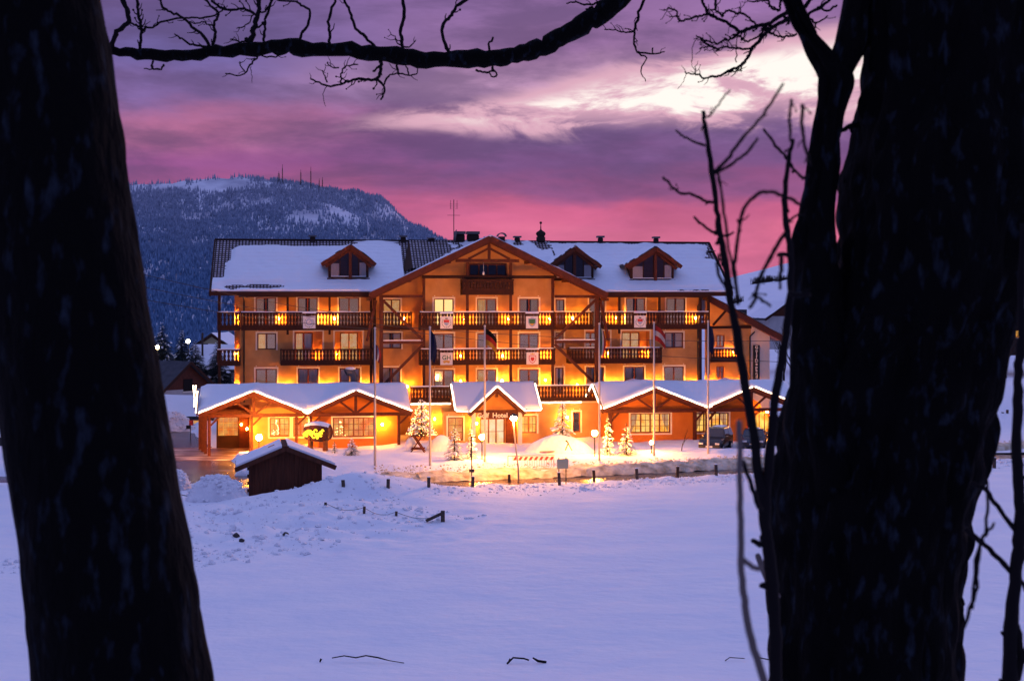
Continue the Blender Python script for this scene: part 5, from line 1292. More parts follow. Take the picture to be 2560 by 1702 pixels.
conifer('fir_tree', (x, y, .9), (1088 - 982) / ppm(y) , 34 / ppm(y), 7, 'tall snow laden fir rising behind the big snow heap', group='small firs in front of the hotel', snow=.6, levels=17, fat=1.5)
# Christmas tree full of fairy lights on a wooden trestle
x, y, z = gpt(1045, 1130); zt = H - (1093 - HY) / F * y
tr = thing('trestle', (x, y, z - .15), 'reddish wooden trestle stand under the fairy light tree', 'trestle')
hh_ = zt - z + .25
for yy_ in (-.45, .45):
    for sg in (-1, 1): MB().bar((sg * .62, yy_, 0), (-sg * .30, yy_, hh_), .09, .11, (0, 1, 0)).build('leg', 'wood_red', tr)
    MB().bar((-.5, yy_, .42), (.5, yy_, .42), .07, .09).build('rail', 'wood_red', tr)
MB().bar((0, -.5, hh_ * .66), (0, .5, hh_ * .66), .08, .1).build('cross_bar', 'wood_red', tr)
MB().box(-.5, .5, -.5, .5, hh_, hh_ + .06).build('top', 'wood_red', tr)
xm = conifer('christmas_tree', (x + .25, y, z - .15 + hh_ + .06), (1096 - 1000) / ppm(y), 38 / ppm(y), 9, 'small Christmas tree covered in fairy lights on a trestle', 'christmas tree', snow=.35, levels=13)
rnd = random.Random(4); mb = MB(); Lx, Rx = (1096 - 1000) / ppm(y), 38 / ppm(y)
for k in range(230):
    t = 1 - math.sqrt(1 - rnd.random() * .96); a = rnd.random() * 6.28; r = Rx * (1 - t) * rnd.uniform(.75, 1.05) + .05
    mb.ico((r * math.cos(a), r * math.sin(a), .15 + Lx * .95 * t - .12 * r), .026, 0)
stuff(mb.build('fairy_lights', 'fairy', xm))

# ---- snow heaps
def mound(px_, pb, wpx, hpx, seed, label, m='rough_snow', dy=1.0, yfix=None, amp=.22, dep=.75):
    if yfix: y = yfix; x = (px_ - 1280) / F * y; z = float(hgt(x, y))
    else: x, y, z = gpt(px_, pb)
    rx = wpx / 2 / ppm(y); hh = hpx / ppm(y); ry = rx * dep; y += ry
    A, T = np.meshgrid(np.linspace(0, 2 * PI, 49), np.linspace(0, 1, 17), indexing='ij'); A[-1] = A[0]
    rr = T * (1 + .16 * fbm(np.cos(A) * 2, np.sin(A) * 2, 2, seed)); X = rx * rr * np.cos(A); Y = ry * rr * np.sin(A)
    Z = hh * (1 - T ** 1.9) * (1 + .25 * fbm(X / rx * 1.6, Y / ry * 1.6, 2, seed + 1)) + amp * fbm(X / .55 + 50, Y / .55 + 50, 4, seed + 2) * (1 - T ** 4) - .5 * T ** 6
    o = MB().grid(X, Y, Z).build('snow_heap', m, smooth=True); o.location = (x, y, z); tag(o, label, 'snow heap', 'ploughed snow heaps')
    if amp > .2:
        rg = random.Random(seed); lb_ = MB()
        for k in range(420):
            a = rg.random() * 6.28; t = rg.random() ** .6; i, j = int(a / (2 * PI) * 48), int(t * 16); r = .04 + .13 * rg.random() ** 2.5
            lb_.ico((X[i, j] + rg.uniform(-.1, .1), Y[i, j] + rg.uniform(-.1, .1), Z[i, j]), r, 0, rg.uniform(.6, .9))
        stuff(lb_.build('lumps', m, o))
    return o
mound(528, 1256, 172, 62, 301, 'lumpy ploughed snow heap left of the shed')
mound(440, 1226, 66, 46, 302, 'rounded snow heap at the road edge beside the leaning trunk')
mound(1399, 1136, 192, 43, 303, 'big smooth snow heap in front of the terrace wall', amp=.16)
mound(1100, 1130, 90, 36, 304, 'snow heap behind the fir left of the entrance', amp=.08)
mound(1025, 1128, 44, 34, 305, 'small lamp lit snow heap beside the trestle', amp=.08)
mound(418, 1084, 140, 48, 306, 'large glowing snow heap beyond the wet driveway', amp=.25)
mound(735, 1165, 150, 26, 307, 'low snow heap behind the shed beside the porch', amp=.1)
mound(604, 1195, 60, 22, 308, 'small bright snow heap left of the shed by the road', amp=.1)
# ---- barrier, notice boards, sign post
x, y, z = gpt(1333, 1166); o = thing('barrier', (x, y, z - .05), 'red and white striped road barrier half sunk in snow', 'barrier', rz=R(3)); w = 52 / ppm(y); hb = 27 / ppm(y)
MB().box(-w, w, -.02, .02, hb - .26, hb).build('board', 'paint_white', o)
ns = 8
for k in range(ns):
    a = -w + 2 * w * (k + .12) / ns; b_ = a + 2 * w / ns * .5; MB().prism([(a, -.026, hb - .25), (b_, -.026, hb - .25), (b_ + .14, -.026, hb - .01), (a + .14, -.026, hb - .01)], (0, .004, 0)).build('stripe', 'paint_red', o)
mb = MB().bar((-w - .3, .05, hb + .04), (w + .05, .05, hb + .06), .04, .04).bar((-w - .3, .05, 0), (-w - .3, .05, hb + .04), .04, .04).bar((w, .05, 0), (w, .05, hb + .06), .04, .04)
for k in range(12): mb.bar((-w * .4 + w * 1.4 * k / 12, .05, 0), (-w * .4 + w * 1.4 * k / 12, .05, hb - .28), .018, .018)
mb.build('frame', 'paint_red', o)
x, y, z = gpt(1406, 1210); o = thing('notice_board', (x, y, z - .1), 'pale green notice board on two posts beside the barrier', 'notice board', rz=R(25)); s_ = 1 / ppm(y)
for px_ in (-10, 10): MB().bar((px_ * s_, 0, -.1), (px_ * s_, 0, 70 * s_), .05, .05).build('post', 'metal_dark', o)
MB().box(-16 * s_, 16 * s_, -.05, -.03, 42 * s_, 67 * s_).build('panel', 'paint_sand', o)
x, y, z = gpt(1179, 1216); o = thing('sign_post', (x, y, z - .1), 'thin dark sign post with a small plate at the road edge', 'sign post'); s_ = 1 / ppm(y)
MB().tube([(0, 0, 0), (0, 0, 130 * s_)], .03, 8).build('pole', 'metal_dark', o); MB().box(-6.5 * s_, 6.5 * s_, -.04, -.03, 40 * s_, 48 * s_).build('plate', 'wood_weathered', o); MB().box(-.02, .28, -.03, -.02, 127 * s_, 130 * s_).build('bracket', 'metal_dark', o)
# ---- marker posts along the road
posts = [(859, 1214, 15, 'short marker post poking from the drift beside the shed'), (970, 1219, 22, 'second marker post right of the shed'), (1072, 1218, 25, 'marker post left of the thin sign post'), (1181, 1217, 26, 'thick marker post at the foot of the thin sign post'), (1274, 1210, 25, 'marker post left of the leaning street lamp foot'),
         (1399, 1212, 31, 'marker post in front of the notice board'), (1486, 1201, 26, 'marker post below the large globe lamp'), (1593, 1197, 26, 'marker post below the broad snowy fir'), (1693, 1193, 27, 'marker post below the red and white flag'), (1791, 1188, 27, 'marker post left of the sapling stems'), (2486, 1168, 24, 'marker post alone on the snow at the far right')]
for px_, pb, hp_, lb in posts:
    x, y, z = gpt(px_, pb); o = thing('marker_post', (x, y, z - .15), lb, 'post', 'wooden marker posts along the road'); L = hp_ / ppm(y) + .15; tl = random.uniform(-.05, .05)
    MB().bar((0, 0, 0), (tl, 0, L), .18, .18).build('shaft', 'wood_weathered', o); MB().box(tl - .09, tl + .09, -.09, .09, L, L + random.uniform(.02, .05)).build('snow_cap', 'roof_snow', o)
# ---- wire fence in the field
fp = [(813, 1266, 10), (910, 1284, 18), (990, 1289, 11)]; tops = []
fl_ = ['short fence post at the upper left of the wire fence', 'tall fence post in the middle of the wire fence', 'short fence post next to the braced corner post']
for (px_, pb, hp_), lb in zip(fp, fl_):
    x, y, z = gpt(px_, pb); L = hp_ / ppm(y); o = thing('fence_post', (x, y, z - .15), lb, 'post', 'fence posts in the field'); MB().bar((0, 0, 0), (.02, 0, L + .15), .13, .13).build('shaft', 'wood_weathered', o); tops.append((x, y, z + L * .85))
x, y, z = gpt(1107, 1304); L = 27 / ppm(y); o = thing('fence_post', (x, y, z - .15), 'braced corner post with leaning strut in the snow field', 'post', 'fence posts in the field')
MB().bar((0, 0, 0), (0, 0, L + .15), .2, .2).build('shaft', 'wood_weathered', o); MB().bar((-.85, -.1, .2), (-.08, 0, L), .14, .14).build('strut', 'wood_weathered', o); tops.append((x, y, z + L * .6))
for a, b_, nm in zip(tops[:-1], tops[1:], ('first', 'second', 'third')):
    P = [tuple(Vector(a).lerp(Vector(b_), t) - Vector((0, 0, .25 * math.sin(PI * t)))) for t in np.linspace(0, 1, 9)]
    tag(MB().tube(P, .012, 5).build('fence_wire', 'metal_dark'), f'{nm} slack span of fence wire counted from the shed', 'wire', 'fence wires')
# ---- stones, sticks in the snow
for px_, pb, r, lb in ((591, 1342, .16, 'flat dark stone in the trampled snow, leftmost'), (604, 1354, .13, 'round dark stone below the flat one'), (714, 1338, .14, 'dark stone to the right in the trampled snow')):
    x, y, z = gpt(px_, pb); mb = MB().ico((0, 0, 0), r, 1, .8); mb.v = [(a * random.uniform(.8, 1.3), b_ * random.uniform(.8, 1.1), c * random.uniform(.8, 1.2)) for a, b_, c in mb.v]
    o = mb.build('stone', 'stone'); o.location = (x, y, z + .05); tag(o, lb, 'stone', 'stones in the snow')
for pts, r, lb in (([(830, 1670), (860, 1665), (890, 1668), (915, 1662), (945, 1668), (975, 1675), (1010, 1682)], .035, 'long crooked branch lying half buried in the near snow'), ([(1275, 1672), (1268, 1684), (1283, 1668), (1310, 1672), (1322, 1675)], .05, 'bent root end sticking out of the near snow'),
                   ([(1332, 1672), (1345, 1682), (1366, 1686)], .07, 'short dark clump beside the bent root'), ([(1812, 1676), (1824, 1667), (1862, 1671)], .03, 'thin twig on the near snow at the trunk foot'), ([(1890, 1662), (1935, 1672)], .03, 'second thin twig touching the trunk silhouette'), ([(440, 1238), (480, 1246), (510, 1250)], .05, 'branch lying before the lumpy snow heap'), ([(800, 1672), (803, 1664)], .05, 'tiny dark stub in the near snow')):
    P = []
    for q, (a, b_) in enumerate(pts):
        x, y, z = gpt(a, b_); y0_ = gpt(pts[0][0], pts[len(pts) // 2][1])[1]
        x = (a - 1280) / F * y0_; P.append((x, y0_ + random.uniform(-.05, .05), float(hgt(x, y0_)) + r * .4 + max(0, (max(p_[1] for p_ in pts) - b_)) / F * y0_ * .9))
    n = len(P); tag(MB().tube(P, [r * .62 * (.4 + .6 * math.sin(PI * (k + .7) / (n + .6))) * random.uniform(.7, 1.3) for k in range(n)], 6).build('fallen_branch', 'twig', smooth=True), lb, 'branch', 'branches lying in the snow')
# ---- barrel shaped advertising sign
x, y, z = gpt(795, 1140); y = 104.5; x = (795 - 1280) / F * y; z = float(hgt(x, y)); s_ = 1 / ppm(y)
o = thing('barrel_sign', (x, y, z - .2), 'barrel shaped sign with yellow neon lettering and snow on top', 'sign', rz=R(-16)); rb = 24 * s_; zc = (1150 - 1103) * s_ + .2
pr = []
mb = MB(); n = 22; prof = [(-1.0, .70), (-.95, .74), (-.7, .85), (-.35, .96), (0, 1.0), (.35, .96), (.7, .85), (.95, .74), (1.0, .70)]; hl = 33 * s_
for k, (t, r) in enumerate(prof):
    for q in range(n): a = 2 * PI * q / n; mb.v.append((t * hl, rb * r * math.cos(a), zc + rb * r * math.sin(a)))
for k in range(len(prof) - 1):
    for q in range(n): i = k * n + q; j = k * n + (q + 1) % n; mb.f.append((i, j, j + n, i + n))
mb.f.append(tuple(range(n))); mb.f.append(tuple((len(prof) - 1) * n + q for q in range(n))[::-1])
mb.build('barrel', 'wood_red', o, smooth=True)
for t, r_ in ((-.85, .80), (-.4, .955), (.4, .955), (.85, .80)): MB().tube([(t * hl, rb * r_ * math.cos(a), zc + rb * r_ * math.sin(a)) for a in np.linspace(0, 2 * PI, 23)], .025, 5).build('hoop', 'metal_dark', o)
mb = MB(); rnd = random.Random(3)
for q in range(11):
    cx = -hl * .72 + q * hl * .145; cz = zc - .05 + rnd.uniform(-.16, .16); sz_ = rnd.uniform(.09, .16)
    P = [(cx + sz_ * math.cos(a) * rnd.uniform(.6, 1), -rb - .09, cz + sz_ * 1.3 * math.sin(a)) for a in np.linspace(.3, 5.6 if q % 2 else 4.4, 9)]; mb.tube(P, .055, 6)
mb.build('neon_lettering', 'neon', o, smooth=True)
for sg in (-1, 1): MB().box(sg * hl * .6 - .08, sg * hl * .6 + .08, -.3, .3, 0, zc - rb * .8).build('cradle', 'wood_red', o)
us = np.linspace(-hl, hl, 14); an_ = np.linspace(R(50), R(130), 9); A, B = np.meshgrid(us, an_, indexing='ij'); rs = rb * (1.0 - .30 * (A / hl) ** 2) + .10 * np.sin((B - R(50)) / R(80) * PI) + .01
MB().grid(A, rs * np.cos(B), zc + rs * np.sin(B)).build('snow_cap', 'roof_snow', o, smooth=True)
# ---- small A-frame on the heap and plank below it
x, y, z = gpt(1421, 1124, .9); y += .2; z = H - (1124 - HY) / F * y
o = thing('sawhorse', (x, y, z - .05), 'small brown wooden A frame on the big snow heap', 'sawhorse'); MB().bar((-.12, 0, .7), (.25, 0, 0), .07, .07).build('leg', 'wood_red', o); MB().bar((0, .05, .5), (-.2, .1, 0), .07, .07).build('leg', 'wood_red', o); MB().bar((-.2, 0, .68), (.02, .02, .52), .09, .07).build('top', 'wood_red', o)
x, y, z = gpt(1368, 1134); o = MB().bar((-.55, 0, .1), (.55, .1, .12), .2, .06).build('plank_end', 'wood_red'); o.location = (x, y - .1, z + .05); tag(o, 'reddish plank end sticking out below the big snow heap', 'plank')
# thin bare shrub beside the right pavilion window
def bare_tree(name, loc, hgt_, seed, label, cat='tree', group=None, m='bark_far', spread=.5, depth=5, r0=None, parent_label=None):
    rnd = random.Random(seed); o = thing(name, loc, label, cat, group); mb = MB(); tb = MB()
    def grow(p, d, L, r, k):
        n = 3; P = [p]; dd = d.copy(); q = p
        for i in range(n): dd = (dd + Vector((rnd.uniform(-.2, .2), rnd.uniform(-.2, .2), .06))).normalized(); q = q + dd * L / n; P.append(q)
        (tb if k < depth - 1 else mb).tube(P, [r, r * .85, r * .75, r * .62], 5 if k < 3 else 7, False)
        if k > 0:
            for i in range(rnd.choice((2, 3))):
                nd = (dd + Vector((rnd.gauss(0, spread), rnd.gauss(0, spread), rnd.uniform(-.1, .35)))).normalized(); grow(q if i else P[2], nd, L * rnd.uniform(.6, .8), r * .6, k - 1)
    grow(Vector((0, 0, -.2)), Vector((0, 0, 1)), hgt_ * .32, r0 or hgt_ * .02, depth - 1 + 1 - 1)
    mb.build('trunk', m, o); tb.build('crown', m, o); return o
x, y, z = gpt(1704, 1127); bare_tree('bare_shrub', (x, y, z), 2.4, 5, 'thin leafless shrub between the two lit pavilion windows', 'shrub', depth=4, r0=.04, spread=.35)

# ---- parked cars
def car(loc, rz, paint, label, suv=False, L=4.3, Wd=1.75, Hh=1.45):
    o = thing('parked_car', loc, label, 'car', 'cars parked at the right pavilion', rz)
    if suv: Hh = 1.75; side = [(0, .32), (.05, .75), (.12, .98), (.30, 1.02), (.36, 1.05), (.46, Hh - .05), (.52, Hh), (.93, Hh - .02), (.985, Hh - .15), (1.0, .95), (1.0, .35)]
    else: side = [(0, .30), (.02, .62), (.08, .80), (.28, .90), (.33, .92), (.46, Hh - .06), (.53, Hh), (.74, Hh - .03), (.80, Hh - .10), (.90, .98), (.99, .92), (1.0, .40)]
    side = [((t - .5) * L, h) for t, h in side]
    mb = MB(); n = len(side); w = Wd / 2
    ring = []
    for sg in (-1, 1):
        ring.append([(x_, sg * (w - (max(0, h - .95) * .32) - (.06 if k in (0, n - 1) else 0)), h) for k, (x_, h) in enumerate(side)])
    base = len(mb.v); mb.v += ring[0] + ring[1]
    mb.f.append(tuple(range(n))[::-1]); mb.f.append(tuple(range(n, 2 * n)))
    for k in range(n): mb.f.append((k, (k + 1) % n, n + (k + 1) % n, n + k))
    body = mb.build('body', paint, o, fix=True)
    bv = body.modifiers.new('bevel', 'BEVEL'); bv.width = .05; bv.segments = 2; bv.limit_method = 'ANGLE'
    zb_ = 1.03 if suv else .95
    def quad4(p, nm, m_='car_glass'): MB().prism(p, (0, 0, 0.0)).build(nm, m_, o)
    top = side[6 if suv else 6]; 
    i0, i1 = (4, 5); fx0, fz0 = side[i0]; fx1, fz1 = side[i1 if suv else 5]
    nx_, nz_ = -(fz1 - fz0), (fx1 - fx0); l_ = math.hypot(nx_, nz_); nx_, nz_ = nx_ / l_ * .012, nz_ / l_ * .012
    MB().poly([(fx0 + nx_, -w * .80, fz0 + nz_ + .02), (fx1 + nx_, -w * .68, fz1 + nz_ - .02), (fx1 + nx_, w * .68, fz1 + nz_ - .02), (fx0 + nx_, w * .80, fz0 + nz_ + .02)]).build('windscreen', 'car_glass', o)
    r0_, r1_ = (side[8], side[9]) if suv else (side[8], side[9])
    MB().poly([(r0_[0] + .02, -w * .66, r0_[1] - .04), (r1_[0] + .02 - (.0 if not suv else .0), -w * .78, max(r1_[1], zb_) + .05), (r1_[0] + .02, w * .78, max(r1_[1], zb_) + .05), (r0_[0] + .02, w * .66, r0_[1] - .04)]).build('rear_window', 'car_glass', o)
    for sg in (-1, 1):
        ztop = Hh - .12; yb, yt = sg * (w - (zb_ + .03 - .95) * .32 + .012), sg * (w - (ztop - .95) * .32 + .012)
        xa, xb = side[5][0] - (.18 if not suv else .1), side[8][0] - .02; xm_ = (xa + xb) / 2
        for a, b_ in ((xa, xm_ - .04), (xm_ + .04, xb)): MB().poly([(a - (.12 if a == xa else 0), yb, zb_ + .03), (b_ + (.10 if b_ == xb else 0), yb, zb_ + .03), (b_, yt, ztop), (a + (.12 if a == xa else 0), yt, ztop)]).build('side_window', 'car_glass', o)
        MB().box(side[0][0] + .6, side[0][0] + .78, sg * w - .02 if sg > 0 else -w - .14, w + .14 if sg > 0 else -w + .02, .95, 1.07).build('mirror', paint, o) if False else MB().box(fx0 + .25, fx0 + .4, min(sg * w, sg * (w + .16)), max(sg * w, sg * (w + .16)), zb_, zb_ + .12).build('mirror', paint, o)
        for xw in (-L * .31, L * .30):
            wh = MB(); k_ = 18
            for yy_ in (sg * (w - .18), sg * (w + .02)):
                for q in range(k_): wh.v.append((xw + .32 * math.cos(2 * PI * q / k_), yy_, .32 + .32 * math.sin(2 * PI * q / k_)))
            for q in range(k_): wh.f.append((q, (q + 1) % k_, k_ + (q + 1) % k_, k_ + q))
            wh.f.append(tuple(range(k_))); wh.f.append(tuple(range(k_, 2 * k_))[::-1]); wo_ = wh.build('wheel', 'tyre', o, fix=True)
            MB().tube([(xw, sg * (w + .0), .32), (xw, sg * (w + .03), .32)], .19, 12).build('rim', 'chrome', wo_)
        MB().box(side[0][0] - .012, side[0][0] + .1, min(sg * .45, sg * .78), max(sg * .45, sg * .78), .62, .76).build('headlight', 'chrome', o)
        MB().box(side[-1][0] - .05, side[-1][0] + .012, min(sg * .55, sg * .80), max(sg * .55, sg * .80), .72, .90).build('tail_light', 'paint_red', o)
    MB().box(side[0][0] - .03, side[0][0] + .05, -.8, .8, .38, .56).build('bumper', 'metal_dark', o); MB().box(side[0][0] - .045, side[0][0] - .03, -.26, .26, .42, .53).build('number_plate', 'paint_white', o)
    us = np.linspace(side[6][0], side[8 if not suv else 7][0], 12); vs = np.linspace(-.5, .5, 8); A, B = np.meshgrid(us, vs, indexing='ij'); MB().grid(A, B, Hh - .01 + .06 * (1 - (B / .5) ** 4) - .02 + .02 * fbm(A, B, 2, 5)).build('snow_cover', 'roof_snow', o, smooth=True)
    return o
for px_, Yc, rz, paint, suv, lb in ((1790, 108.4, R(68), 'car_black', True, 'black off-road car parked in front of the lit pavilion window'), (1885, 109.6, R(78), 'car_blue', False, 'dark blue low car parked between the two sapling stems'), (1960, 110.6, R(75), 'car_blue', False, 'dark car half hidden behind the big right trunk'), (1948, 116.5, R(70), 'car_red', False, 'reddish car catching lamp light behind the other parked cars')):
    xq = (px_ - 1280) / F * Yc; car((xq, Yc, float(hgt(xq, Yc)) - .18), rz, paint, lb, suv)
# ---- overhead wires
for k, (a, b_, lb) in enumerate((((300, 672, 96), (1010, 805, 104), 'upper overhead wire crossing the left wing'), ((300, 705, 96), (1010, 818, 104), 'middle overhead wire crossing the left wing'), ((300, 738, 96), (1010, 828, 104), 'lowest overhead wire crossing the left wing'), ((1010, 818, 104), (1960, 852, 112), 'long overhead wire crossing the middle balconies'), ((1010, 828, 104), (1960, 905, 112), 'lower long overhead wire over the right wing'))):
    p, q = at(*a), at(*b_); P = [p.lerp(q, t) - Vector((0, 0, .35 * math.sin(PI * t))) for t in np.linspace(0, 1, 16)]
    tag(MB().tube(P, .02, 4).build('overhead_wire', 'metal_dark'), lb, 'wire', 'overhead wires')

# ================================================================== village on the left
def house(name, loc, w, d, hw_, hr, rz, wallm, roofm, label, snowcov=1.0, win=(), gable_m=None, over=.5):
    o = thing(name, loc, label, 'house', rz=rz)      # ridge along local x
    mb = MB().box(-w / 2, w / 2, -d / 2, d / 2, -1.5, hw_); mb.build('wall', wallm, o)
    for sg in (-1, 1): MB().prism([(sg * (w / 2 - .01), -d / 2 + .01, hw_ + .004), (sg * (w / 2 - .01), d / 2 - .01, hw_ + .004), (sg * (w / 2 - .01), 0, hw_ + hr - .1)], (-sg * .1, 0, 0)).build('gable', gable_m or wallm, o)
    rf = None
    for sg in (-1, 1):
        e = over; zz = hw_ - hr * e / (d / 2); pts = [(-w / 2 - e, sg * (d / 2 + e), zz), (w / 2 + e, sg * (d / 2 + e), zz), (w / 2 + e, 0, hw_ + hr), (-w / 2 - e, 0, hw_ + hr)]
        r_ = MB().prism(pts, (0, 0, .16)).build('roof', roofm, o)
        for s2 in (-1, 1): MB().bar((s2 * (w / 2 + e), sg * (d / 2 + e), zz + .02), (s2 * (w / 2 + e), 0, hw_ + hr + .02), .08, .26).build('barge_board', 'wood_dark', r_)
        if snowcov:
            us = np.linspace(-w / 2 - e, w / 2 + e, 20); ts = np.linspace(0, 1, 12); A, T = np.meshgrid(us, ts, indexing='ij'); Z = zz + (hw_ + hr - zz) * T + .18 + .14 + .1 * fbm(A / 2, T * 3, 2, 7)
            mk = np.ones((19, 11), bool)
            if snowcov < 1: mk = ((T < .52) & (A < w * .18))[:-1, :-1]
            MB().grid(A, sg * (d / 2 + e) * (1 - T), Z, mk).build('snow_cover', 'roof_snow', r_, smooth=True)
    for (side, a, b_, c, dd, m_) in win:
        if side == 'f': q = MB().box(a, b_, -d / 2 - .03, -d / 2 - .003, c, dd)
        else: q = MB().box(w / 2 + .003, w / 2 + .03, a, b_, c, dd)
        f_ = q.build('window', m_, o)
        if side == 'f': MB().box(a - .1, b_ + .1, -d / 2 - .06, -d / 2 - .004, c - .12, c - .004).build('sill', 'trim_cream', f_)
        else: MB().box(w / 2 + .004, w / 2 + .06, a - .1, b_ + .1, c - .12, c - .004).build('sill', 'trim_cream', f_)
    return o
p = at(372, 1010, 140); house('house', (p.x, 143, -.6), 9.0, 7.0, 3.6, 2.6, R(-34), 'house_wall', 'slate', 'white house with dark slate roof and snow patch, left of the hotel', .5, [('f', -3.5, -2.4, 1.2, 2.6, 'room_dark'), ('f', 1.2, 2.2, 1.2, 2.6, 'room_dark'), ('r', -.6, .6, 3.4, 4.6, 'room_dark')], 'wood_red')
p = at(462, 1015, 134); house('lean_to', (p.x, 134.5, -.6), 6.2, 4.6, 1.6, 1.5, R(-8), 'house_wall', 'slate', 'low annexe with snowy roof and warm lit windows before the white house', 1.0, [('f', -2.5, -1.0, .6, 1.2, 'lit_curtain'), ('f', -.6, .8, .6, 1.2, 'lit_curtain'), ('f', 1.2, 2.6, .6, 1.2, 'lit_curtain')])
p = at(530, 905, 175); house('house', (p.x, 180, 1.6), 5.0, 4.6, 4.4, 1.5, R(80), 'house_cream', 'slate', 'cream gabled house behind the dark conifers', 1.0, [('r', -2, -1.2, 1.5, 2.8, 'room_dark'), ('r', 1.0, 1.8, 1.5, 2.8, 'room_dark')])
p = at(570, 945, 150); house('house', (p.x - .5, 152, -.8), 6, 6, 5.4, 2.2, R(10), 'house_wall', 'slate', 'pale house with dark window slits half hidden by the hotel corner', 1.0, [('f', -1.9, -1.4, 3.4, 4.9, 'room_dark'), ('f', -.2, .5, 3.4, 4.9, 'room_dark'), ('f', 1.6, 2.2, 3.4, 4.9, 'room_dark')])
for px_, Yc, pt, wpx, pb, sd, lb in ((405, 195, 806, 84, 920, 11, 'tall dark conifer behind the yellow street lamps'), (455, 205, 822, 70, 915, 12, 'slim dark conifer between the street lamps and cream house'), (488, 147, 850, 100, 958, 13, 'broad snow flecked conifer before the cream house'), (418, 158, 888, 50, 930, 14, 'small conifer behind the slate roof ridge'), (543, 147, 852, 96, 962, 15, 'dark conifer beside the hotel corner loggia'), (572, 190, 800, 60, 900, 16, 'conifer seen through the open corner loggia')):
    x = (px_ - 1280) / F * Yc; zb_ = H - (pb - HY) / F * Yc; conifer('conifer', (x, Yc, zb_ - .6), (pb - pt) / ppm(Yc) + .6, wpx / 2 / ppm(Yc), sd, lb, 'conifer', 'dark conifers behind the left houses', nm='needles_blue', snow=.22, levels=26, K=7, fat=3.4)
bx = np.linspace(-62, -36, 20); by = np.linspace(150, 215, 20); A, B = np.meshgrid(bx, by, indexing='ij'); structure(MB().grid(A, B, -1.2 + 3.6 * ss(150, 200, B) * (1 + .3 * fbm(A / 9, B / 9, 2, 9)) * ss(-34, -42, A)).build('snowy_rise', 'snow', smooth=True))
for px_, py_, Yc, pb, m_, r, lb in ((392, 868, 185, 925, 'bulb_far', .28, 'brighter yellow street lamp beside the tall dark conifer'), (372, 874, 190, 925, 'bulb_far', .25, 'yellow street lamp nearest the leaning trunk'), (470, 853, 200, 912, 'bulb_far_white', .28, 'small white street lamp above the conifers'), (553, 856, 205, 905, 'bulb_far_white', .25, 'pale street lamp seen through the corner loggia'), (14, 1105, 118, 1160, 'bulb_far', .14, 'tiny orange lamp at the left picture edge')):
    x = (px_ - 1280) / F * Yc; zg = H - (py_ - HY) / F * Yc; zb_ = H - (pb - HY) / F * Yc
    o = thing('village_lamp', (x, Yc, zb_ - .5), lb, 'street lamp', 'street lamps in the village'); L = zg - zb_ + .5
    MB().tube([(0, .3, 0), (0, .3, L + .35), (0, 0, L + .45)], .06, 6).build('pole', 'metal_dark', o); MB().ico((0, 0, L), r, 1).build('light', m_, o, smooth=True); MB().lathe((0, 0, L + r), [(r, 0), (.05, .15)], 8).build('hood', 'metal_dark', o)
p = at(506, 880, 150); o = thing('utility_pole', (p.x, 150, -1), 'slender dark utility pole before the cream house', 'utility pole'); MB().tube([(0, 0, 0), (0, 0, H - (832 - HY) / F * 150 + 1)], .11, 8).build('pole', 'wood_weathered', o); MB().bar((-.6, 0, 8.2), (.6, 0, 8.2), .1, .1).build('cross_arm', 'wood_weathered', o)
x, y, z = gpt(476, 1062); y = 120; x = (476 - 1280) / F * y; o = thing('sign_post', (x, y, float(hgt(x, y)) - .2), 'short post with red and black boards beyond the driveway', 'sign post'); MB().tube([(0, 0, 0), (0, 0, 2.2)], .04, 6).build('pole', 'metal_dark', o); MB().box(-.1, .25, -.06, -.04, 1.5, 1.95).build('plate', 'paint_red', o); MB().box(-.35, .05, -.06, -.04, 1.2, 1.5).build('lower_plate', 'paint_black', o)
o = thing('utility_box', ((8 - 1280) / F * 108, 108, .2), 'dark metal box on the snow at the left picture edge', 'box'); MB().box(-.35, .35, -.2, .2, 0, 1.1).build('cabinet', 'metal_dark', o); MB().box(-.38, .38, -.23, .23, 1.1, 1.2).build('lid', 'roof_snow', o)

# ================================================================== right hillside
def hhouse(px_, pb, w, d, hw_, hr, rz, wm, lb, win=(), gm=None, Yc=None):
    x, y, z = hillpoint(px_, pb)
    if Yc: y = Yc; x = (px_ - 1280) / F * y; z = H - (pb - HY) / F * y
    return house('chalet', (x, y, z), w, d, hw_, hr, rz, wm, 'slate', lb, 1.0, win, gm, .9)
hhouse(1950, 846, 8, 5.8, 3.4, 2.0, R(97), 'house_wall', 'dark timber chalet on the slope behind the annex', [('f', -3, -2, .6, 1.7, 'curtain'), ('f', 1, 2, .6, 1.7, 'curtain')] , 'wood_shed', Yc=215)
hhouse(2545, 745, 12, 10, 5.0, 2.8, R(-8), 'house_wall', 'white house with two snowy roofs at the upper right edge', [('f', -4.5, -3.5, 2, 3.4, 'room_dark'), ('f', -1.5, -.5, 2, 3.4, 'room_dark'), ('f', 2, 3, 2, 3.4, 'room_dark')], 'house_wall', Yc=260)
hhouse(2558, 668, 12, 9, 4.2, 2.5, R(10), 'wood_red', 'reddish timber house above the white one at right', [('f', -4, -3, 1.5, 2.6, 'room_dark')], Yc=330)
hhouse(2550, 860, 8, 7, 3.2, 2.2, R(5), 'wood_dark', 'dark cabin with orange lit windows among bare trees at right', [('f', -2.2, -1.0, 1.0, 2.0, 'lit_room_dim'), ('f', .2, 1.4, 1.0, 2.0, 'lit_room_dim')], Yc=205)
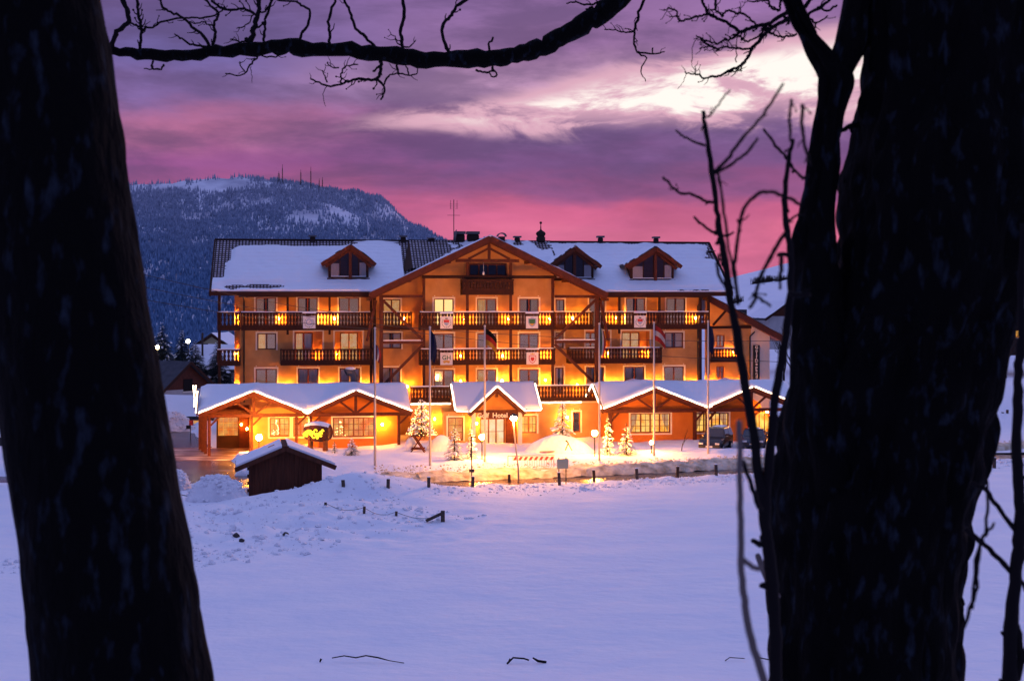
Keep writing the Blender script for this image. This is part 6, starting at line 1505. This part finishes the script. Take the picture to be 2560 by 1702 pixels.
for k, (px_, Yc, pb, hh, lb) in enumerate(((1965, 150, 985, 8.5, 'spreading leafless tree right of the annex wall'), (1990, 165, 960, 8, 'second leafless tree partly behind the right stem'), (2500, 150, 955, 8, 'leafless tree at the right, nearest the big trunk'), (2520, 160, 955, 8.5, 'leafless tree in the middle of the right edge group'), (2543, 155, 955, 8, 'leafless tree at the right picture edge'))):
    x = (px_ - 1280) / F * Yc; bare_tree('bare_tree', (x, Yc, H - (pb - HY) / F * Yc - .4), hh, 40 + k, lb, group='leafless trees on the right', depth=6, spread=.42)
for k, (px_, py_, n) in enumerate(((1840, 690, 4), (1895, 708, 6), (1925, 704, 7), (1955, 702, 5), (2040, 672, 4))):
    x, y, z = hillpoint(px_, py_); o = thing('bush_clump', (x, y, z - .5), ('bare bush clump on the hill crest', 'dark bushes at the left of the hillside row', 'dark bushes in the middle of the hillside row', 'dark bushes at the right of the hillside row', 'bushes high on the hillside behind the stem')[k], 'bush', 'bushes on the snowy hill'); mb = MB(); rnd = random.Random(k)
    for q in range(n * 26):
        a = rnd.random() * 6.28; r = rnd.random() * 2.6; b0 = Vector((r * math.cos(a), r * math.sin(a), 0)); mb.tube([b0, b0 + Vector((rnd.uniform(-.7, .7), rnd.uniform(-.5, .5), rnd.uniform(1, 2.8)))], [.13, .03], 3, False)
    mb.build('stems', 'bark_far', o)
# fence row on the hill, white field house wall of the far right, snow plateau at right
x = (2479 - 1280) / F * 112; o = thing('lit_sign', (x, 112, float(hgt(x, 112)) - .2), 'small glowing orange round sign on a post at the right', 'sign'); zg = H - (1062 - HY) / F * 112 - float(hgt(x, 112)) + .2
MB().tube([(0, 0, 0), (0, 0, zg - .2)], .07, 8).build('post', 'metal_dark', o); MB().lathe((0, 0, zg), [(.05, -.75), (.16, -.72), (.18, -.3), (.40, -.15), (.5, .15), (.46, .45), (.3, .68), (.05, .75)], 16).build('lit_body', 'lit_sign_red', o, smooth=True)
for px_, pb, hp_, lb in ((2505, 1050, 20, 'left dark stake on the snow behind the glowing sign'), (2517, 1050, 26, 'right dark stake on the snow behind the glowing sign')):
    Yc = 128; x = (px_ - 1280) / F * Yc; z = H - (pb - HY) / F * Yc; o = thing('stake', (x, Yc, z - .6), lb, 'post', 'stakes at the right'); MB().bar((0, 0, 0), (.06, 0, hp_ / ppm(Yc) + .6), .18, .18).build('shaft', 'wood_weathered', o)
A, B = np.meshgrid(np.linspace(30, 62, 34), np.linspace(108, 152, 40), indexing='ij'); structure(MB().grid(A, B, .2 + 3.3 * ss(116, 140, B - .25 * (A - 40)) * ss(31, 38, A) + .15 * fbm(A / 3, B / 3, 2, 77)).build('snow_bank_slope', 'snow', smooth=True))

# ================================================================== near trees that frame the view
def trunk_mesh(path, n=44, rings=110, amp=.035, seed=0, fine=.012):
    """path: (px centre, py, half width px, distance)"""
    P = [at(a, b_, Y) for a, b_, w, Y in path]; Rr = [w / F * Y for a, b_, w, Y in path]
    # resample by Catmull-Rom
    def cr(v, t):
        k = min(int(t), len(v) - 2); f = t - k; p0, p1, p2, p3 = v[max(k - 1, 0)], v[k], v[k + 1], v[min(k + 2, len(v) - 1)]
        return .5 * ((2 * p1) + (p2 - p0) * f + (2 * p0 - 5 * p1 + 4 * p2 - p3) * f * f + (3 * p1 - p0 - 3 * p2 + p3) * f ** 3)
    ts = np.linspace(0, len(P) - 1, rings); mb = MB(); L = 0; prev = None
    for i, t in enumerate(ts):
        c = cr(P, t); r = cr(Rr, t)
        if prev is not None: L += (c - prev).length
        prev = c
        for q in range(n):
            a = 2 * PI * q / n; ca, sa = math.cos(a), math.sin(a)
            d = float(1 + amp / max(r, .02) * fbm(ca * 1.6 + 5 + seed, L * 3.0 + sa * 1.6, 3, seed) * r * 6 + fine / max(r, .02) * vn(q * .9, L * 9, seed + 9) * 2)
            mb.v.append((c.x + r * d * ca, c.y + r * d * sa, c.z))
    for i in range(rings - 1):
        for q in range(n): a = i * n + q; b_ = i * n + (q + 1) % n; mb.f.append((a, b_, b_ + n, a + n))
    return mb
def local(mb, loc): mb.v = [(a - loc[0], b_ - loc[1], c - loc[2]) for a, b_, c in mb.v]; return mb
def crv(pts, Y, n=4):
    """smooth polyline through pixel points at distance Y"""
    v = [at(a, b_, Y if not hasattr(Y, '__len__') else Y[i]) for i, (a, b_) in enumerate(pts)]; out = []
    for k in range(len(v) - 1):
        p0, p1, p2, p3 = v[max(k - 1, 0)], v[k], v[k + 1], v[min(k + 2, len(v) - 1)]
        for q in range(n):
            f = q / n; out.append(.5 * ((2 * p1) + (p2 - p0) * f + (2 * p0 - 5 * p1 + 4 * p2 - p3) * f * f + (3 * p1 - p0 - 3 * p2 + p3) * f ** 3))
    out.append(v[-1]); return out
def twig(par, loc, pts, Y, w0, w1, name='twig', m='twig', spurs=0.0, rnd=random.Random(1), knots=True):
    P = crv(pts, Y); n = len(P); Yq = P[0].y
    rad = [(w0 + (w1 - w0) * k / (n - 1)) / F * Yq * (1 + (.28 * rnd.random() if knots else 0)) for k in range(n)]
    P = [p + Vector((rnd.gauss(0, 1), rnd.gauss(0, 2), rnd.gauss(0, 1))) * (1.1 / F * Yq) for p in P]
    mb = MB().tube(P, rad, 7)
    if spurs:
        for k in range(1, n - 1):
            if rnd.random() < spurs:
                d = (P[k + 1] - P[k - 1]).normalized(); pe = Vector((-d.z, rnd.uniform(-.5, .5), d.x)) * rnd.choice((-1, 1)); L = rnd.uniform(8, 26) / F * Yq
                e1 = P[k] + (pe * .8 + d * .6).normalized() * L * .6; e2 = e1 + (pe * .4 + d + Vector((0, 0, rnd.uniform(-.3, .5)))).normalized() * L * .6
                r = max(1.1 / F * Yq, rad[k] * .5); mb.tube([P[k], e1, e2], [r, r * .8, r * .5], 5)
                if rnd.random() < .4: mb.ico(e2, r * 1.6, 0)
    return local(mb, loc).build(name, m, par, smooth=True)
# ---- left leaning trunk
YL = 3.5; gl = float(hgt((310 - 1280) / F * YL, YL)); loc = (at(340, 0, YL).x, YL, gl)
tl = thing('leaning_tree', loc, 'thick dark leaning tree trunk at the left with pale lichen spots', 'tree')
path = [(400, 2700, 300, YL), (352, 2300, 262, YL), (306, 1702, 221, YL), (268, 1400, 212, YL), (217, 1100, 200, YL), (176, 800, 194, YL), (134, 500, 187, YL), (104, 250, 184, YL), (68, 0, 178, YL), (0, -400, 168, YL), (-90, -900, 156, YL), (-160, -1500, 140, YL)]
local(trunk_mesh(path, rings=200, seed=3, amp=.003, fine=.007), loc).build('trunk', 'bark', tl, smooth=True)
twig(tl, loc, [(250, 100), (262, 75), (258, 68)], YL + .2, 3, 1.5); twig(tl, loc, [(258, 86), (266, 70)], YL + .2, 2, 1.2)
# ---- right tree: main trunk, second stem, limbs
YT = 4.3; loc = (at(2200, 0, YT).x, YT, float(hgt(at(2200, 0, YT).x, YT)))
tr = thing('twin_stem_tree', loc, 'massive dark tree with two stems and a long overhanging limb, right side', 'tree')
path = [(2150, 2450, 340, YT), (2158, 2050, 262, YT), (2158, 1702, 236, YT), (2160, 1500, 236, YT), (2172, 1300, 244, YT), (2196, 1170, 254, YT), (2230, 1000, 252, YT), (2270, 850, 240, YT), (2318, 700, 232, YT), (2340, 580, 238, YT), (2358, 400, 236, YT), (2384, 250, 232, YT), (2396, 110, 236, YT), (2400, 0, 246, YT), (2420, -400, 250, YT), (2440, -900, 230, YT), (2460, -1500, 200, YT)]
local(trunk_mesh(path, n=72, rings=240, seed=11, amp=.022, fine=.028), loc).build('trunk', 'bark', tr, smooth=True)
path = [(2120, 1250, 120, YT - .1), (2085, 1080, 110, YT - .1), (2062, 900, 82, YT - .1), (2044, 720, 60, YT - .1), (2040, 560, 42, YT - .1), (2058, 413, 32, YT - .1), (2076, 270, 31, YT - .1), (2082, 190, 38, YT - .1), (2040, 120, 24, YT - .1), (2006, 70, 19, YT - .1), (1976, 0, 18, YT - .1), (1930, -140, 16, YT - .1), (1880, -400, 12, YT - .1)]
local(trunk_mesh(path, n=32, rings=160, seed=17, amp=.028, fine=.016), loc).build('stem', 'bark', tr, smooth=True)
path = [(2080, 230, 26, YT - .08), (2104, 165, 36, YT - .08), (2128, 110, 42, YT - .08), (2140, 40, 36, YT - .08), (2150, -60, 30, YT - .08), (2160, -260, 24, YT - .08)]
local(trunk_mesh(path, n=28, rings=50, seed=23, amp=.03, fine=.01), loc).build('stem', 'bark', tr, smooth=True)
path = [(2100, 175, 16, YT - .05), (2140, 122, 26, YT - .05), (2190, 92, 30, YT - .05)]
local(trunk_mesh(path, n=20, rings=20, seed=29, amp=.02), loc).build('stem', 'bark', tr, smooth=True)
# torn pale splinter and bark flakes
MB()
sp = MB().tube(crv([(1893, 1384), (1908, 1424), (1926, 1462), (1950, 1492)], YT - .52), [5 / F * 4, 7 / F * 4] + [7 / F * 4] * 8 + [6 / F * 4, 5 / F * 4, 3 / F * 4], 6); local(sp, loc).build('bark_splinter', 'stalk', tr)
for pts, w in (([(2386, 1470), (2402, 1490), (2408, 1512)], 7), ([(2468, 1100), (2480, 1076), (2486, 1060)], 12), ([(2118, 470), (2112, 452), (2122, 436)], 6), ([(2130, 330), (2126, 318), (2134, 305)], 5), ([(1966, 1120), (1960, 1100), (1972, 1080)], 14)): twig(tr, loc, pts, YT, w, w * .4, 'bark_flake', 'bark', knots=False)
twig(tr, loc, [(2098, 326), (2125, 318), (2150, 306)], YT, 5, 7)
# ---- long overhanging limb
YB = 8.6; rnd = random.Random(12)
br_pts = [(258, 128), (300, 128), (360, 134), (434, 139), (520, 132), (597, 125), (680, 118), (738, 117), (830, 123), (923, 132), (1010, 142), (1086, 149), (1194, 150), (1250, 144), (1303, 134), (1360, 116), (1411, 90), (1470, 55), (1530, 12), (1600, -60), (1760, -260), (2000, -500), (2260, -700)]
br_w = [10, 12, 14, 15, 14, 17, 19, 20, 18, 20, 22, 21, 21, 21, 22, 23, 24, 26, 27, 29, 34, 40, 48]
br_Y = [YB] * 19 + [8.4, 7.4, 6.0, 4.6]
n_ = 4; P = crv(br_pts, br_Y, n_); rad = [np.interp(k / n_, range(len(br_w)), br_w) / F * P[k].y * (1 + .14 * rnd.uniform(-1, 1)) for k in range(len(P))]
P = [p + Vector((0, rnd.gauss(0, .006), rnd.gauss(0, .006))) for p in P]
limb = local(MB().tube(P, rad, 14), loc).build('limb', 'bark', tr, smooth=True)
T8 = lambda L: [(240 + a / 1.6158, b_ / 1.6158) for a, b_ in L]
for L, w0, w1, sp_ in (
    ([(65, 200), (75, 150), (100, 115), (132, 88), (125, 40), (105, 0), (85, -60)], 8, 6, .1), ([(132, 80), (128, 40), (112, 0), (100, -50)], 5, 4, 0), ([(178, 205), (180, 150), (182, 110), (172, 60), (165, 0), (160, -40)], 5, 4, .55), ([(180, 120), (230, 110), (265, 90), (345, 75), (400, 72), (440, 72), (490, 60), (520, 28)], 3.2, 2.5, .3), ([(132, 92), (150, 100), (180, 115)], 3, 3, .6),
    ([(465, 190), (430, 145), (390, 108), (350, 72), (300, 50), (270, 30), (262, 0), (258, -30)], 5, 3, .25), ([(450, 190), (410, 186), (370, 172), (340, 152), (318, 138)], 4, 2, .35), ([(470, 185), (482, 140), (475, 100), (495, 60), (470, 30), (440, 0), (420, -30)], 5, 3, .3), ([(475, 105), (450, 100), (435, 88), (400, 96), (370, 85)], 2.5, 1.8, .4),
    ([(620, 185), (632, 140), (645, 90), (655, 50), (660, 0), (664, -50)], 9, 6, .25), ([(675, 180), (680, 130), (685, 80), (700, 30), (712, -10)], 4, 4, .4), ([(642, 60), (600, 35), (560, 40), (520, 38), (490, 22), (465, 0)], 4, 4, .3), ([(632, 60), (620, 90), (590, 110), (575, 112)], 2.4, 1.6, .3), ([(655, 50), (690, 40), (712, 0)], 3, 3, .2), ([(620, 160), (590, 168), (560, 165), (545, 158)], 3, 2, .3),
    ([(815, 180), (832, 140), (855, 100), (862, 45), (830, 22), (805, 8), (735, 0), (700, -20)], 4.5, 3, .15), ([(940, 190), (945, 150), (938, 90), (950, 45), (966, -5), (970, -40)], 4.5, 4, .1), ([(1130, 195), (1090, 150), (1050, 115), (1030, 60), (1015, 25), (1000, -5)], 5, 3.5, .15), ([(1240, 205), (1235, 160), (1228, 125), (1245, 70), (1238, 0), (1232, -40)], 5.5, 5, .1), ([(1240, 190), (1265, 190), (1290, 165)], 3, 1.5, .2), ([(1235, 170), (1215, 160), (1200, 140), (1175, 150)], 2.2, 1, .2),
    ([(1428, 225), (1412, 180), (1398, 110), (1430, 70), (1450, 38), (1495, 0), (1530, -30)], 5.5, 5, .12), ([(1592, 215), (1588, 178), (1604, 152)], 4, 3, 0), ([(660, 215), (640, 245), (618, 268), (600, 298), (560, 304), (525, 298)], 3.2, 2, .2), ([(600, 290), (582, 262), (580, 250)], 2.2, 1.4, .1), ([(640, 240), (612, 242)], 2, 1.2, 0), ([(624, 270), (630, 300), (628, 335)], 1.2, .8, 0), ([(665, 225), (700, 232), (740, 225)], 3, 2, .2),
    ([(1150, 245), (1150, 280), (1135, 318), (1100, 322), (1060, 318), (1020, 330), (990, 342), (935, 348), (890, 330), (868, 318)], 6, 2.2, .35), ([(990, 335), (990, 300), (1010, 265), (1060, 262)], 3, 2, .4), ([(985, 275), (950, 270), (932, 250)], 2.5, 1.5, .3), ([(935, 330), (922, 300), (915, 285)], 2.4, 1.5, .2), ([(935, 345), (918, 380), (926, 430)], 1.2, .8, 0), ([(1130, 320), (1160, 345), (1165, 378), (1150, 402)], 4, 2.5, .3), ([(1160, 345), (1180, 310), (1215, 295), (1260, 305), (1295, 298), (1300, 275)], 3, 1.6, .3), ([(1225, 298), (1215, 275), (1210, 250)], 3.2, 3.6, .1), ([(1265, 302), (1258, 280), (1250, 262)], 2.4, 2, 0),
    ([(1540, 285), (1570, 294), (1600, 288), (1618, 295), (1615, 312), (1598, 310), (1590, 296)], 3.5, 2, 0), ([(1600, 270), (1605, 285)], 4, 4, 0), ([(230, 250), (225, 268), (232, 278), (262, 280), (272, 262)], 3.4, 3, 0), ([(232, 278), (195, 276)], 2.4, 1.6, 0),
    ([(2215, -10), (2195, 50), (2178, 110), (2174, 165), (2186, 210), (2222, 235), (2200, 285), (2222, 330)], 5, 1.2, .2), ([(2178, 125), (2140, 132), (2100, 122), (2055, 120)], 3, 1.6, .5), ([(2190, 212), (2250, 218), (2295, 212)], 3.2, 2, .3), ([(2250, 216), (2248, 195)], 2, 2.4, 0), ([(2062, 5), (2030, 12), (1985, 22), (1940, 10), (1900, 14)], 4, 2, .5), ([(1978, 60), (1985, 40), (2010, 30)], 3, 3, 0)):
    twig(limb, loc, T8(L), YB, w0 * .74, w1 * .74, spurs=sp_, rnd=rnd)
# ---- twig spray of the second stem
T3 = lambda L: [(1600 + a / 3.733, b_ / 3.733) for a, b_ in L]
YS = 6.2
for L, w0, w1, sp_ in (([(1400, 90), (1300, 160), (1200, 222), (1080, 250), (1000, 275), (930, 300), (850, 240), (760, 190), (690, 155), (640, 130), (600, 60), (575, -10)], 5.5, 3.5, .3), ([(640, 130), (580, 145), (520, 160), (440, 185), (380, 195), (350, 150), (335, 100), (300, 90), (262, 74)], 3.4, 1.8, .35), ([(380, 195), (355, 208)], 2.5, 1.5, 0), ([(345, 160), (310, 155), (278, 162)], 2, 1.2, .3),
    ([(1400, 160), (1300, 225), (1200, 275), (1120, 370), (1060, 440), (1010, 530), (960, 598), (880, 645), (810, 670), (750, 708), (680, 712), (600, 735), (540, 700), (500, 690), (420, 680)], 5.5, 2, .3), ([(810, 670), (860, 670), (930, 655), (955, 665)], 2.2, 1.4, .4), ([(515, 690), (520, 650), (510, 625)], 1.8, 1, .2), ([(930, 300), (890, 340), (830, 372), (770, 385), (720, 412), (660, 392), (600, 370), (560, 350), (530, 340)], 3.4, 1.8, .5), ([(560, 360), (600, 400), (680, 440), (740, 465)], 2.6, 2.2, .5), ([(1060, 440), (980, 455), (900, 455), (840, 448), (780, 440), (720, 460), (680, 440), (620, 435), (555, 458)], 3.2, 1.8, .45),
    ([(1090, 235), (1040, 190), (960, 130), (900, 125), (860, 105), (800, 110), (760, 155)], 3, 3, .35), ([(940, 125), (935, 90), (930, 60)], 2, 1.4, .6), ([(770, 160), (740, 125), (700, 92), (650, 95)], 3, 2.4, .2), ([(700, 95), (705, 50), (700, -10)], 3.4, 3.4, .1), ([(1455, 320), (1400, 340), (1330, 348), (1260, 330), (1215, 310), (1140, 270), (1200, 268)], 3, 3, .2), ([(1200, 225), (1150, 290), (1110, 340), (1040, 375), (1000, 390), (960, 360), (935, 335)], 3, 2, .4), ([(1310, 100), (1280, 95), (1225, 70), (1205, 30), (1190, -10)], 3.4, 2.8, .2), ([(1195, 5), (1140, 8), (1080, 20), (1000, 8)], 3, 1.8, .5), ([(1305, 80), (1310, 30), (1335, -20)], 3, 3.4, .1),
    ([(1480, 120), (1530, 75), (1565, 30), (1610, -20)], 6, 5, .1), ([(1560, 140), (1640, 95), (1700, 60), (1790, -15)], 4.4, 4, .2), ([(1560, 150), (1600, 185), (1640, 215), (1700, 190), (1755, 150)], 3, 1.8, .3), ([(1560, 245), (1610, 265), (1635, 255), (1645, 215)], 3, 2, .2), ([(1690, 70), (1710, 100), (1760, 95), (1840, 50)], 3, 3, .2), ([(1335, 145), (1370, 180), (1395, 230)], 4, 4, 0), ([(890, 130), (850, 215), (820, 320)], 1, .7, 0), ([(525, 350), (495, 450), (490, 570)], 1, .9, .2), ([(910, 340), (900, 450), (905, 580)], 1.1, 1.6, .1), ([(260, 80), (225, 150), (190, 185)], 1, .8, 0), ([(430, 700), (400, 760), (350, 840)], .9, .6, 0)):
    twig(tr, loc, T3(L), YS, w0 * .85, w1 * .85, spurs=sp_, rnd=rnd)
# ---- sapling growing at the foot of the big tree
YP = 3.0; locs = (at(1905, 0, YP).x, YP, float(hgt(at(1905, 0, YP).x, YP)))
sap = thing('sapling', locs, 'blurred bare sapling with two upright stems left of the big trunk', 'sapling')
Z4 = lambda L: [(1620 + a / 3.136, 260 + b_ / 3.136) for a, b_ in L]
twig(sap, locs, [(1757, 279), (1764, 330), (1779, 429), (1792, 525), (1800, 580), (1808, 627), (1824, 738), (1846, 858), (1862, 960), (1880, 1060), (1894, 1160), (1906, 1250), (1914, 1330), (1925, 1420), (1935, 1520), (1940, 1702), (1940, 2150)], YP, 4.5, 15, 'stem', rnd=rnd, spurs=.12)
twig(sap, locs, [(1982, 349), (1974, 390), (1968, 420), (1962, 499), (1968, 579), (1977, 643), (1974, 760), (1962, 860), (1946, 950), (1932, 1060), (1922, 1160), (1914, 1240), (1916, 1330), (1925, 1420)], YP, 4.5, 13, 'stem', rnd=rnd, spurs=.12)
for L, w0, w1, Yq in (([(450, 330), (400, 315), (330, 280), (270, 250), (225, 210)], 5, 3.5, YP), ([(515, 770), (460, 765), (400, 735), (340, 705), (260, 700), (190, 650), (120, 575)], 6, 4.5, YP), ([(470, 765), (450, 795)], 4, 2, YP), ([(560, 1020), (500, 1000), (420, 940), (360, 885)], 6, 4.5, YP), ([(590, 1035), (630, 1030), (670, 1000)], 5, 4, YP), ([(505, 530), (560, 500), (640, 410), (740, 270), (830, 170), (960, 0), (1060, -160)], 7, 4.5, 2.4), ([(515, 545), (600, 510), (700, 440), (790, 370), (860, 265)], 6, 5, 2.5), ([(440, 115), (500, 80), (570, -20), (640, -110)], 4, 3, 2.7), ([(545, 545), (575, 650)], 5, 4, 2.6), ([(550, 560), (585, 760), (610, 950), (650, 1200), (690, 1430), (705, 1570)], 5, 6, 2.3),
    ([(705, 1570), (680, 1330), (690, 1180), (720, 960), (750, 830), (820, 735), (900, 690), (980, 690), (1060, 720), (1160, 770), (1200, 800)], 7, 6, 2.4), ([(1100, 450), (1060, 400), (980, 300), (905, 200)], 6, 4.5, YP), ([(1120, 480), (1170, 540), (1220, 580), (1260, 560)], 5, 5, YP), ([(1095, 930), (1140, 890), (1190, 860)], 5, 4, 2.7), ([(1210, 0), (1205, 150), (1225, 320), (1270, 480)], 7, 6, 2.3), ([(1125, -30), (1110, 130), (1120, 290)], 6, 5, 2.3), ([(1080, 1010), (1010, 1110), (940, 1240), (880, 1370), (830, 1530), (800, 1600)], 8, 6, 2.4), ([(820, 1490), (900, 1540), (960, 1580)], 6, 5, 2.4), ([(1040, 1180), (1045, 1300), (1030, 1450)], 8, 5, 2.4), ([(1110, 1190), (1060, 1175), (1020, 1185)], 9, 7, 2.7), ([(560, 1180), (545, 1280), (570, 1380), (620, 1440)], 6, 5, 2.6), ([(1110, 1480), (1180, 1500), (1260, 1490)], 9, 9, 2.8)):
    twig(sap, locs, Z4(L), Yq, w0 * .66, w1 * .62, rnd=rnd, spurs=.07)
twig(sap, locs, [(1855, 1150), (1880, 1220), (1902, 1276)], 2.5, 5, 6, m='twig', rnd=rnd)
for L in ([(1880, 1349), (1897, 1358), (1904, 1362)], [(1900, 1461), (1918, 1464)]): twig(sap, locs, L, YP, 5, 9, rnd=rnd)
st = thing('dry_stalk', (at(1905, 0, 2.0).x, 2.0, float(hgt(at(1905, 0, 2.0).x, 2.0))), 'pale blurred dry stalk arching up left of the sapling', 'stalk'); ls = tuple(st.location)
twig(st, ls, [(1848, 1050), (1849, 1120), (1850, 1240), (1852, 1358), (1855, 1450), (1864, 1516), (1880, 1600), (1911, 1702), (1960, 1880), (1990, 2300), (2000, 3600)], 2.0, 7, 12, 'stem', 'stalk', rnd=rnd, knots=False); twig(st, ls, [(1856, 1395), (1880, 1416), (1906, 1422)], 2.0, 7, 7, 'side_shoot', 'stalk', rnd=rnd, knots=False)
# ---- stem at the right picture edge
YQ = 3.3; locq = (at(2525, 0, YQ).x, YQ, float(hgt(at(2525, 0, YQ).x, YQ)))
ed = thing('edge_sapling', locq, 'dark slender sapling at the right picture edge', 'sapling')
twig(ed, locq, [(2558, 560), (2553, 700), (2553, 820), (2548, 910), (2544, 1000), (2540, 1100), (2544, 1180), (2550, 1278), (2549, 1350), (2540, 1430), (2530, 1540), (2524, 1702), (2520, 2250)][::-1], YQ, 18, 7, 'stem', rnd=rnd)
for L, w0, w1 in (([(2536, 1437), (2500, 1400), (2462, 1362), (2415, 1322)], 6, 6), ([(2549, 1342), (2520, 1300), (2485, 1255), (2462, 1219), (2445, 1214), (2430, 1206)], 6, 4), ([(2545, 1440), (2570, 1480)], 5, 5), ([(2545, 1205), (2575, 1180), (2600, 1120)], 4, 3), ([(2540, 1560), (2552, 1620), (2546, 1702)], 8, 8), ([(2552, 1660), (2575, 1600), (2600, 1560)], 6, 5), ([(2515, 1590), (2506, 1582)], 4, 3), ([(2515, 1710), (2498, 1695)], 5, 3)): twig(ed, locq, L, YQ, w0, w1, rnd=rnd)
for L, w0, w1, Yq in (([(2454, 1147), (2464, 1190), (2470, 1260), (2462, 1330), (2452, 1360), (2442, 1430), (2440, 1480), (2412, 1560), (2398, 1600)], 4, 5, 2.5), ([(2456, 1348), (2440, 1400), (2434, 1470), (2430, 1520)], 4, 4, 2.5), ([(2460, 1340), (2478, 1318), (2484, 1308)], 5, 3, 2.5)): twig(ed, locq, L, Yq, w0, w1, rnd=rnd, knots=False)
